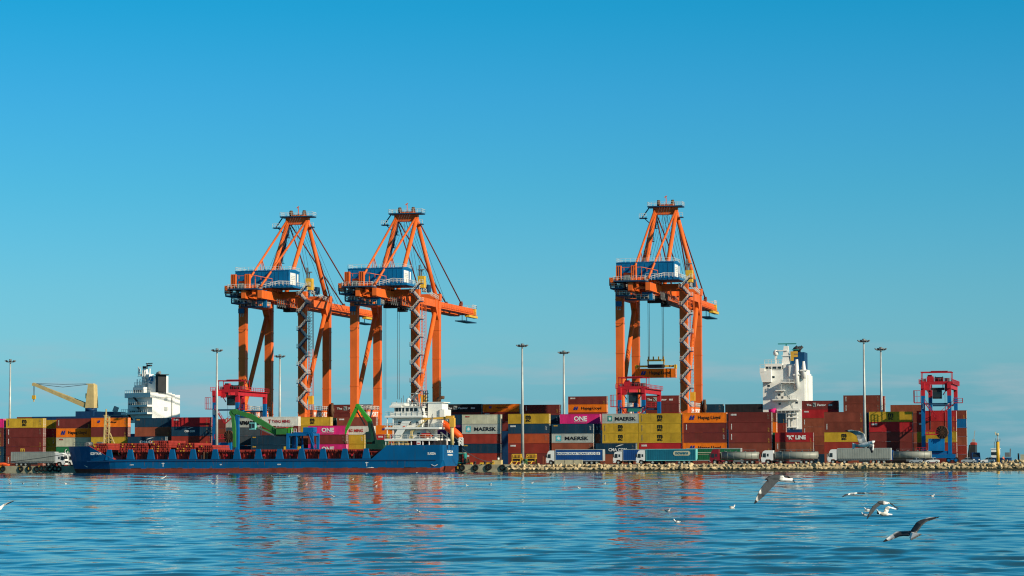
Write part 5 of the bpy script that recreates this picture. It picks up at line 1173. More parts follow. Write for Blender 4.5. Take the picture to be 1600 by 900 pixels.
mb = MB(); mb.rail([(-.5, -.9, Z1(614)), (fw, -.9, Z1(614))], 1.0, .1, 1.2); mb.box(1.0, 4.6, 2, 5, Z1(605), Z1(601.5)); part('roof_deck', mb, WH, h1)
f1 = lb_('funnel', 8.4, 12.6, 2.2, 8, 588, 616)
mb = MB(); mb.cyl((10.3, 2.12, Z1(594)), (0, 1, 0), 1.35, .12, 28); fe = part('funnel_logo', mb, M['cblue'], f1)
mb = MB(); mb.bar((9.5, 2.0, Z1(596.5)), (10.6, 2.0, Z1(591.5)), .05, .3); mb.bar((9.9, 2.0, Z1(592)), (10.6, 2.0, Z1(591.5)), .05, .3); mb.bar((9.2, 2.0, Z1(596.8)), (11.4, 2.0, Z1(597.4)), .05, .2); part('funnel_emblem', mb, WH, fe)
mb = MB(); mb.box(12.7, 14.0, 2.4, 6, Z1(616), Z1(586.5)); mb.box(12.3, 15.2, 2.2, 6.2, Z1(586.5), Z1(585.5)); part('funnel_uptake', mb, M['dark'], f1)
mb = MB(); mb.tube([(11.3, 4, Z1(588)), (11.6, 4, Z1(584)), (13.0, 4, Z1(582.5))], .55, 10); part('exhaust_pipe', mb, M['steel'], f1)
mb = MB(); mb.hexa([(4.9, 2, Z1(605)), (7.3, 2, Z1(605)), (7.3, 4.5, Z1(605)), (4.9, 4.5, Z1(605)), (5.2, 2.4, Z1(577)), (6.3, 2.4, Z1(577)), (6.3, 3.8, Z1(577)), (5.2, 3.8, Z1(577))]); mb.bar((7.0, 3, Z1(577)), (7.0, 3, Z1(567)), .35); mb.bar((8.4, 3, Z1(590)), (8.4, 3, Z1(576)), .4); mb.box(4.3, 5.6, 2, 4, Z1(588), Z1(584)); mb.box(7.4, 9.4, 2, 4, Z1(590), Z1(585)); part('radar_mast', mb, WH, h1)
mb = MB(); rg = random.Random(31)
for k in range(16): x = rg.uniform(3.6, 7.8); z = Z1(rg.uniform(580, 603)); mb.bar((x, 1.8, z), (x + rg.uniform(-1, 1), 1.8, z + rg.uniform(1, 2.6)), .16); mb.bar((x - .5, 1.7, z), (x + .6, 1.7, z), .14)
mb.rail([(1.2, 1.9, Z1(601.5)), (8.4, 1.9, Z1(601.5))], 1.0, .1, .9); mb.bar((2.0, 2.5, Z1(601)), (2.0, 2.5, Z1(592)), .25); mb.bar((4.9, 3, Z1(590)), (4.9, 3, Z1(572)), .2); part('mast_fitting', mb, WH, h1)
mb = MB(); mb.box(7.3, 9.3, 2.4, 3.4, Z1(572.5), Z1(570)); mb.bar((6.4, 3, Z1(568)), (9.9, 3, Z1(568)), .3, .3); mb.box(5.3, 6.1, 2.3, 3.4, Z1(576), Z1(572)); part('radar_scanner', mb, M['dark'], h1)
mb = MB(); mb.box(fw, fw + .3, 8.4, 8.7, Z1(655), Z1(618)); mb.box(fw, fw + .2, 5.4, 6.6, Z1(626), Z1(620)); mb.box(fw, fw + .2, 5.4, 6.6, Z1(642), Z1(636)); part('side_duct', mb, M['galv'], h1)
for k in kids(h1): k.parent = ship1; k.location = h1.location; k.rotation_euler = h1.rotation_euler
bpy.data.objects.remove(h1)

# ================================================================== lamp masts
def lamp_mast(px, py_top, t, lab):
    D = depth(px, t); b = on(px, t, GZ); top = at(px, py_top, D); H = top.z - GZ
    o = thing('floodlight_mast', lab, 'light mast', b, 0, 'floodlight masts over the yard')
    mb = MB(); mb.tube([(0, 0, 0), (0, 0, H * .5), (0, 0, H - .3)], [.48, .36, .22], 12); mb.box(-.7, .7, -.7, .7, 0, .3); part('pole', mb, M['galv'], o)
    mb = MB()
    n = 16; ring = [Vector((1.15 * math.cos(2 * math.pi * i / n), 1.15 * math.sin(2 * math.pi * i / n), H - .9)) for i in range(n + 1)]
    mb.tube(ring, .09, 5, cap=False)
    for k in range(4): mb.bar(ring[k * 4], (0, 0, H - .8), .1)
    mb.cyl((0, 0, H - .5), (0, 0, 1), .4, .9, 12); part('head_ring', mb, M['steel'], o)
    for k in range(8):
        a = 2 * math.pi * k / 8 + .2; c, s = math.cos(a), math.sin(a); mb = MB()
        mb.hexa([(1.1 * c - .27 * s, 1.1 * s + .35 * c, H - 1.0), (1.1 * c + .27 * s, 1.1 * s - .35 * c, H - 1.0), (1.7 * c + .35 * s, 1.7 * s - .35 * c, H - .65), (1.7 * c - .35 * s, 1.7 * s + .35 * c, H - .65),
                 (1.1 * c - .27 * s, 1.1 * s + .35 * c, H - .72), (1.1 * c + .27 * s, 1.1 * s - .35 * c, H - .72), (1.7 * c + .35 * s, 1.7 * s - .35 * c, H - .38), (1.7 * c - .35 * s, 1.7 * s + .35 * c, H - .38)])
        part('floodlight', mb, M['steel'], o)
lamp_mast(15, 561, 12, 'light mast at the far left behind pink and yellow containers')
lamp_mast(338.5, 544, -14, 'light mast in front of the left gantry, between ship and yard')
lamp_mast(437, 553.5, 40, 'light mast between the legs of the leftmost orange crane')
lamp_mast(816.5, 536.5, -3, 'tallest light mast at picture centre, behind two yellow racks')
lamp_mast(881.5, 547.5, 14, 'light mast behind the pink container of the right half')
lamp_mast(1351.5, 529, -10, 'front light mast of the right pair, near the yellow container')
lamp_mast(1378, 542, 20, 'rear light mast of the right pair')

# ================================================================== trucks (local: x along the road towards the picture's right, y away)
def seg(t, p0, p1): return (on(p1, t, 0) - on(p0, t, 0)).length * (1 if p1 >= p0 else -1)
def wheel(mb_, x, y, r, par, rimm='galv', w=.42):
    mb = MB(); mb.cyl((x, y, r), (0, 1, 0), r, w, 18); o = part('wheel', mb, M['rubber'], par)
    mb = MB(); mb.cyl((x, y, r), (0, 1, 0), r * .55, w + .03, 12); part('rim', mb, M[rimm], o)
def cab(root, xf, xr, facing, mat, h=3.75):
    """xf: front bumper, xr: cab rear (local x)."""
    s = -1 if facing == 'L' else 1; Lc = abs(xr - xf); f = lambda d: xf - s * d       # d metres back from the bumper
    mb = MB(); prof = [(f(0), .45), (f(0), 1.5), (f(.12), 2.0), (f(.42), 3.1), (f(.75), h - .12), (f(1.15), h), (f(Lc), h), (f(Lc), .95), (f(Lc * .82), .95), (f(Lc * .74), 1.2), (f(Lc * .42), 1.2), (f(Lc * .34), .95), (f(Lc * .30), .45)]
    if s > 0: prof = prof[::-1]
    mb.prism(prof, 0, 2.5); c = part('cab', mb, mat, root)
    mb = MB(); pts = [(f(.40), 1.75), (f(.52), 2.75), (f(1.25), 2.75), (f(1.25), 1.7)]; mb.prism(pts if s < 0 else pts[::-1], -.03, -.002)
    if Lc > 2.3: pts = [(f(1.5), 1.95), (f(1.5), 2.65), (f(1.95), 2.65), (f(1.95), 1.95)]; mb.prism(pts if s < 0 else pts[::-1], -.03, -.002)
    part('side_window', mb, M['glass'], c)
    mb = MB(); mb.hexa([(f(.10), .25, 1.95), (f(.10), 2.25, 1.95), (f(.14), 2.25, 1.95), (f(.14), .25, 1.95), (f(.385), .3, 3.0), (f(.385), 2.2, 3.0), (f(.45), 2.2, 3.0), (f(.45), .3, 3.0)]); part('windscreen', mb, M['glass'], c)
    mb = MB(); mb.box(min(f(-.05), f(.3)), max(f(-.05), f(.3)), -.28, -.05, 1.9, 2.65); part('mirror', mb, M['dark'], c)
    mb = MB(); mb.box(min(f(-.02), f(.02)), max(f(-.02), f(.02)), .1, 2.4, .9, 1.5); part('grille', mb, M['dark'], c)
    for y in (.1, 2.1): mb = MB(); mb.box(min(f(-.03), f(.25)), max(f(-.03), f(.25)), y - .12, y + .3, .6, .85); part('headlight', mb, M['tank'], c)
    for y in (.22, 2.28): wheel(None, f(Lc * .58), y, .52, root)
    return c
def truck(label, t, facing, cabpx, trpx, kind, cabmat='cabwhite', trmat='curtgrey', h=3.95, cabh=3.7, group='trucks parked along the quay road'):
    allp = [p for p in (cabpx or ()) + (trpx or ())]; p0 = min(allp); root = thing('truck', label, 'truck', on(p0, t, GZ), -YAW, group)
    X = lambda p: seg(t, p0, p)
    s = -1 if facing == 'L' else 1
    if cabpx:
        a, b = X(cabpx[0]), X(cabpx[1]); xf, xr = (a, b) if facing == 'L' else (b, a)
        cab(root, xf, xr, facing, M[cabmat], cabh)
        mb = MB(); e = xr - s * 3.6; mb.box(min(xr + s * 1.8, e), max(xr + s * 1.8, e), .75, 1.75, .75, 1.05); mb.cyl((xr - s * .9, .35, .75), (1, 0, 0), .3, 1.1, 10); mb.box(min(xr, xr - s * .3), max(xr, xr - s * .3), .3, 2.2, 1.05, 2.6); part('chassis', mb, M['cabred'] if cabmat == 'cabred' else M['dark'], root)
        for y in (.25, 2.25): wheel(None, xr - s * 2.0, y, .52, root)
        mb = MB(); mb.tube([(xr - s * 2.0 + .72 * math.cos(a_), .05, .55 + .68 * math.sin(a_)) for a_ in [math.pi * k / 6 for k in range(7)]], .04, 4); part('mudguard', mb, M['dark'], root)
    if trpx:
        a, b = X(trpx[0]), X(trpx[1]); L_ = b - a; rear = b if facing == 'L' else a; front = a if facing == 'L' else b
        if kind == 'curtain':
            mb = MB(); n = 22
            for i in range(n):      # soft curtain with slight bulges between posts
                x0, x1 = a + L_ * i / n + .02, a + L_ * (i + 1) / n - .02; xm = (x0 + x1) / 2
                for xa_, xb_, ya, yb in ((x0, xm, 0, -.012), (xm, x1, -.012, 0)):
                    mb.quad((xa_, ya, 1.12), (xb_, yb, 1.12), (xb_, yb, h - .12), (xa_, ya, h - .12))
            mb.box(a, b, .02, 2.5, 1.1, h - .1); tr = part('trailer_body', mb, M[trmat], root)
            mb = MB(); mb.box(a - .02, b + .02, -.06, 2.56, h - .12, h + .03); mb.box(a - .03, a + .1, -.04, 2.54, .98, h - .12); mb.box(b - .1, b + .03, -.04, 2.54, .98, h - .12); mb.box(a, b, -.03, .05, .92, 1.1); part('trailer_frame', mb, M['lightcyan'] if trmat == 'curtteal' else M['galv'], tr)
            if trmat == 'curtgrey':
                mb = MB(); mb.box(a + .1, b - .1, -.09, -.055, 1.12, 1.3)
                for i in range(30): x = a + .2 + (L_ - .4) * i / 30; mb.box(x, x + .06, -.09, -.05, 1.0, 1.35)
                part('strap', mb, M['dark'], tr)
        elif kind == 'tank':
            mb = MB(); mb.cyl(((a + b) / 2, 1.25, 2.15), (1, 0, 0), .98, L_ - .3, 28)
            for i in range(7): x = a + .3 + (L_ - .6) * i / 6; mb.cyl((x, 1.25, 2.15), (1, 0, 0), 1.0, .07, 28)
            tr = part('tank', mb, M['tank'], root)
            mb = MB(); mb.box(a + .8, b - .8, .8, 1.7, 3.12, 3.2)
            for i in range(4): mb.cyl((a + L_ * (i + .5) / 4, 1.25, 3.26), (0, 0, 1), .28, .2, 12)
            mb.rail([(a + 1, .75, 3.2), (b - 1, .75, 3.2)], .5, .05, 1.5, False); part('tank_walkway', mb, M['steel'], tr)
            mb = MB(); mb.box(rear - .1, rear + .1, .1, 2.4, .7, 1.3); mb.box(a + L_ * .35, a + L_ * .6, -.02, .5, .55, 1.1); part('equipment_box', mb, M['steel'], tr)
        mb = MB(); mb.box(a + .2, b - .2, .75, 1.75, .85, 1.1); mb.box(rear - .1, rear + .1, .1, 2.4, .45, .6); m_ = (a + b) / 2; mb.box(m_ - 1.4, m_ + 1.4, .1, .2, .45, .95); part('trailer_chassis', mb, M['dark'], root)
        for k in range(3):
            for y in (.25, 2.25): wheel(None, rear + s * (1.7 + k * 1.32) * 1, y, .50, root)
        for y in (.15, 2.3): mb = MB(); mb.box(rear - .06, rear + .06, y, y + .25, .85, 1.05); part('tail_light', mb, M['rtgred'], root)
        return root, tr, a, b
    return root, None, 0, 0
RT = QT + 3.2
truck('white cab truck with grey curtain trailer facing right at the far left', RT + 2, 'R', (86.5, 101.5), (17.5, 85.5), 'curtain')
truck('white truck cab with red visor half hidden by the blue bow', RT + 5, 'R', (103, 115), None, '')
r, tr, a, b = truck('white cab truck with dark blue trailer and a long white inscription', RT, 'L', (853, 866), (867.5, 942), 'curtain', trmat='curtblue')
mb = MB(); mb.box(a + .4, b - 2.0, -.075, -.055, 2.55, 3.25); mb.box(b - 1.7, b - .75, -.075, -.055, 2.55, 3.25); part('sign_band', mb, M['winK'], tr)
letters('BAGRIACIKLAR TICARET LTD', (b - a) * .79, .46, M['curtblue'], tr, ((a + b) / 2 - .85, -.09, 2.9), bold=.01); letters('S', .4, .46, M['curtblue'], tr, (b - 1.2, -.09, 2.9), bold=.01)
truck('white cab truck with plain blue trailer, partly behind the teal one', RT + 5, 'L', (957.5, 972), (973, 1044), 'curtain', trmat='curtblue', cabh=3.4)
r, tr, a, b = truck('white cab truck with a teal trailer and a pale oval badge', RT, 'L', (993.5, 1007.5), (1009, 1087), 'curtain', trmat='curtteal')
mb = MB(); x0 = a + (b - a) * .72; pts = []
for k in range(24): an = 2 * math.pi * k / 24; pts.append((x0 + math.copysign(1.6, math.cos(an)) + .62 * math.cos(an), 2.85 + .62 * math.sin(an)))
mb.prism(pts, -.09, -.055); lg = part('badge', mb, M['cream'], tr); letters('nowens', 3.3, .62, M['curtteal'], lg, (x0, -.10, 2.85), bold=.03)
r, tr, a, b = truck('green trailer truck largely hidden behind the dark red cab', RT + 5, 'L', None, (1072, 1157), 'curtain', trmat='curtgreen', h=4.1)
mb = MB(); mb.box(a + .5, b - 1, -.07, -.055, 2.9, 3.1); mb.box(a + .5, b - 1, -.07, -.055, 2.5, 2.58); part('stripe', mb, M['cream'], tr)
truck('dark red cab truck pulling a shiny tank trailer', RT, 'L', (1108.5, 1122.5), (1125, 1185.5), 'tank', cabmat='cabred', cabh=3.85)
truck('white cab truck pulling a shiny tank trailer behind it', RT + .5, 'L', (1189, 1207.5), (1209, 1278), 'tank', cabh=3.5)
truck('white cab truck with grey curtain trailer beneath the flying gull', RT, 'L', (1293, 1307), (1308.5, 1391.5), 'curtain')
r, tr, a, b = truck('silver tank trailer with a blue front end, left of parked cars', RT + 4, 'L', None, (1394, 1455.5), 'tank')
mb = MB(); mb.box(a - .9, a + .05, .1, 2.4, .9, 3.4); part('front_shield', mb, M['curtblue'], r)

# ------------------------------------------------------------------ cars and a van
def car(px0, px1, t, mat, lab, rev=False):
    root = thing('parked_car', lab, 'car', on(px0, t, GZ), -YAW, 'cars parked at the quay end'); L_ = seg(t, px0, px1); f = L_ / 4.4
    q = (lambda x: L_ - x * f) if rev else (lambda x: x * f)
    pr = [(0, .35), (.03, .75), (.5, .86), (1.2, .95), (3.7, 1.0), (4.3, .9), (4.4, .6), (4.38, .35)]; pr = [(q(x), z) for x, z in pr]
    mb = MB(); mb.prism(pr if rev else pr[::-1], 0, 1.75); part('body', mb, mat, root)
    cb = [(1.15, .94), (1.85, 1.42), (3.0, 1.45), (3.95, .99)]; mb = MB(); pr = [(q(x), z) for x, z in cb]; mb.prism(pr if rev else pr[::-1], .12, 1.63); part('window', mb, M['glass'], root)
    mb = MB(); pr = [(q(x), z) for x, z in ((1.8, 1.40), (1.9, 1.47), (2.95, 1.5), (3.1, 1.42))]; mb.prism(pr if rev else pr[::-1], .1, 1.65); mb.bar((q(2.45), .1, .98), (q(2.4), .13, 1.42), .1, .04); part('roof', mb, mat, root)
    for x in (.85, 3.55):
        for y in (.1, 1.65): wheel(None, q(x), y, .32, root, w=.22)
    for y in (.1, 1.35): mb = MB(); mb.box(min(q(-.02), q(.2)), max(q(-.02), q(.2)), y, y + .3, .62, .76); part('headlight', mb, M['tank'], root)
car(1420, 1441, RT - .6, M['silver'], 'silver blue car parked under the silver tank trailer')
car(1446, 1467, RT - .6, M['cabwhite'], 'pale car parked at the foot of the right gantry')
car(1501, 1525, RT - .4, M['silver'], 'silver car parked left of the dark blue van', True)
car(1531.5, 1553.5, RT - .4, M['cabwhite'], 'white car parked right of the dark blue van')
root = thing('van', 'dark blue van seen from its rounded end between two pale cars', 'van', on(1522, RT + 5, GZ), -YAW - R(80))
mb = MB(); mb.prism([(0, .4), (5, .4), (5, 1.2), (4.6, 1.6), (3.9, 2.55), (3.5, 2.75), (.2, 2.75), (0, 2.4)][::-1], -1, 1.0); part('body', mb, M['navyhull'], root)
mb = MB(); mb.hexa([(4.66, -.85, 1.62), (4.66, .85, 1.62), (4.6, .85, 1.62), (4.6, -.85, 1.62), (4.0, -.75, 2.5), (4.0, .75, 2.5), (3.9, .75, 2.5), (3.9, -.75, 2.5)]); part('windscreen', mb, M['glass'], root)
for x in (.9, 4.0):
    for y in (-.9, .9): wheel(None, x, y, .36, root, w=.25)
for y in (-.8, .5): mb = MB(); mb.box(4.95, 5.03, y, y + .32, .85, 1.1); part('headlight', mb, M['winK'], root)

# ================================================================== green material handlers
LG = M['lime']
def P2(px, py, t): return at(px, py, depth(px, t))
th = -16
h = thing('material_handler', 'green machine on a blue portal frame, its long arm drooping left', 'material handler', on(468, th, GZ), -YAW)
Hm = (Matrix.Translation(h.location) @ Matrix.Rotation(-YAW, 4, 'Z')).inverted()
def hp(px, py, dt=0): return Hm @ P2(px, py, th + dt)
gx0, gx1 = hp(448, 690).x, hp(490, 690).x; zt = hp(470, 677).z; zl_ = hp(470, 702).z
mb = MB()
for y in (0, 5.0):
    for x in (gx0 + .4, gx1 - .4): mb.bar((x, y, 1.2), (x, y, zt), .75, .75, up=(0, 1, 0))
    mb.bar((gx0, y, zt - .35), (gx1, y, zt - .35), .7, .7); mb.bar((gx0, y, zl_), (gx1, y, zl_), .5, .6); mb.bar(((gx0 + gx1) / 2 - 1, y, zl_), ((gx0 + gx1) / 2 - 1, y, zt), .4, .4, up=(0, 1, 0))
for x in (gx0 + .4, gx1 - .4): mb.bar((x, 0, zt - .4), (x, 5, zt - .4), .6, .6)
mb.box(gx0 + 2, gx1 - .6, .6, 4.4, zt, zt + .3); part('portal_frame', mb, M['rtgblue'], h)
mb = MB(); mb.box((gx0 + gx1) / 2 + .6, gx1 - .4, .8, 4.2, zt + .31, zt + 1.7); part('cable_box', mb, M['rtgblue'], h)
mb = MB(); x = gx1 + .3; mb.rail([(gx1 - 2.5, -.4, zt + .2), (x, -.4, zt + .2)], 1.1, .1, .9); mb.bar((x, -.4, zl_), (x - 1.6, -.4, zt), .5, .12); mb.rail([(x + .3, -.4, zl_), (x - 1.4, -.4, zt)], 1.0, .09, 1.1); part('ladder', mb, M['rtgblue'], h)
for px in (446, 467.5): mb = MB(); q = hp(px, 701); mb.box(q.x - .4, q.x + .4, -.3, .3, 1.2, q.z + .6); part('fender_block', mb, M['yel'], h)
for x in (gx0 + .4, gx1 - .4):
    for y in (0, 5.0): mb = MB(); mb.cyl((x, y, .6), (0, 1, 0), .6, .6, 14); part('wheel', mb, M['rubber'], h)
c0 = hp(430, 669); c1 = hp(447, 680)
mb = MB(); mb.box(c0.x, c1.x, .8, 4.2, c1.z + .25, c0.z); mb.prism([(c0.x, c1.z + .25), (c0.x - .8, c1.z + .25), (c0.x, c0.z)], 1.2, 3.8); hs = part('upper_carriage', mb, M['armgreen'], h)
mb = MB(); mb.cyl((hp(452, 680).x, 2.5, zt + .1), (0, 0, 1), 1.3, .9, 16); mb.box(c0.x + .2, gx0 + 3, 1.2, 3.8, c1.z - .3, c1.z + .2); part('turntable', mb, M['dark'], h)
mb = MB(); mb.box(c0.x + .3, c0.x + 2.6, .7, 4.3, c0.z, c0.z + .3); part('red_cover', mb, M['deckred'], hs)
mb = MB(); a = hp(448, 668); mb.box(a.x, a.x + 1.0, 1, 2.4, a.z - 2.2, a.z); mb.cur = 1; mb.rail([(a.x + 1.1, .9, a.z - 2), (a.x + 2.6, .9, a.z - 2)], 1.6, .12, .7); mb.bar((hp(429, 667).x, .8, c0.z + .31), (hp(457, 665).x, .8, c0.z + .5), .12); mb.rail([(hp(431, 667).x, .8, c0.z + .3), (hp(455, 667).x, .8, c0.z + .3)], .8, .09, .9); part('engine_deck', mb, [M['lime'], M['rail']], h)
bt, be = hp(364, 643), hp(433, 677); y = 2.0
knee = hp(388, 650)
mb = MB()
for a_, b_2, w1, w2 in ((bt, knee, 1.15, 1.35), (knee, hp(410, 663), 1.35, 1.5), (hp(410, 663), be, 1.5, 1.0)):
    mb.bar((a_.x, y, a_.z), (b_2.x, y, b_2.z), 1.1, w1, 1.1, w2)
mb.cyl((bt.x, y, bt.z), (0, 1, 0), .78, 1.3, 14); mb.cyl((knee.x, y, knee.z), (0, 1, 0), .68, 1.12, 12); q = hp(410, 663); mb.cyl((q.x, y, q.z), (0, 1, 0), .76, 1.12, 12)
part('boom', mb, M['armgreen'], h)
mb = MB(); a_ = hp(400, 668); b_2 = hp(428, 681); mb.bar((a_.x, y - .7, a_.z), (b_2.x, y - .7, b_2.z), .3, .35); mb.bar((a_.x, y + .7, a_.z), (b_2.x, y + .7, b_2.z), .3, .35); a_ = hp(368, 646); b_2 = hp(392, 660); mb.bar((a_.x, y, a_.z - .9), (b_2.x, y, b_2.z + 1.3), .3); part('hydraulic_cylinder', mb, M['steel'], h)
s0, s1_, s2_ = hp(360, 645), hp(362.5, 673), hp(363, 699)
mb = MB(); mb.bar((s0.x, y, s0.z), (s1_.x, y, s1_.z), .9, 1.05, .9, .9); mb.bar((s1_.x, y, s1_.z), (s2_.x, y, s2_.z), .8, .95, .7, .55); mb.cyl((s0.x, y, s0.z), (0, 1, 0), .95, 1.1, 12); part('stick', mb, M['armgreen'], h)
mb = MB(); q = hp(362.5, 699); mb.bar((q.x, y, q.z), (q.x, y, q.z - 1.2), .5)
for k in range(5): a = k * 1.257; mb.tube([(q.x, y, q.z - 1.1), (q.x + .9 * math.cos(a), y + .9 * math.sin(a), q.z - 1.7), (q.x + .8 * math.cos(a), y + .8 * math.sin(a), q.z - 2.8), (q.x + .1 * math.cos(a), y + .1 * math.sin(a), q.z - 3.5)], .17, 6)
part('grapple', mb, M['dark'], h)
cq = hp(393, 664); mb = MB(); mb.box(cq.x - .9, cq.x + .9, .6, 2.4, cq.z - 1.3, cq.z + .7); hc = part('operator_cab', mb, M['lightcyan'], h); mb = MB(); mb.box(cq.x - .95, cq.x - .2, .55, 2.45, cq.z - 1.0, cq.z + .4); mb.box(cq.x, cq.x + .7, .54, .598, cq.z - .8, cq.z + .4); part('window', mb, M['glass'], hc)
mb = MB(); a_ = hp(396, 672); b_2 = hp(418, 668); mb.bar((cq.x, 1.8, cq.z - .5), (be.x, 1.8, be.z - .4), .4, .5); part('cab_arm', mb, LG, h)
# second machine, bent arm
th2 = -15
h2_ = thing('material_handler', 'dark based machine with a bright green arm bent like an inverted V', 'material handler', on(584, th2, GZ), -YAW)
Hm2 = (Matrix.Translation(h2_.location) @ Matrix.Rotation(-YAW, 4, 'Z')).inverted()
def hq(px, py): return Hm2 @ P2(px, py, th2)
y = 1.0
A, K, B1, T_, C1 = hq(587, 702), hq(580, 676), hq(576, 658), hq(557.5, 634), hq(539.5, 671)
mb = MB(); mb.bar((T_.x, y, T_.z), (B1.x, y, B1.z), .9, .9, .95, 1.2)
for q in (T_, B1): mb.cyl((q.x, y, q.z), (0, 1, 0), .6, 1.0, 14)
part('boom', mb, LG, h2_)
mb = MB(); mb.bar((B1.x, y, B1.z), (K.x, y, K.z), 1.0, 1.2, 1.0, 1.45); mb.bar((K.x, y, K.z), (A.x, y, A.z), 1.0, 1.45, 1.1, 1.4)
mb.cyl((K.x, y, K.z), (0, 1, 0), .72, 1.05, 14)
part('boom_root', mb, M['darkgreen'], h2_)
mb = MB(); e = hq(538.2, 678); mb.bar((T_.x, y, T_.z), (C1.x, y, C1.z), .8, .95, .75, .7); mb.bar((C1.x, y, C1.z), (e.x, y, e.z), .6, .6, .5, .35); part('stick', mb, LG, h2_)
mb = MB(); a_ = hq(560, 641); b_2 = hq(574, 664); mb.bar((a_.x - .8, y, a_.z - .2), (b_2.x - 1.0, y, b_2.z), .32); a_ = hq(572, 662); b_2 = hq(582, 692); mb.bar((a_.x + 1.6, y - .4, a_.z), (b_2.x + 1.0, y - .4, b_2.z), .36); part('hydraulic_cylinder', mb, M['dark'], h2_)
mb = MB(); mb.bar((e.x, y, e.z), (e.x, y, e.z - 2.0), .3); mb.cyl((e.x, y, e.z - 2.4), (0, 0, 1), .5, .8, 10); part('grapple', mb, M['brownreel'], h2_)
cq = hq(576, 682); mb = MB(); mb.box(cq.x - .9, cq.x + .9, .2, 1.9, cq.z - 1.6, cq.z + 1.3); hc = part('operator_cab', mb, M['darkgreen'], h2_); mb = MB(); mb.box(cq.x - .95, cq.x + .5, .13, .197, cq.z - .7, cq.z + 1.1); mb.box(cq.x - .96, cq.x - .902, .3, 1.8, cq.z - .7, cq.z + 1.1); part('window', mb, M['glass'], hc)
mb = MB(); a0, a1 = hq(572, 700), hq(600, 690); mb.box(a0.x, a1.x, -.5, 3.5, a0.z - 1.2, a1.z - .6); mb.box(a0.x + 2.6, a1.x + .6, 0, 3, a1.z - .6, a1.z + .5); part('upper_carriage', mb, M['darkgreen'], h2_)
mb = MB(); mb.box(a0.x + .5, a1.x - .5, -.6, 3.6, .0, a0.z - 1.2); part('undercarriage', mb, M['dark'], h2_)

# ================================================================== small things on the quay
def simple(name, lab, cat, px, t, build, mats, rz=-YAW, group=None, parts=()):
    root = thing(name, lab, cat, on(px, t, GZ), rz, group)
    return root
# teal open frame at the stern
r = simple('teal_cage', 'teal steel frame with dark louvres standing behind the blue stern', 'frame', 714, QT + 4, None, None); w = seg(QT + 4, 714, 725.5)
mb = MB()
for x in (0, w):
    for y in (0, 2): mb.bar((x, y, .5), (x, y, 3.1), .28)
for z in (.6, 3.0):
    mb.bar((0, 0, z), (w, 0, z), .25); mb.bar((0, 2, z), (w, 2, z), .25); mb.bar((0, 0, z), (0, 2, z), .25); mb.bar((w, 0, z), (w, 2, z), .25)
mb.box(w - .12, w + .14, 0, 2, .6, 3.0); part('frame', mb, M['teal'], r)
mb = MB(); 
for k in range(6): mb.box(.15, w - .15, .25, 1.8, .8 + k * .36, .98 + k * .36)
mb.box(0, w, .1, 1.9, 0, .48); part('louvre', mb, M['dark'], r)
mb = MB(); mb.box(0, w, -.1, 2.1, 3.13, 3.25); part('roof', mb, M['cream'], r)
r = simple('cable_drum', 'brown wooden cable drum leaning near the teal frame', 'cable drum', 729, QT + 4, None, None)
mb = MB(); mb.cyl((0, 0, 1.0), (1, .3, .2), 1.0, .16, 20); mb.cyl((.7, .2, 1.1), (1, .3, .2), 1.0, .16, 20); part('flange', mb, M['brownreel'], r); mb = MB(); mb.cyl((.35, .1, 1.05), (1, .3, .2), .5, .6, 16); part('core', mb, M['shipcream'], r)
for k, px in enumerate((734.2, 749, 759.5)):
    mb = MB(); w = seg(QT + 1.8, px, px + (3.5, 8, 9)[k]); mb.hexa([(0, 0, 0), (w, 0, 0), (w, .8, 0), (0, .8, 0), (.1, .1, .65), (w - .1, .1, .65), (w - .1, .7, .65), (.1, .7, .65)])
    o = part('barrier_block', mb, M['yel'], None); o.location = on(px, QT + 1.8, GZ); o.rotation_euler = (0, 0, -YAW); tag(o, ('short yellow barrier block nearest the cable drum', 'middle yellow barrier block between two dark bollards', 'yellow barrier block against the pale mooring block')[k], 'barrier', 'yellow barrier blocks on the quay edge')
for k, px in enumerate((742, 757.5)):
    o = thing('mooring_bollard', ('black mooring bollard left of the middle yellow block', 'black mooring bollard right of the middle yellow block')[k], 'bollard', on(px, QT + 1.0, GZ + .12), 0, 'black mooring bollards')
    mb = MB(); mb.lathe([(.42, 0), (.42, .08), (.26, .14), (.24, .5), (.42, .62), (.42, .72), (.2, .82)], (0, 0, 0), 16); part('post', mb, M['dark'], o)
r = simple('mooring_block', 'pale yellow concrete mooring block with a small black and white post', 'mooring block', 769, QT + 1.6, None, None); w = seg(QT + 1.6, 769, 782.5)
mb = MB(); mb.box(0, w, 0, 2, 0, 1.15); mb.box(-.05, w + .05, -.05, 2.05, 1.15, 1.28); part('block', mb, M['shipcream'], r); mb = MB(); mb.box(-.02, .6, -.06, -.005, .1, 1.0); part('yellow_panel', mb, M['yel'], r)
mb = MB(); mb.cyl((w * .6, 1, 1.6), (0, 0, 1), .28, .6, 12); mb.cur = 1; mb.cyl((w * .6, 1, 2.15), (0, 0, 1), .3, .45, 12); part('marker_post', mb, [M['winK'], M['ink']], r)
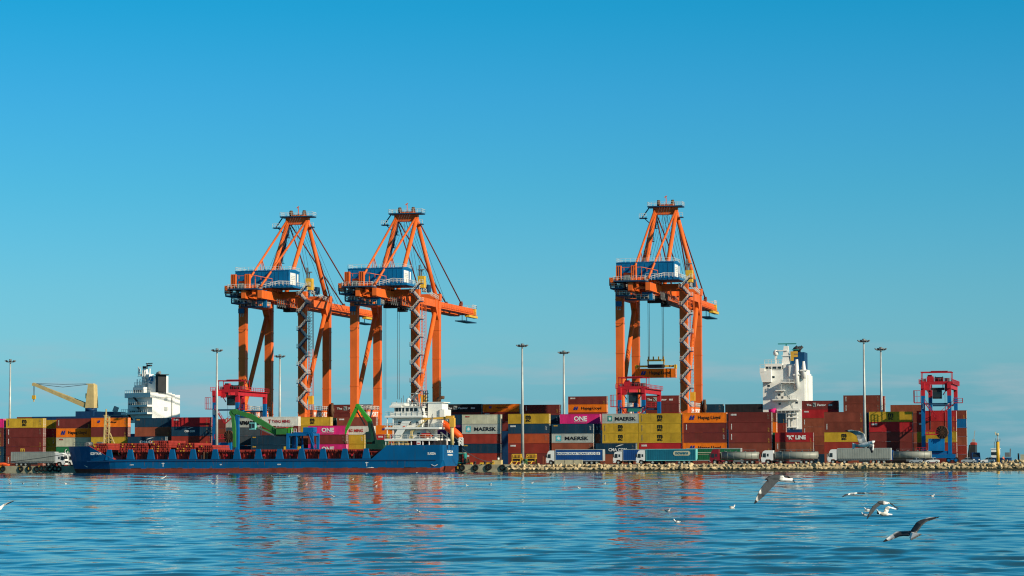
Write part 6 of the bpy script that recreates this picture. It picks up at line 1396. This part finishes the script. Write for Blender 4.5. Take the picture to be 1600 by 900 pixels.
for k, (px, pw) in enumerate(((800, 813), (823, 836))):
    r = simple('steel_rack', ('yellow tubular steel rack left of the tall lamp mast', 'yellow tubular steel rack right of the tall lamp mast')[k], 'rack', px, QT + 4.5, None, None, group='yellow steel racks'); w = seg(QT + 4.5, px, pw); mb = MB(); Hh = 2.75
    for x in (0, w):
        for y in (0, 1.6): mb.bar((x, y, 0), (x, y, Hh), .16)
    for z in (.9, 1.7, Hh): mb.bar((0, 0, z), (w, 0, z), .14, .2); mb.bar((0, 1.6, z), (w, 1.6, z), .14, .2); mb.bar((0, 0, z), (0, 1.6, z), .14); mb.bar((w, 0, z), (w, 1.6, z), .14)
    for j in range(6): x = w * j / 6; mb.bar((x, 0, 1.9), (x, 0, Hh), .12)
    for x in (-.5, w * .45): mb.bar((x, -.5, 0), (x + .5, 0, 1.0), .16, .22)
    if k == 0: mb.bar((w, .4, 2.4), (w + 1.4, .4, .2), .5, .25)
    part('frame', mb, M['yel'], r)
    mb = MB(); mb.box(.2, w - .2, .2, 1.4, .92, 1.5); mb.box(.3, w - .5, .2, 1.4, 1.73, 2.2); part('load', mb, M['dark'], r)
# tufts / dusty drums left of the racks
r = simple('pump_set', 'dusty green pump set between the two yellow racks', 'pump', 818.5, QT + 4, None, None); mb = MB(); mb.box(0, .8, 0, .8, 0, .9); mb.cyl((.4, .4, 1.2), (1, 0, 0), .35, .9, 12); part('housing', mb, M['plantgreen'], r); mb = MB(); mb.tube([(.4, .4, 1.5), (.4, .4, 2.0), (.9, .4, 2.1)], .1, 8); part('pipe', mb, M['yel'], r)
# orange posts at the white cab, concrete blocks before the blue trailer
r = simple('barrier_stand', 'rusty orange barrier stand before the white cab of the lettered truck', 'barrier', 848.5, QT + 2.4, None, None); mb = MB(); mb.bar((0, 0, 0), (0, 0, 2.2), .25); mb.bar((.5, 0, 0), (.5, 0, 1.9), .2); mb.bar((-.1, 0, 1.8), (.6, 0, 1.8), .18); part('post', mb, M['rust'], r)
for k, (a_, b_2) in enumerate(((866, 881), (881.6, 895), (895.6, 909.5))):
    mb = MB(); w = seg(QT + 1.7, a_, b_2); mb.hexa([(0, 0, 0), (w, 0, 0), (w, .9, 0), (0, .9, 0), (.05, .25, 1.25), (w - .05, .25, 1.25), (w - .05, .65, 1.25), (.05, .65, 1.25)])
    o = part('concrete_barrier', mb, M['concrete']); o.location = on(a_, QT + 1.7, GZ); o.rotation_euler = (0, 0, -YAW); tag(o, ('left concrete barrier block beside the front wheel of the lettered truck', 'middle concrete barrier block before the lettered blue trailer', 'right concrete barrier block before the lettered blue trailer')[k], 'barrier', 'concrete barrier blocks')
# orange floating boom / tarpaulin at far left
o = tag(obj('tarpaulin_roll', boat_mesh(3.2, 1.3, 1.2).mesh('tarpaulin_roll', M['orangeboom']), None, on(3, QT + 1.6, GZ + .55), -YAW), 'upper bright orange tarpaulin roll at the far left quay edge', 'tarpaulin', 'orange tarpaulin rolls')
o = tag(obj('tarpaulin_roll', boat_mesh(2.3, .9, .8).mesh('tarpaulin_roll', M['orangeboom']), None, on(9.5, QT + 1.0, GZ + .42), -YAW), 'lower bright orange tarpaulin roll at the far left quay edge', 'tarpaulin', 'orange tarpaulin rolls')
# right end: dark tug stern, pilot boat, light post, worker, white block
r = thing('tugboat', 'black hulled tug with red bulwark berthed right of the last containers', 'tug boat', on(1511, 60, 0), -YAW); w = seg(60, 1511, 1523.5)
zt = hgt(1515, 695, 60)
mb = MB(); mb.hexa([(-.2, 0, -.6), (w, 0, -.6), (w, 8, -.6), (-.2, 8, -.6), (.9, 0, zt), (w, 0, zt), (w, 8, zt), (.9, 8, zt)]); part('hull', mb, M['dark'], r)
mb = MB(); mb.box(.9, w + .1, -.1, 8.1, zt, zt + .6); mb.box(1.1, w - .1, .2, 7.8, zt + .6, zt + .75); part('bulwark', mb, M['deckred'], r); mb = MB(); mb.bar((1.6, 2, zt), (2.2, 2, zt + 4.2), .22); mb.box(1.3, 2.2, 1.5, 2.5, zt + .7, zt + 1.6); part('mast', mb, M['galv'], r)
mb = MB(); mb.tube([(-.12 + .9 * k / 5, -.15, -.4 + (zt + .4) * k / 5) for k in range(6)], .25, 8); part('fender', mb, M['rubber'], r)
r = thing('pilot_boat', 'small boat with white wheelhouse seen behind the yellow light post', 'boat', on(1548, -22, 0), -YAW); X = lambda p: seg(-22, 1548, p); Zb = lambda py: hgt(1555, py, -22)
mb = MB(); hull_loft(mb, [(X(1546), [.2, .5, .8], [-.5, .3, Zb(714)]), (X(1552), [1.3, 1.6, 1.9], [-.5, .3, Zb(715)]), (X(1576), [1.3, 1.7, 1.9], [-.5, .3, Zb(715)]), (X(1580), [1.2, 1.5, 1.7], [-.5, .3, Zb(715)])], [0, 0, 0]); part('hull', mb, M['navyhull'], r)
mb = MB(); mb.box(X(1549), X(1562), -1.4, 1.4, Zb(715), Zb(701.5)); mb.box(X(1548.3), X(1562.8), -1.55, 1.55, Zb(701.5), Zb(700.6)); wh = part('wheelhouse', mb, WH, r); mb = MB(); mb.box(X(1549) - .05, X(1558), -1.45, -1.402, Zb(711), Zb(706.3)); part('window', mb, M['glass'], wh)
mb = MB(); mb.bar((X(1554), 0, Zb(701)), (X(1554), 0, Zb(690)), .12); mb.bar((X(1578), 0, Zb(714)), (X(1578.5), 0, Zb(701)), .3); mb.box(X(1570), X(1577), -1, 1, Zb(714), Zb(707)); part('gear', mb, M['steel'], r)
r = thing('light_post', 'yellow harbour light post with a lantern on the stone mole', 'light post', on(1559, QT + 2.2, GZ), 0); zt = hgt(1559, 690, QT + 2.2) - GZ
mb = MB(); mb.tube([(0, 0, 0), (0, 0, zt)], .42, 14); mb.cyl((0, 0, .12), (0, 0, 1), .6, .24, 14); part('post', mb, M['yel'], r); mb = MB(); mb.tube([(0, 0, zt), (0, 0, zt + 1.5)], .13, 8); mb.cyl((0, 0, zt + .12), (0, 0, 1), .62, .1, 14); mb.rail([(-.5, -.5, zt + .15), (.5, -.5, zt + .15), (.5, .5, zt + .15), (-.5, .5, zt + .15), (-.5, -.5, zt + .15)], .6, .05, 1); part('gallery', mb, M['galv'], r); mb = MB(); mb.cyl((0, 0, zt + 1.8), (0, 0, 1), .3, .6, 12); mb.hexa([(-.55, -.1, zt + 1.6), (-.3, -.1, zt + 1.6), (-.3, .1, zt + 1.6), (-.55, .1, zt + 1.6), (-.7, -.1, zt + 2.4), (-.4, -.1, zt + 2.4), (-.4, .1, zt + 2.4), (-.7, .1, zt + 2.4)]); part('lantern', mb, M['cream'], r)
r = thing('parapet_block', 'white painted concrete block at the right picture edge', 'block', on(1594, QT + 3, GZ), -YAW); mb = MB(); mb.box(0, 3, 0, 1.5, 0, 2.1); mb.box(-.06, 3.06, -.06, 1.56, 2.1, 2.22); part('block', mb, M['cream'], r); mb = MB(); mb.bar((-.5, .5, 0), (-.5, .5, 2.5), .4); part('post', mb, M['dark'], r)

# ------------------------------------------------------------------ people: one skinned body each, clothes as children
def person(loc, rz, jacket, trousers, label, arm=0.5):
    root = thing('person', label, 'person', loc, rz)
    J = dict(pel=(0, 0, .95), waist=(0, 0, 1.12), chest=(0, 0, 1.38), neck=(0, 0, 1.52), head=(0, .01, 1.66), crown=(0, 0, 1.75),
             sl=(.19, 0, 1.43), el=(.25, -.05, 1.15), hl=(.24, -.18, .92), sr=(-.19, 0, 1.43), er=(-.3, -.12, 1.2), hr=(-.25, -.35, 1.2 + arm * .2),
             tl=(.1, 0, .88), kl=(.11, -.03, .5), fl=(.12, .02, .08), ol=(.12, -.15, .04), tr=(-.1, 0, .88), kr=(-.11, -.02, .5), fr=(-.13, .03, .08), orr=(-.13, -.14, .04))
    rad = dict(pel=.14, waist=.13, chest=.155, neck=.06, head=.105, crown=.07, sl=.07, el=.05, hl=.045, sr=.07, er=.05, hr=.045, tl=.095, kl=.065, fl=.05, ol=.04, tr=.095, kr=.065, fr=.05, orr=.04)
    E = [('pel', 'waist'), ('waist', 'chest'), ('chest', 'neck'), ('neck', 'head'), ('head', 'crown'), ('chest', 'sl'), ('sl', 'el'), ('el', 'hl'), ('chest', 'sr'), ('sr', 'er'), ('er', 'hr'), ('pel', 'tl'), ('tl', 'kl'), ('kl', 'fl'), ('fl', 'ol'), ('pel', 'tr'), ('tr', 'kr'), ('kr', 'fr'), ('fr', 'orr')]
    def skin(keys, edges, scale, mat, name, parent):
        me = bpy.data.meshes.new(name); ix = {k: i for i, k in enumerate(keys)}; me.from_pydata([J[k] for k in keys], [(ix[a], ix[b]) for a, b in edges], []); me.materials.append(mat)
        o = obj(name, me, parent); md = o.modifiers.new('s', 'SKIN'); sv = me.skin_vertices[0].data
        for i, k in enumerate(keys): sv[i].radius = (rad[k] * scale, rad[k] * scale); sv[i].use_root = i == 0
        s2 = o.modifiers.new('u', 'SUBSURF'); s2.levels = s2.render_levels = 2
        return o
    body = skin(list(J), E, 1, M['skin'], 'body', root)
    jk = ['waist', 'chest', 'sl', 'el', 'sr', 'er', 'hl', 'hr']; skin(jk, [e for e in E if e[0] in jk and e[1] in jk], 1.17, jacket, 'jacket', body)
    tk = ['pel', 'waist', 'tl', 'kl', 'fl', 'tr', 'kr', 'fr']; skin(tk, [e for e in E if e[0] in tk and e[1] in tk], 1.13, trousers, 'trousers', body)
    mb = MB(); mb.lathe([(.135, 0), (.13, .06), (.09, .12), (.02, .14)], (0, 0, 1.70), 12); part('helmet', mb, M['yel'], body)
    mb = MB()
    for sx_ in (-.035, .035): mb.lathe([(.012, -.006), (.014, 0), (.004, .01)], (sx_, -.1, 1.665), 6)
    mb.tube([(0, -.1, 1.66), (0, -.125, 1.635), (0, -.1, 1.63)], .012, 5); part('face', mb, M['brownreel'], body)
    # hands with five fingers
    for k, s in (('hl', 1), ('hr', -1)):
        p = Vector(J[k]); mb = MB(); d = Vector((0, -.75, -.66)) if k == 'hl' else Vector((0, -1, .1)); d.normalize(); side = Vector((1, 0, 0))
        mb.bar(p - d * .02, p + d * .085, .085, .03)
        for f in range(4): q = p + d * .08 + side * (-.031 + f * .021); mb.tube([q, q + d * (.04 + .006 * (f in (1, 2))), q + d * .065 + Vector((0, .012, -.018))], .0095, 6)
        q = p + d * .03 - side * s * .042; mb.tube([q, q + d * .03 - side * s * .02, q + d * .055 - side * s * .018], .011, 6); part('hand', mb, M['skin'], body)
person(on(1567.3, QT + 2.5, GZ), R(20), M['orangeboom'], M['navy'], 'person in orange jacket standing right of the yellow light post')

# ================================================================== gulls
GM = [pm('gull_white', (0.74, 0.73, 0.69), .7, vary=.06), pm('gull_grey', (0.105, 0.112, 0.12), .8, vary=.2, scale=6), pm('gull_black', (0.02, 0.02, 0.022), .7), pm('gull_bill', (0.10, 0.02, 0.015), .5), pm('gull_underwing', (0.13, 0.135, 0.125), .8, vary=.12, scale=6)]
GC = [(0.74, 0.73, 0.69), (0.042, 0.047, 0.052), (0.015, 0.015, 0.017), (0.10, 0.02, 0.015), (0.27, 0.275, 0.25)]
PLUME = pm('gull_plumage', (1, 1, 1), .8, vary=.22, scale=28, spec=.15)
_n = PLUME.node_tree.nodes; _a = _n.new('ShaderNodeAttribute'); _a.attribute_name = 'plumage'
_m = next(x for x in _n if x.type == 'MIX'); PLUME.node_tree.links.new(_a.outputs['Color'], _m.inputs['A'])
def gull(label, D, bodypts, wings, head=None, group=None, tail=None, voxel=.0052):
    """bodypts: [(px, py, depth offset m, radius px)] from bill tip to tail root; wings: list of stations
    [(lead px, py, dz), (trail px, py, dz), colour]; tail: corner list. Everything in metres around distance D."""
    base = at(bodypts[len(bodypts) // 2][0], bodypts[len(bodypts) // 2][1], D); s = D / F
    P = lambda px, py, dy: at(px, py, D + dy) - base
    mb = MB(); src = []
    pts = [P(*b[:3]) for b in bodypts]; rad = [max(.006, b[3] * s) for b in bodypts]
    # resample the body smoothly
    fine, fr = [], []
    for i in range(len(pts) - 1):
        for k in range(5): f = k / 5; fine.append(pts[i].lerp(pts[i + 1], f)); g = f * f * (3 - 2 * f); fr.append(rad[i] * (1 - g) + rad[i + 1] * g)
    fine.append(pts[-1]); fr.append(rad[-1]); mb.tube(fine, fr, 12)
    for i, p in enumerate(fine):
        c = bodypts[min(i // 5, len(bodypts) - 1)]; c = c[4] if len(c) > 4 else 0
        for k in range(6): a = k * 1.047; src.append((p + Vector((math.cos(a) * fr[i] * .8, 0, math.sin(a) * fr[i] * .8)), c)); src.append((p + Vector((0, math.cos(a) * fr[i], math.sin(a) * fr[i])), c))
    for w in wings:
        n = len(w); NS = 7; top, bot = [], []
        lead = [P(*q[0]) for q in w]; trail = [P(*q[1]) for q in w]
        for i in range(n):
            ch = trail[i] - lead[i]; sp = (lead[min(i + 1, n - 1)] - lead[max(i - 1, 0)]); nn = ch.cross(sp)
            nn = nn.normalized() if nn.length > 1e-9 else Vector((0, -1, 0))
            th = (.024, .021, .017, .015, .013)[min(i, 4)]
            top.append([]); bot.append([])
            for j in range(NS):
                f = j / (NS - 1); p = lead[i] + ch * f; e = th * (.75 + .25 * math.sin(math.pi * min(1, f * 1.6 + .2))) * .5; cam_ = .05 * ch.length * math.sin(math.pi * f)
                top[i].append(mb._av(p + nn * (e + cam_))); bot[i].append(mb._av(p - nn * (e - cam_)))
                edge = q_edge(w[i], f)
                src.append((p + nn * (e + cam_), edge)); src.append((p - nn * (e - cam_), edge))
        for i in range(n - 1):
            for j in range(NS - 1):
                mb.face([top[i][j], top[i + 1][j], top[i + 1][j + 1], top[i][j + 1]]); mb.face([bot[i][j + 1], bot[i + 1][j + 1], bot[i + 1][j], bot[i][j]])
            mb.face([bot[i][0], bot[i + 1][0], top[i + 1][0], top[i][0]]); mb.face([top[i][-1], top[i + 1][-1], bot[i + 1][-1], bot[i][-1]])
        mb.face([top[0][j] for j in range(NS)][::-1] + [bot[0][j] for j in range(NS)]); mb.face([top[-1][j] for j in range(NS)] + [bot[-1][j] for j in range(NS)][::-1])
    if tail:
        q = [P(*c[:3]) for c in tail]; nn = (q[1] - q[0]).cross(q[2] - q[0]).normalized() * .008; mb.hexa([p - nn for p in q] + [p + nn for p in q])
        for a in range(6):
            for b in range(6):
                f, g = a / 5, b / 5; p = (q[0].lerp(q[1], f)).lerp(q[3].lerp(q[2], f), g); c = tail[0][3] if len(tail[0]) > 3 else 0; src.append((p, 2 if (g > .93 and c == 5) else 0))
    me = mb.mesh('gull', GM); o = obj('gull', me, None, base)
    md = o.modifiers.new('r', 'REMESH'); md.mode = 'VOXEL'; md.voxel_size = voxel
    dg = bpy.context.evaluated_depsgraph_get(); m2 = bpy.data.meshes.new_from_object(o.evaluated_get(dg)); o.modifiers.clear(); o.data = m2
    m2.materials.clear(); m2.materials.append(PLUME)
    kd = kdtree.KDTree(len(src))
    for i, (p, c) in enumerate(src): kd.insert(p, i)
    kd.balance(); at_ = m2.color_attributes.new('plumage', 'FLOAT_COLOR', 'POINT'); cols = []
    for v in m2.vertices:
        acc = [0, 0, 0]; tw_ = 0
        for co, k, d in kd.find_n(v.co, 5):
            w_ = 1 / (d * d + 2e-5); tw_ += w_
            for q in range(3): acc[q] += w_ * GC[src[k][1]][q]
        cols += [acc[0] / tw_, acc[1] / tw_, acc[2] / tw_, 1]
    at_.data.foreach_set('color', cols)
    m2.polygons.foreach_set('use_smooth', [True] * len(m2.polygons)); m2.update()
    tag(o, label, 'gull', group); o.name = 'gull'; m2.name = 'gull'
    return o
def q_edge(st, f):
    c = st[2]; 
    if len(st) > 3 and f < st[3]: return 0           # white leading edge
    if len(st) > 4 and f > st[4]: return 2           # black trailing edge
    return c
FG = 'gulls flying low over the water'
gull('large gull gliding left with one grey wing stretched down towards the water', 31,
     [(1195, 749.2, -.12, .5, 2), (1198.5, 748.3, -.10, 1.6, 1), (1203, 746.5, -.06, 3.4, 1), (1211, 745.8, 0, 4.6, 1), (1219, 747.5, .05, 4.2, 0), (1227, 749, .12, 2.6, 0), (1235, 750, .2, 1.4, 0)],
     [[((1203, 746, -.06), (1222, 747, .05), 1), ((1193, 757, -.2), (1211, 757, -.05), 1), ((1187, 766, -.34), (1201, 768, -.2), 1, .10), ((1182, 777, -.42), (1192, 777, -.32), 1, .16, .85), ((1178, 787.2, -.48), (1181, 786.5, -.46), 2)],
      [((1208, 743.5, .08), (1221, 745, .12), 1), ((1217, 742.3, .3), (1228, 744.5, .32), 1), ((1229, 744.2, .46), (1234, 746, .47), 2), ((1238, 750, .56), (1240, 751, .56), 2), ((1242.6, 754.8, .62), (1243, 755, .62), 2)]], group=FG,
     tail=[(1226, 747.5, .12, 0), (1226, 751.5, .12), (1238, 751, .22), (1238, 747.2, .22)])
gull('white gull with open bill banking right in front of the grey trailer', 44,
     [(1367, 689, -.1, .8, 0), (1363.5, 691, -.1, 2.6, 0), (1359, 693.5, -.05, 4.0, 0), (1351, 695.5, 0, 3.8, 0), (1343, 696.5, .05, 3.0, 4), (1337, 696.5, .1, 1.8, 4)],
     [[((1354, 690.5, -.02), (1342, 693, .03), 4), ((1350.5, 678, .12), (1338.5, 681, .2), 4, .1), ((1342, 673.5, .2), (1334, 678, .28), 4, .16), ((1330, 671.6, .3), (1330, 676, .3), 4, .3, .8), ((1319.5, 672.5, .36), (1320, 673.8, .36), 2)],
      [((1365.5, 694.5, -.15), (1357, 698.5, -.12), 4, .2), ((1365, 701, -.25), (1359.5, 702.5, -.22), 1, .2), ((1363.5, 707, -.32), (1361, 707.5, -.3), 2)]], group=FG,
     tail=[(1338, 693.5, .1, 0), (1338, 698.5, .1), (1332, 702, .14), (1332, 692, .14)])
gull('gull heading away with wings in a wide V, lowest on the right', 26,
     [(1423, 830, .32, .8, 1), (1422, 831.5, .24, 2.4, 1), (1423, 833, .12, 3.6, 1), (1426, 835.5, .02, 3.8, 0), (1429, 838, -.1, 3.0, 0)],
     [[((1424, 829.5, .12), (1431, 833.5, .0), 1), ((1432, 817.5, .2), (1440, 821, .06), 1), ((1438.5, 813.5, .25), (1447, 815, .12), 1, .15), ((1452, 809, .26), (1456, 812, .18), 1, .5, .82), ((1467.5, 807.2, .2), (1468.5, 808.2, .2), 2)],
      [((1421, 831, .12), (1420, 837, .0), 1), ((1408, 831, .25), (1411, 836.8, .12), 1), ((1400, 831.5, .28), (1404, 838, .16), 1, .3), ((1390, 838, .26), (1393, 843, .18), 0, .85, .86), ((1379.5, 846, .2), (1381.5, 847, .2), 2)]], group=FG,
     tail=[(1427, 832.5, -.04, 5), (1421.5, 840, -.04), (1423, 844, -.16), (1440, 834.5, -.16)])
gull('gull crossing left above another, dark wing swept down to a point', 38,
     [(1372, 785, -.06, 1.4, 1), (1375, 785.3, -.02, 2.6, 1), (1380, 786, .03, 3.0, 0), (1386, 786.3, .1, 2.0, 0)],
     [[((1372, 784.5, -.03), (1377, 788, .02), 1), ((1364, 790.5, -.2), (1370, 793, -.12), 1), ((1359, 799, -.34), (1364, 801, -.28), 1), ((1354, 811.5, -.44), (1355.2, 811, -.43), 2)],
      [((1379, 784, .08), (1387, 785.5, .12), 1), ((1390, 786, .3), (1394, 788, .3), 1), ((1397, 790.5, .42), (1399, 792.5, .42), 1), ((1404, 794.6, .52), (1404.4, 795, .52), 2)]], group=FG,
     tail=[(1381, 784.5, .06, 0), (1381, 788.5, .06), (1387.5, 787, .12), (1387.5, 784.5, .12)])
gull('white gull with raised wing flying left beneath a darker one', 42,
     [(1370.5, 803.5, -.15, .5, 2), (1371.5, 801, -.12, 1.7, 0), (1374.5, 801.3, -.08, 2.3, 4), (1379, 803, 0, 3.0, 4), (1385, 803.6, .08, 2.3, 0), (1391, 803.8, .15, 1.2, 0)],
     [[((1380, 801.5, .0), (1387, 802, .06), 0), ((1383, 793, .15), (1389, 795, .2), 4), ((1387, 791.2, .22), (1391, 794, .25), 0), ((1396, 793.2, .33), (1398, 796, .34), 0), ((1403, 796, .4), (1402.6, 796.8, .4), 2)],
      [((1371.5, 801, -.14), (1374, 804, -.1), 0), ((1370.2, 797, -.3), (1372.5, 799, -.28), 0), ((1369.6, 795.6, -.36), (1370.4, 796.4, -.36), 0)]], group=FG,
     tail=[(1386, 802, .1, 0), (1386, 805, .1), (1394, 805, .18), (1394, 803, .18)])
gull('slender gull flying right with level wings above the other right gulls', 46,
     [(1337.5, 771.2, -.05, .6, 0), (1335, 771.5, -.03, 1.8, 0), (1330, 772, 0, 2.2, 0), (1324, 772.6, .05, 1.5, 0), (1319.5, 773, .1, .9, 0)],
     [[((1336, 770.5, .02), (1329, 770.8, .05), 0), ((1343, 770, .2), (1339, 771, .2), 1), ((1351.5, 770.9, .38), (1350.5, 771.3, .38), 2)],
      [((1329, 771.5, -.1), (1323, 772.6, -.05), 0), ((1322, 774, -.24), (1318.5, 774.6, -.2), 1), ((1315.2, 776.8, -.36), (1315, 777, -.36), 2)]], group=FG)
gull('gull cut by the left picture edge, one wing raised', 34,
     [(-9, 797, -.1, 1, 0), (-4, 795.5, -.03, 3, 0), (0, 794.5, 0, 2.6, 0), (2.2, 794, .05, 1.2, 0)],
     [[((-2, 793, .02), (3.2, 794, .04), 0), ((4.5, 788, .2), (7, 790.5, .22), 4, .3), ((10, 786, .32), (12, 788, .32), 2, .3), ((22, 782.4, .5), (22.4, 782.9, .5), 2)]], group=FG)
# distant flying gulls
gull('tiny gull with bowed wings passing before the red waterline of the ship', 235,
     [(580, 730.6, -.1, .5, 0), (578, 730.8, 0, .9, 0), (574, 731.2, .1, .5, 0)],
     [[((578, 730, 0), (575, 731, .05), 0), ((572, 731, .1), (570.5, 731.8, .12), 0), ((566.2, 735, .2), (566, 735.4, .2), 0)], [((577, 730, 0), (576.5, 731, .05), 0), ((582, 729.9, .2), (581, 730.8, .2), 0), ((585.5, 730.6, .3), (585, 731, .3), 0)]], group=FG, voxel=.02)
gull('tiny gull skimming the water left of the crane reflections', 240,
     [(251, 747, -.1, .5, 0), (254, 747.2, 0, .9, 0), (256, 747, .1, .4, 0)],
     [[((253, 747, 0), (255, 747.4, 0), 0), ((248, 745.6, .1), (249, 746.4, .1), 0), ((243.5, 744, .2), (244, 744.6, .2), 1)], [((254, 746.8, 0), (256, 747.2, 0), 0), ((258.5, 744, .2), (259, 744.8, .2), 0), ((261.3, 741.6, .3), (261.5, 742, .3), 1)]], group=FG, voxel=.02)

# swimming gulls: one shape, many copies, each on the water
def swim_mesh():
    mb = MB(); n = 12; prof = [(-.24, .10, .012), (-.19, .085, .035), (-.10, .06, .075), (0, .055, .09), (.09, .07, .075), (.14, .10, .045), (.165, .15, .034), (.18, .19, .036), (.205, .195, .03), (.225, .185, .010), (.262, .178, .004)]
    mb.tube([(x, 0, z) for x, z, r in prof], [r for x, z, r in prof], n); me = mb.mesh('gull', GM[:4])
    mi = [0 if (f.center.x > .11 and f.center.x < .228) or f.center.z < .05 else (3 if f.center.x >= .228 else (2 if f.center.x < -.18 else (1 if f.center.z > .08 and f.center.x < .08 else 0))) for f in me.polygons]
    me.polygons.foreach_set('material_index', mi); return me
sw = swim_mesh(); rg = random.Random(8)
for px, py in ((16, 757), (36, 757), (60, 758), (103, 757), (327, 752), (332, 757), (357, 741.5), (406, 762), (425, 745), (451, 745), (465, 744), (478, 758), (511, 755), (586, 755), (587, 761), (551, 750), (651, 739.5), (650, 767), (730, 760), (766, 758), (831, 756), (905, 764), (944, 757), (1028, 756), (1043, 801), (1144, 795), (1457, 777)):
    d = at(px, py, 100) - Vector((0, 0, CAMZ)); k = -CAMZ / d.z; p = Vector((0, 0, CAMZ)) + d * k
    o = obj('gull', sw, None, (p.x, p.y, .05), rg.uniform(-.9, .9) + (math.pi if rg.random() < .5 else 0)); o.scale = (.95,) * 3
    tag(o, 'small white gull sitting far out on the water', 'gull', 'gulls sitting on the water')
for px, py, lab in ((521, 777, 'larger white gull afloat below the leftmost orange reflections'), (655, 802, 'larger white gull afloat among the middle orange reflections'), (1058, 818, 'larger white gull afloat in the right orange reflection'), (1355, 798.5, 'white gull afloat behind the swept dark wing, upper of two'), (1351, 807, 'white gull afloat at the tip of the swept dark wing')):
    d = at(px, py, 100) - Vector((0, 0, CAMZ)); k = -CAMZ / d.z; p = Vector((0, 0, CAMZ)) + d * k
    o = obj('gull', sw, None, (p.x, p.y, .04), rg.uniform(-.5, .5) + math.pi); o.scale = (.85,) * 3
    tag(o, lab, 'gull', 'gulls sitting on the water')
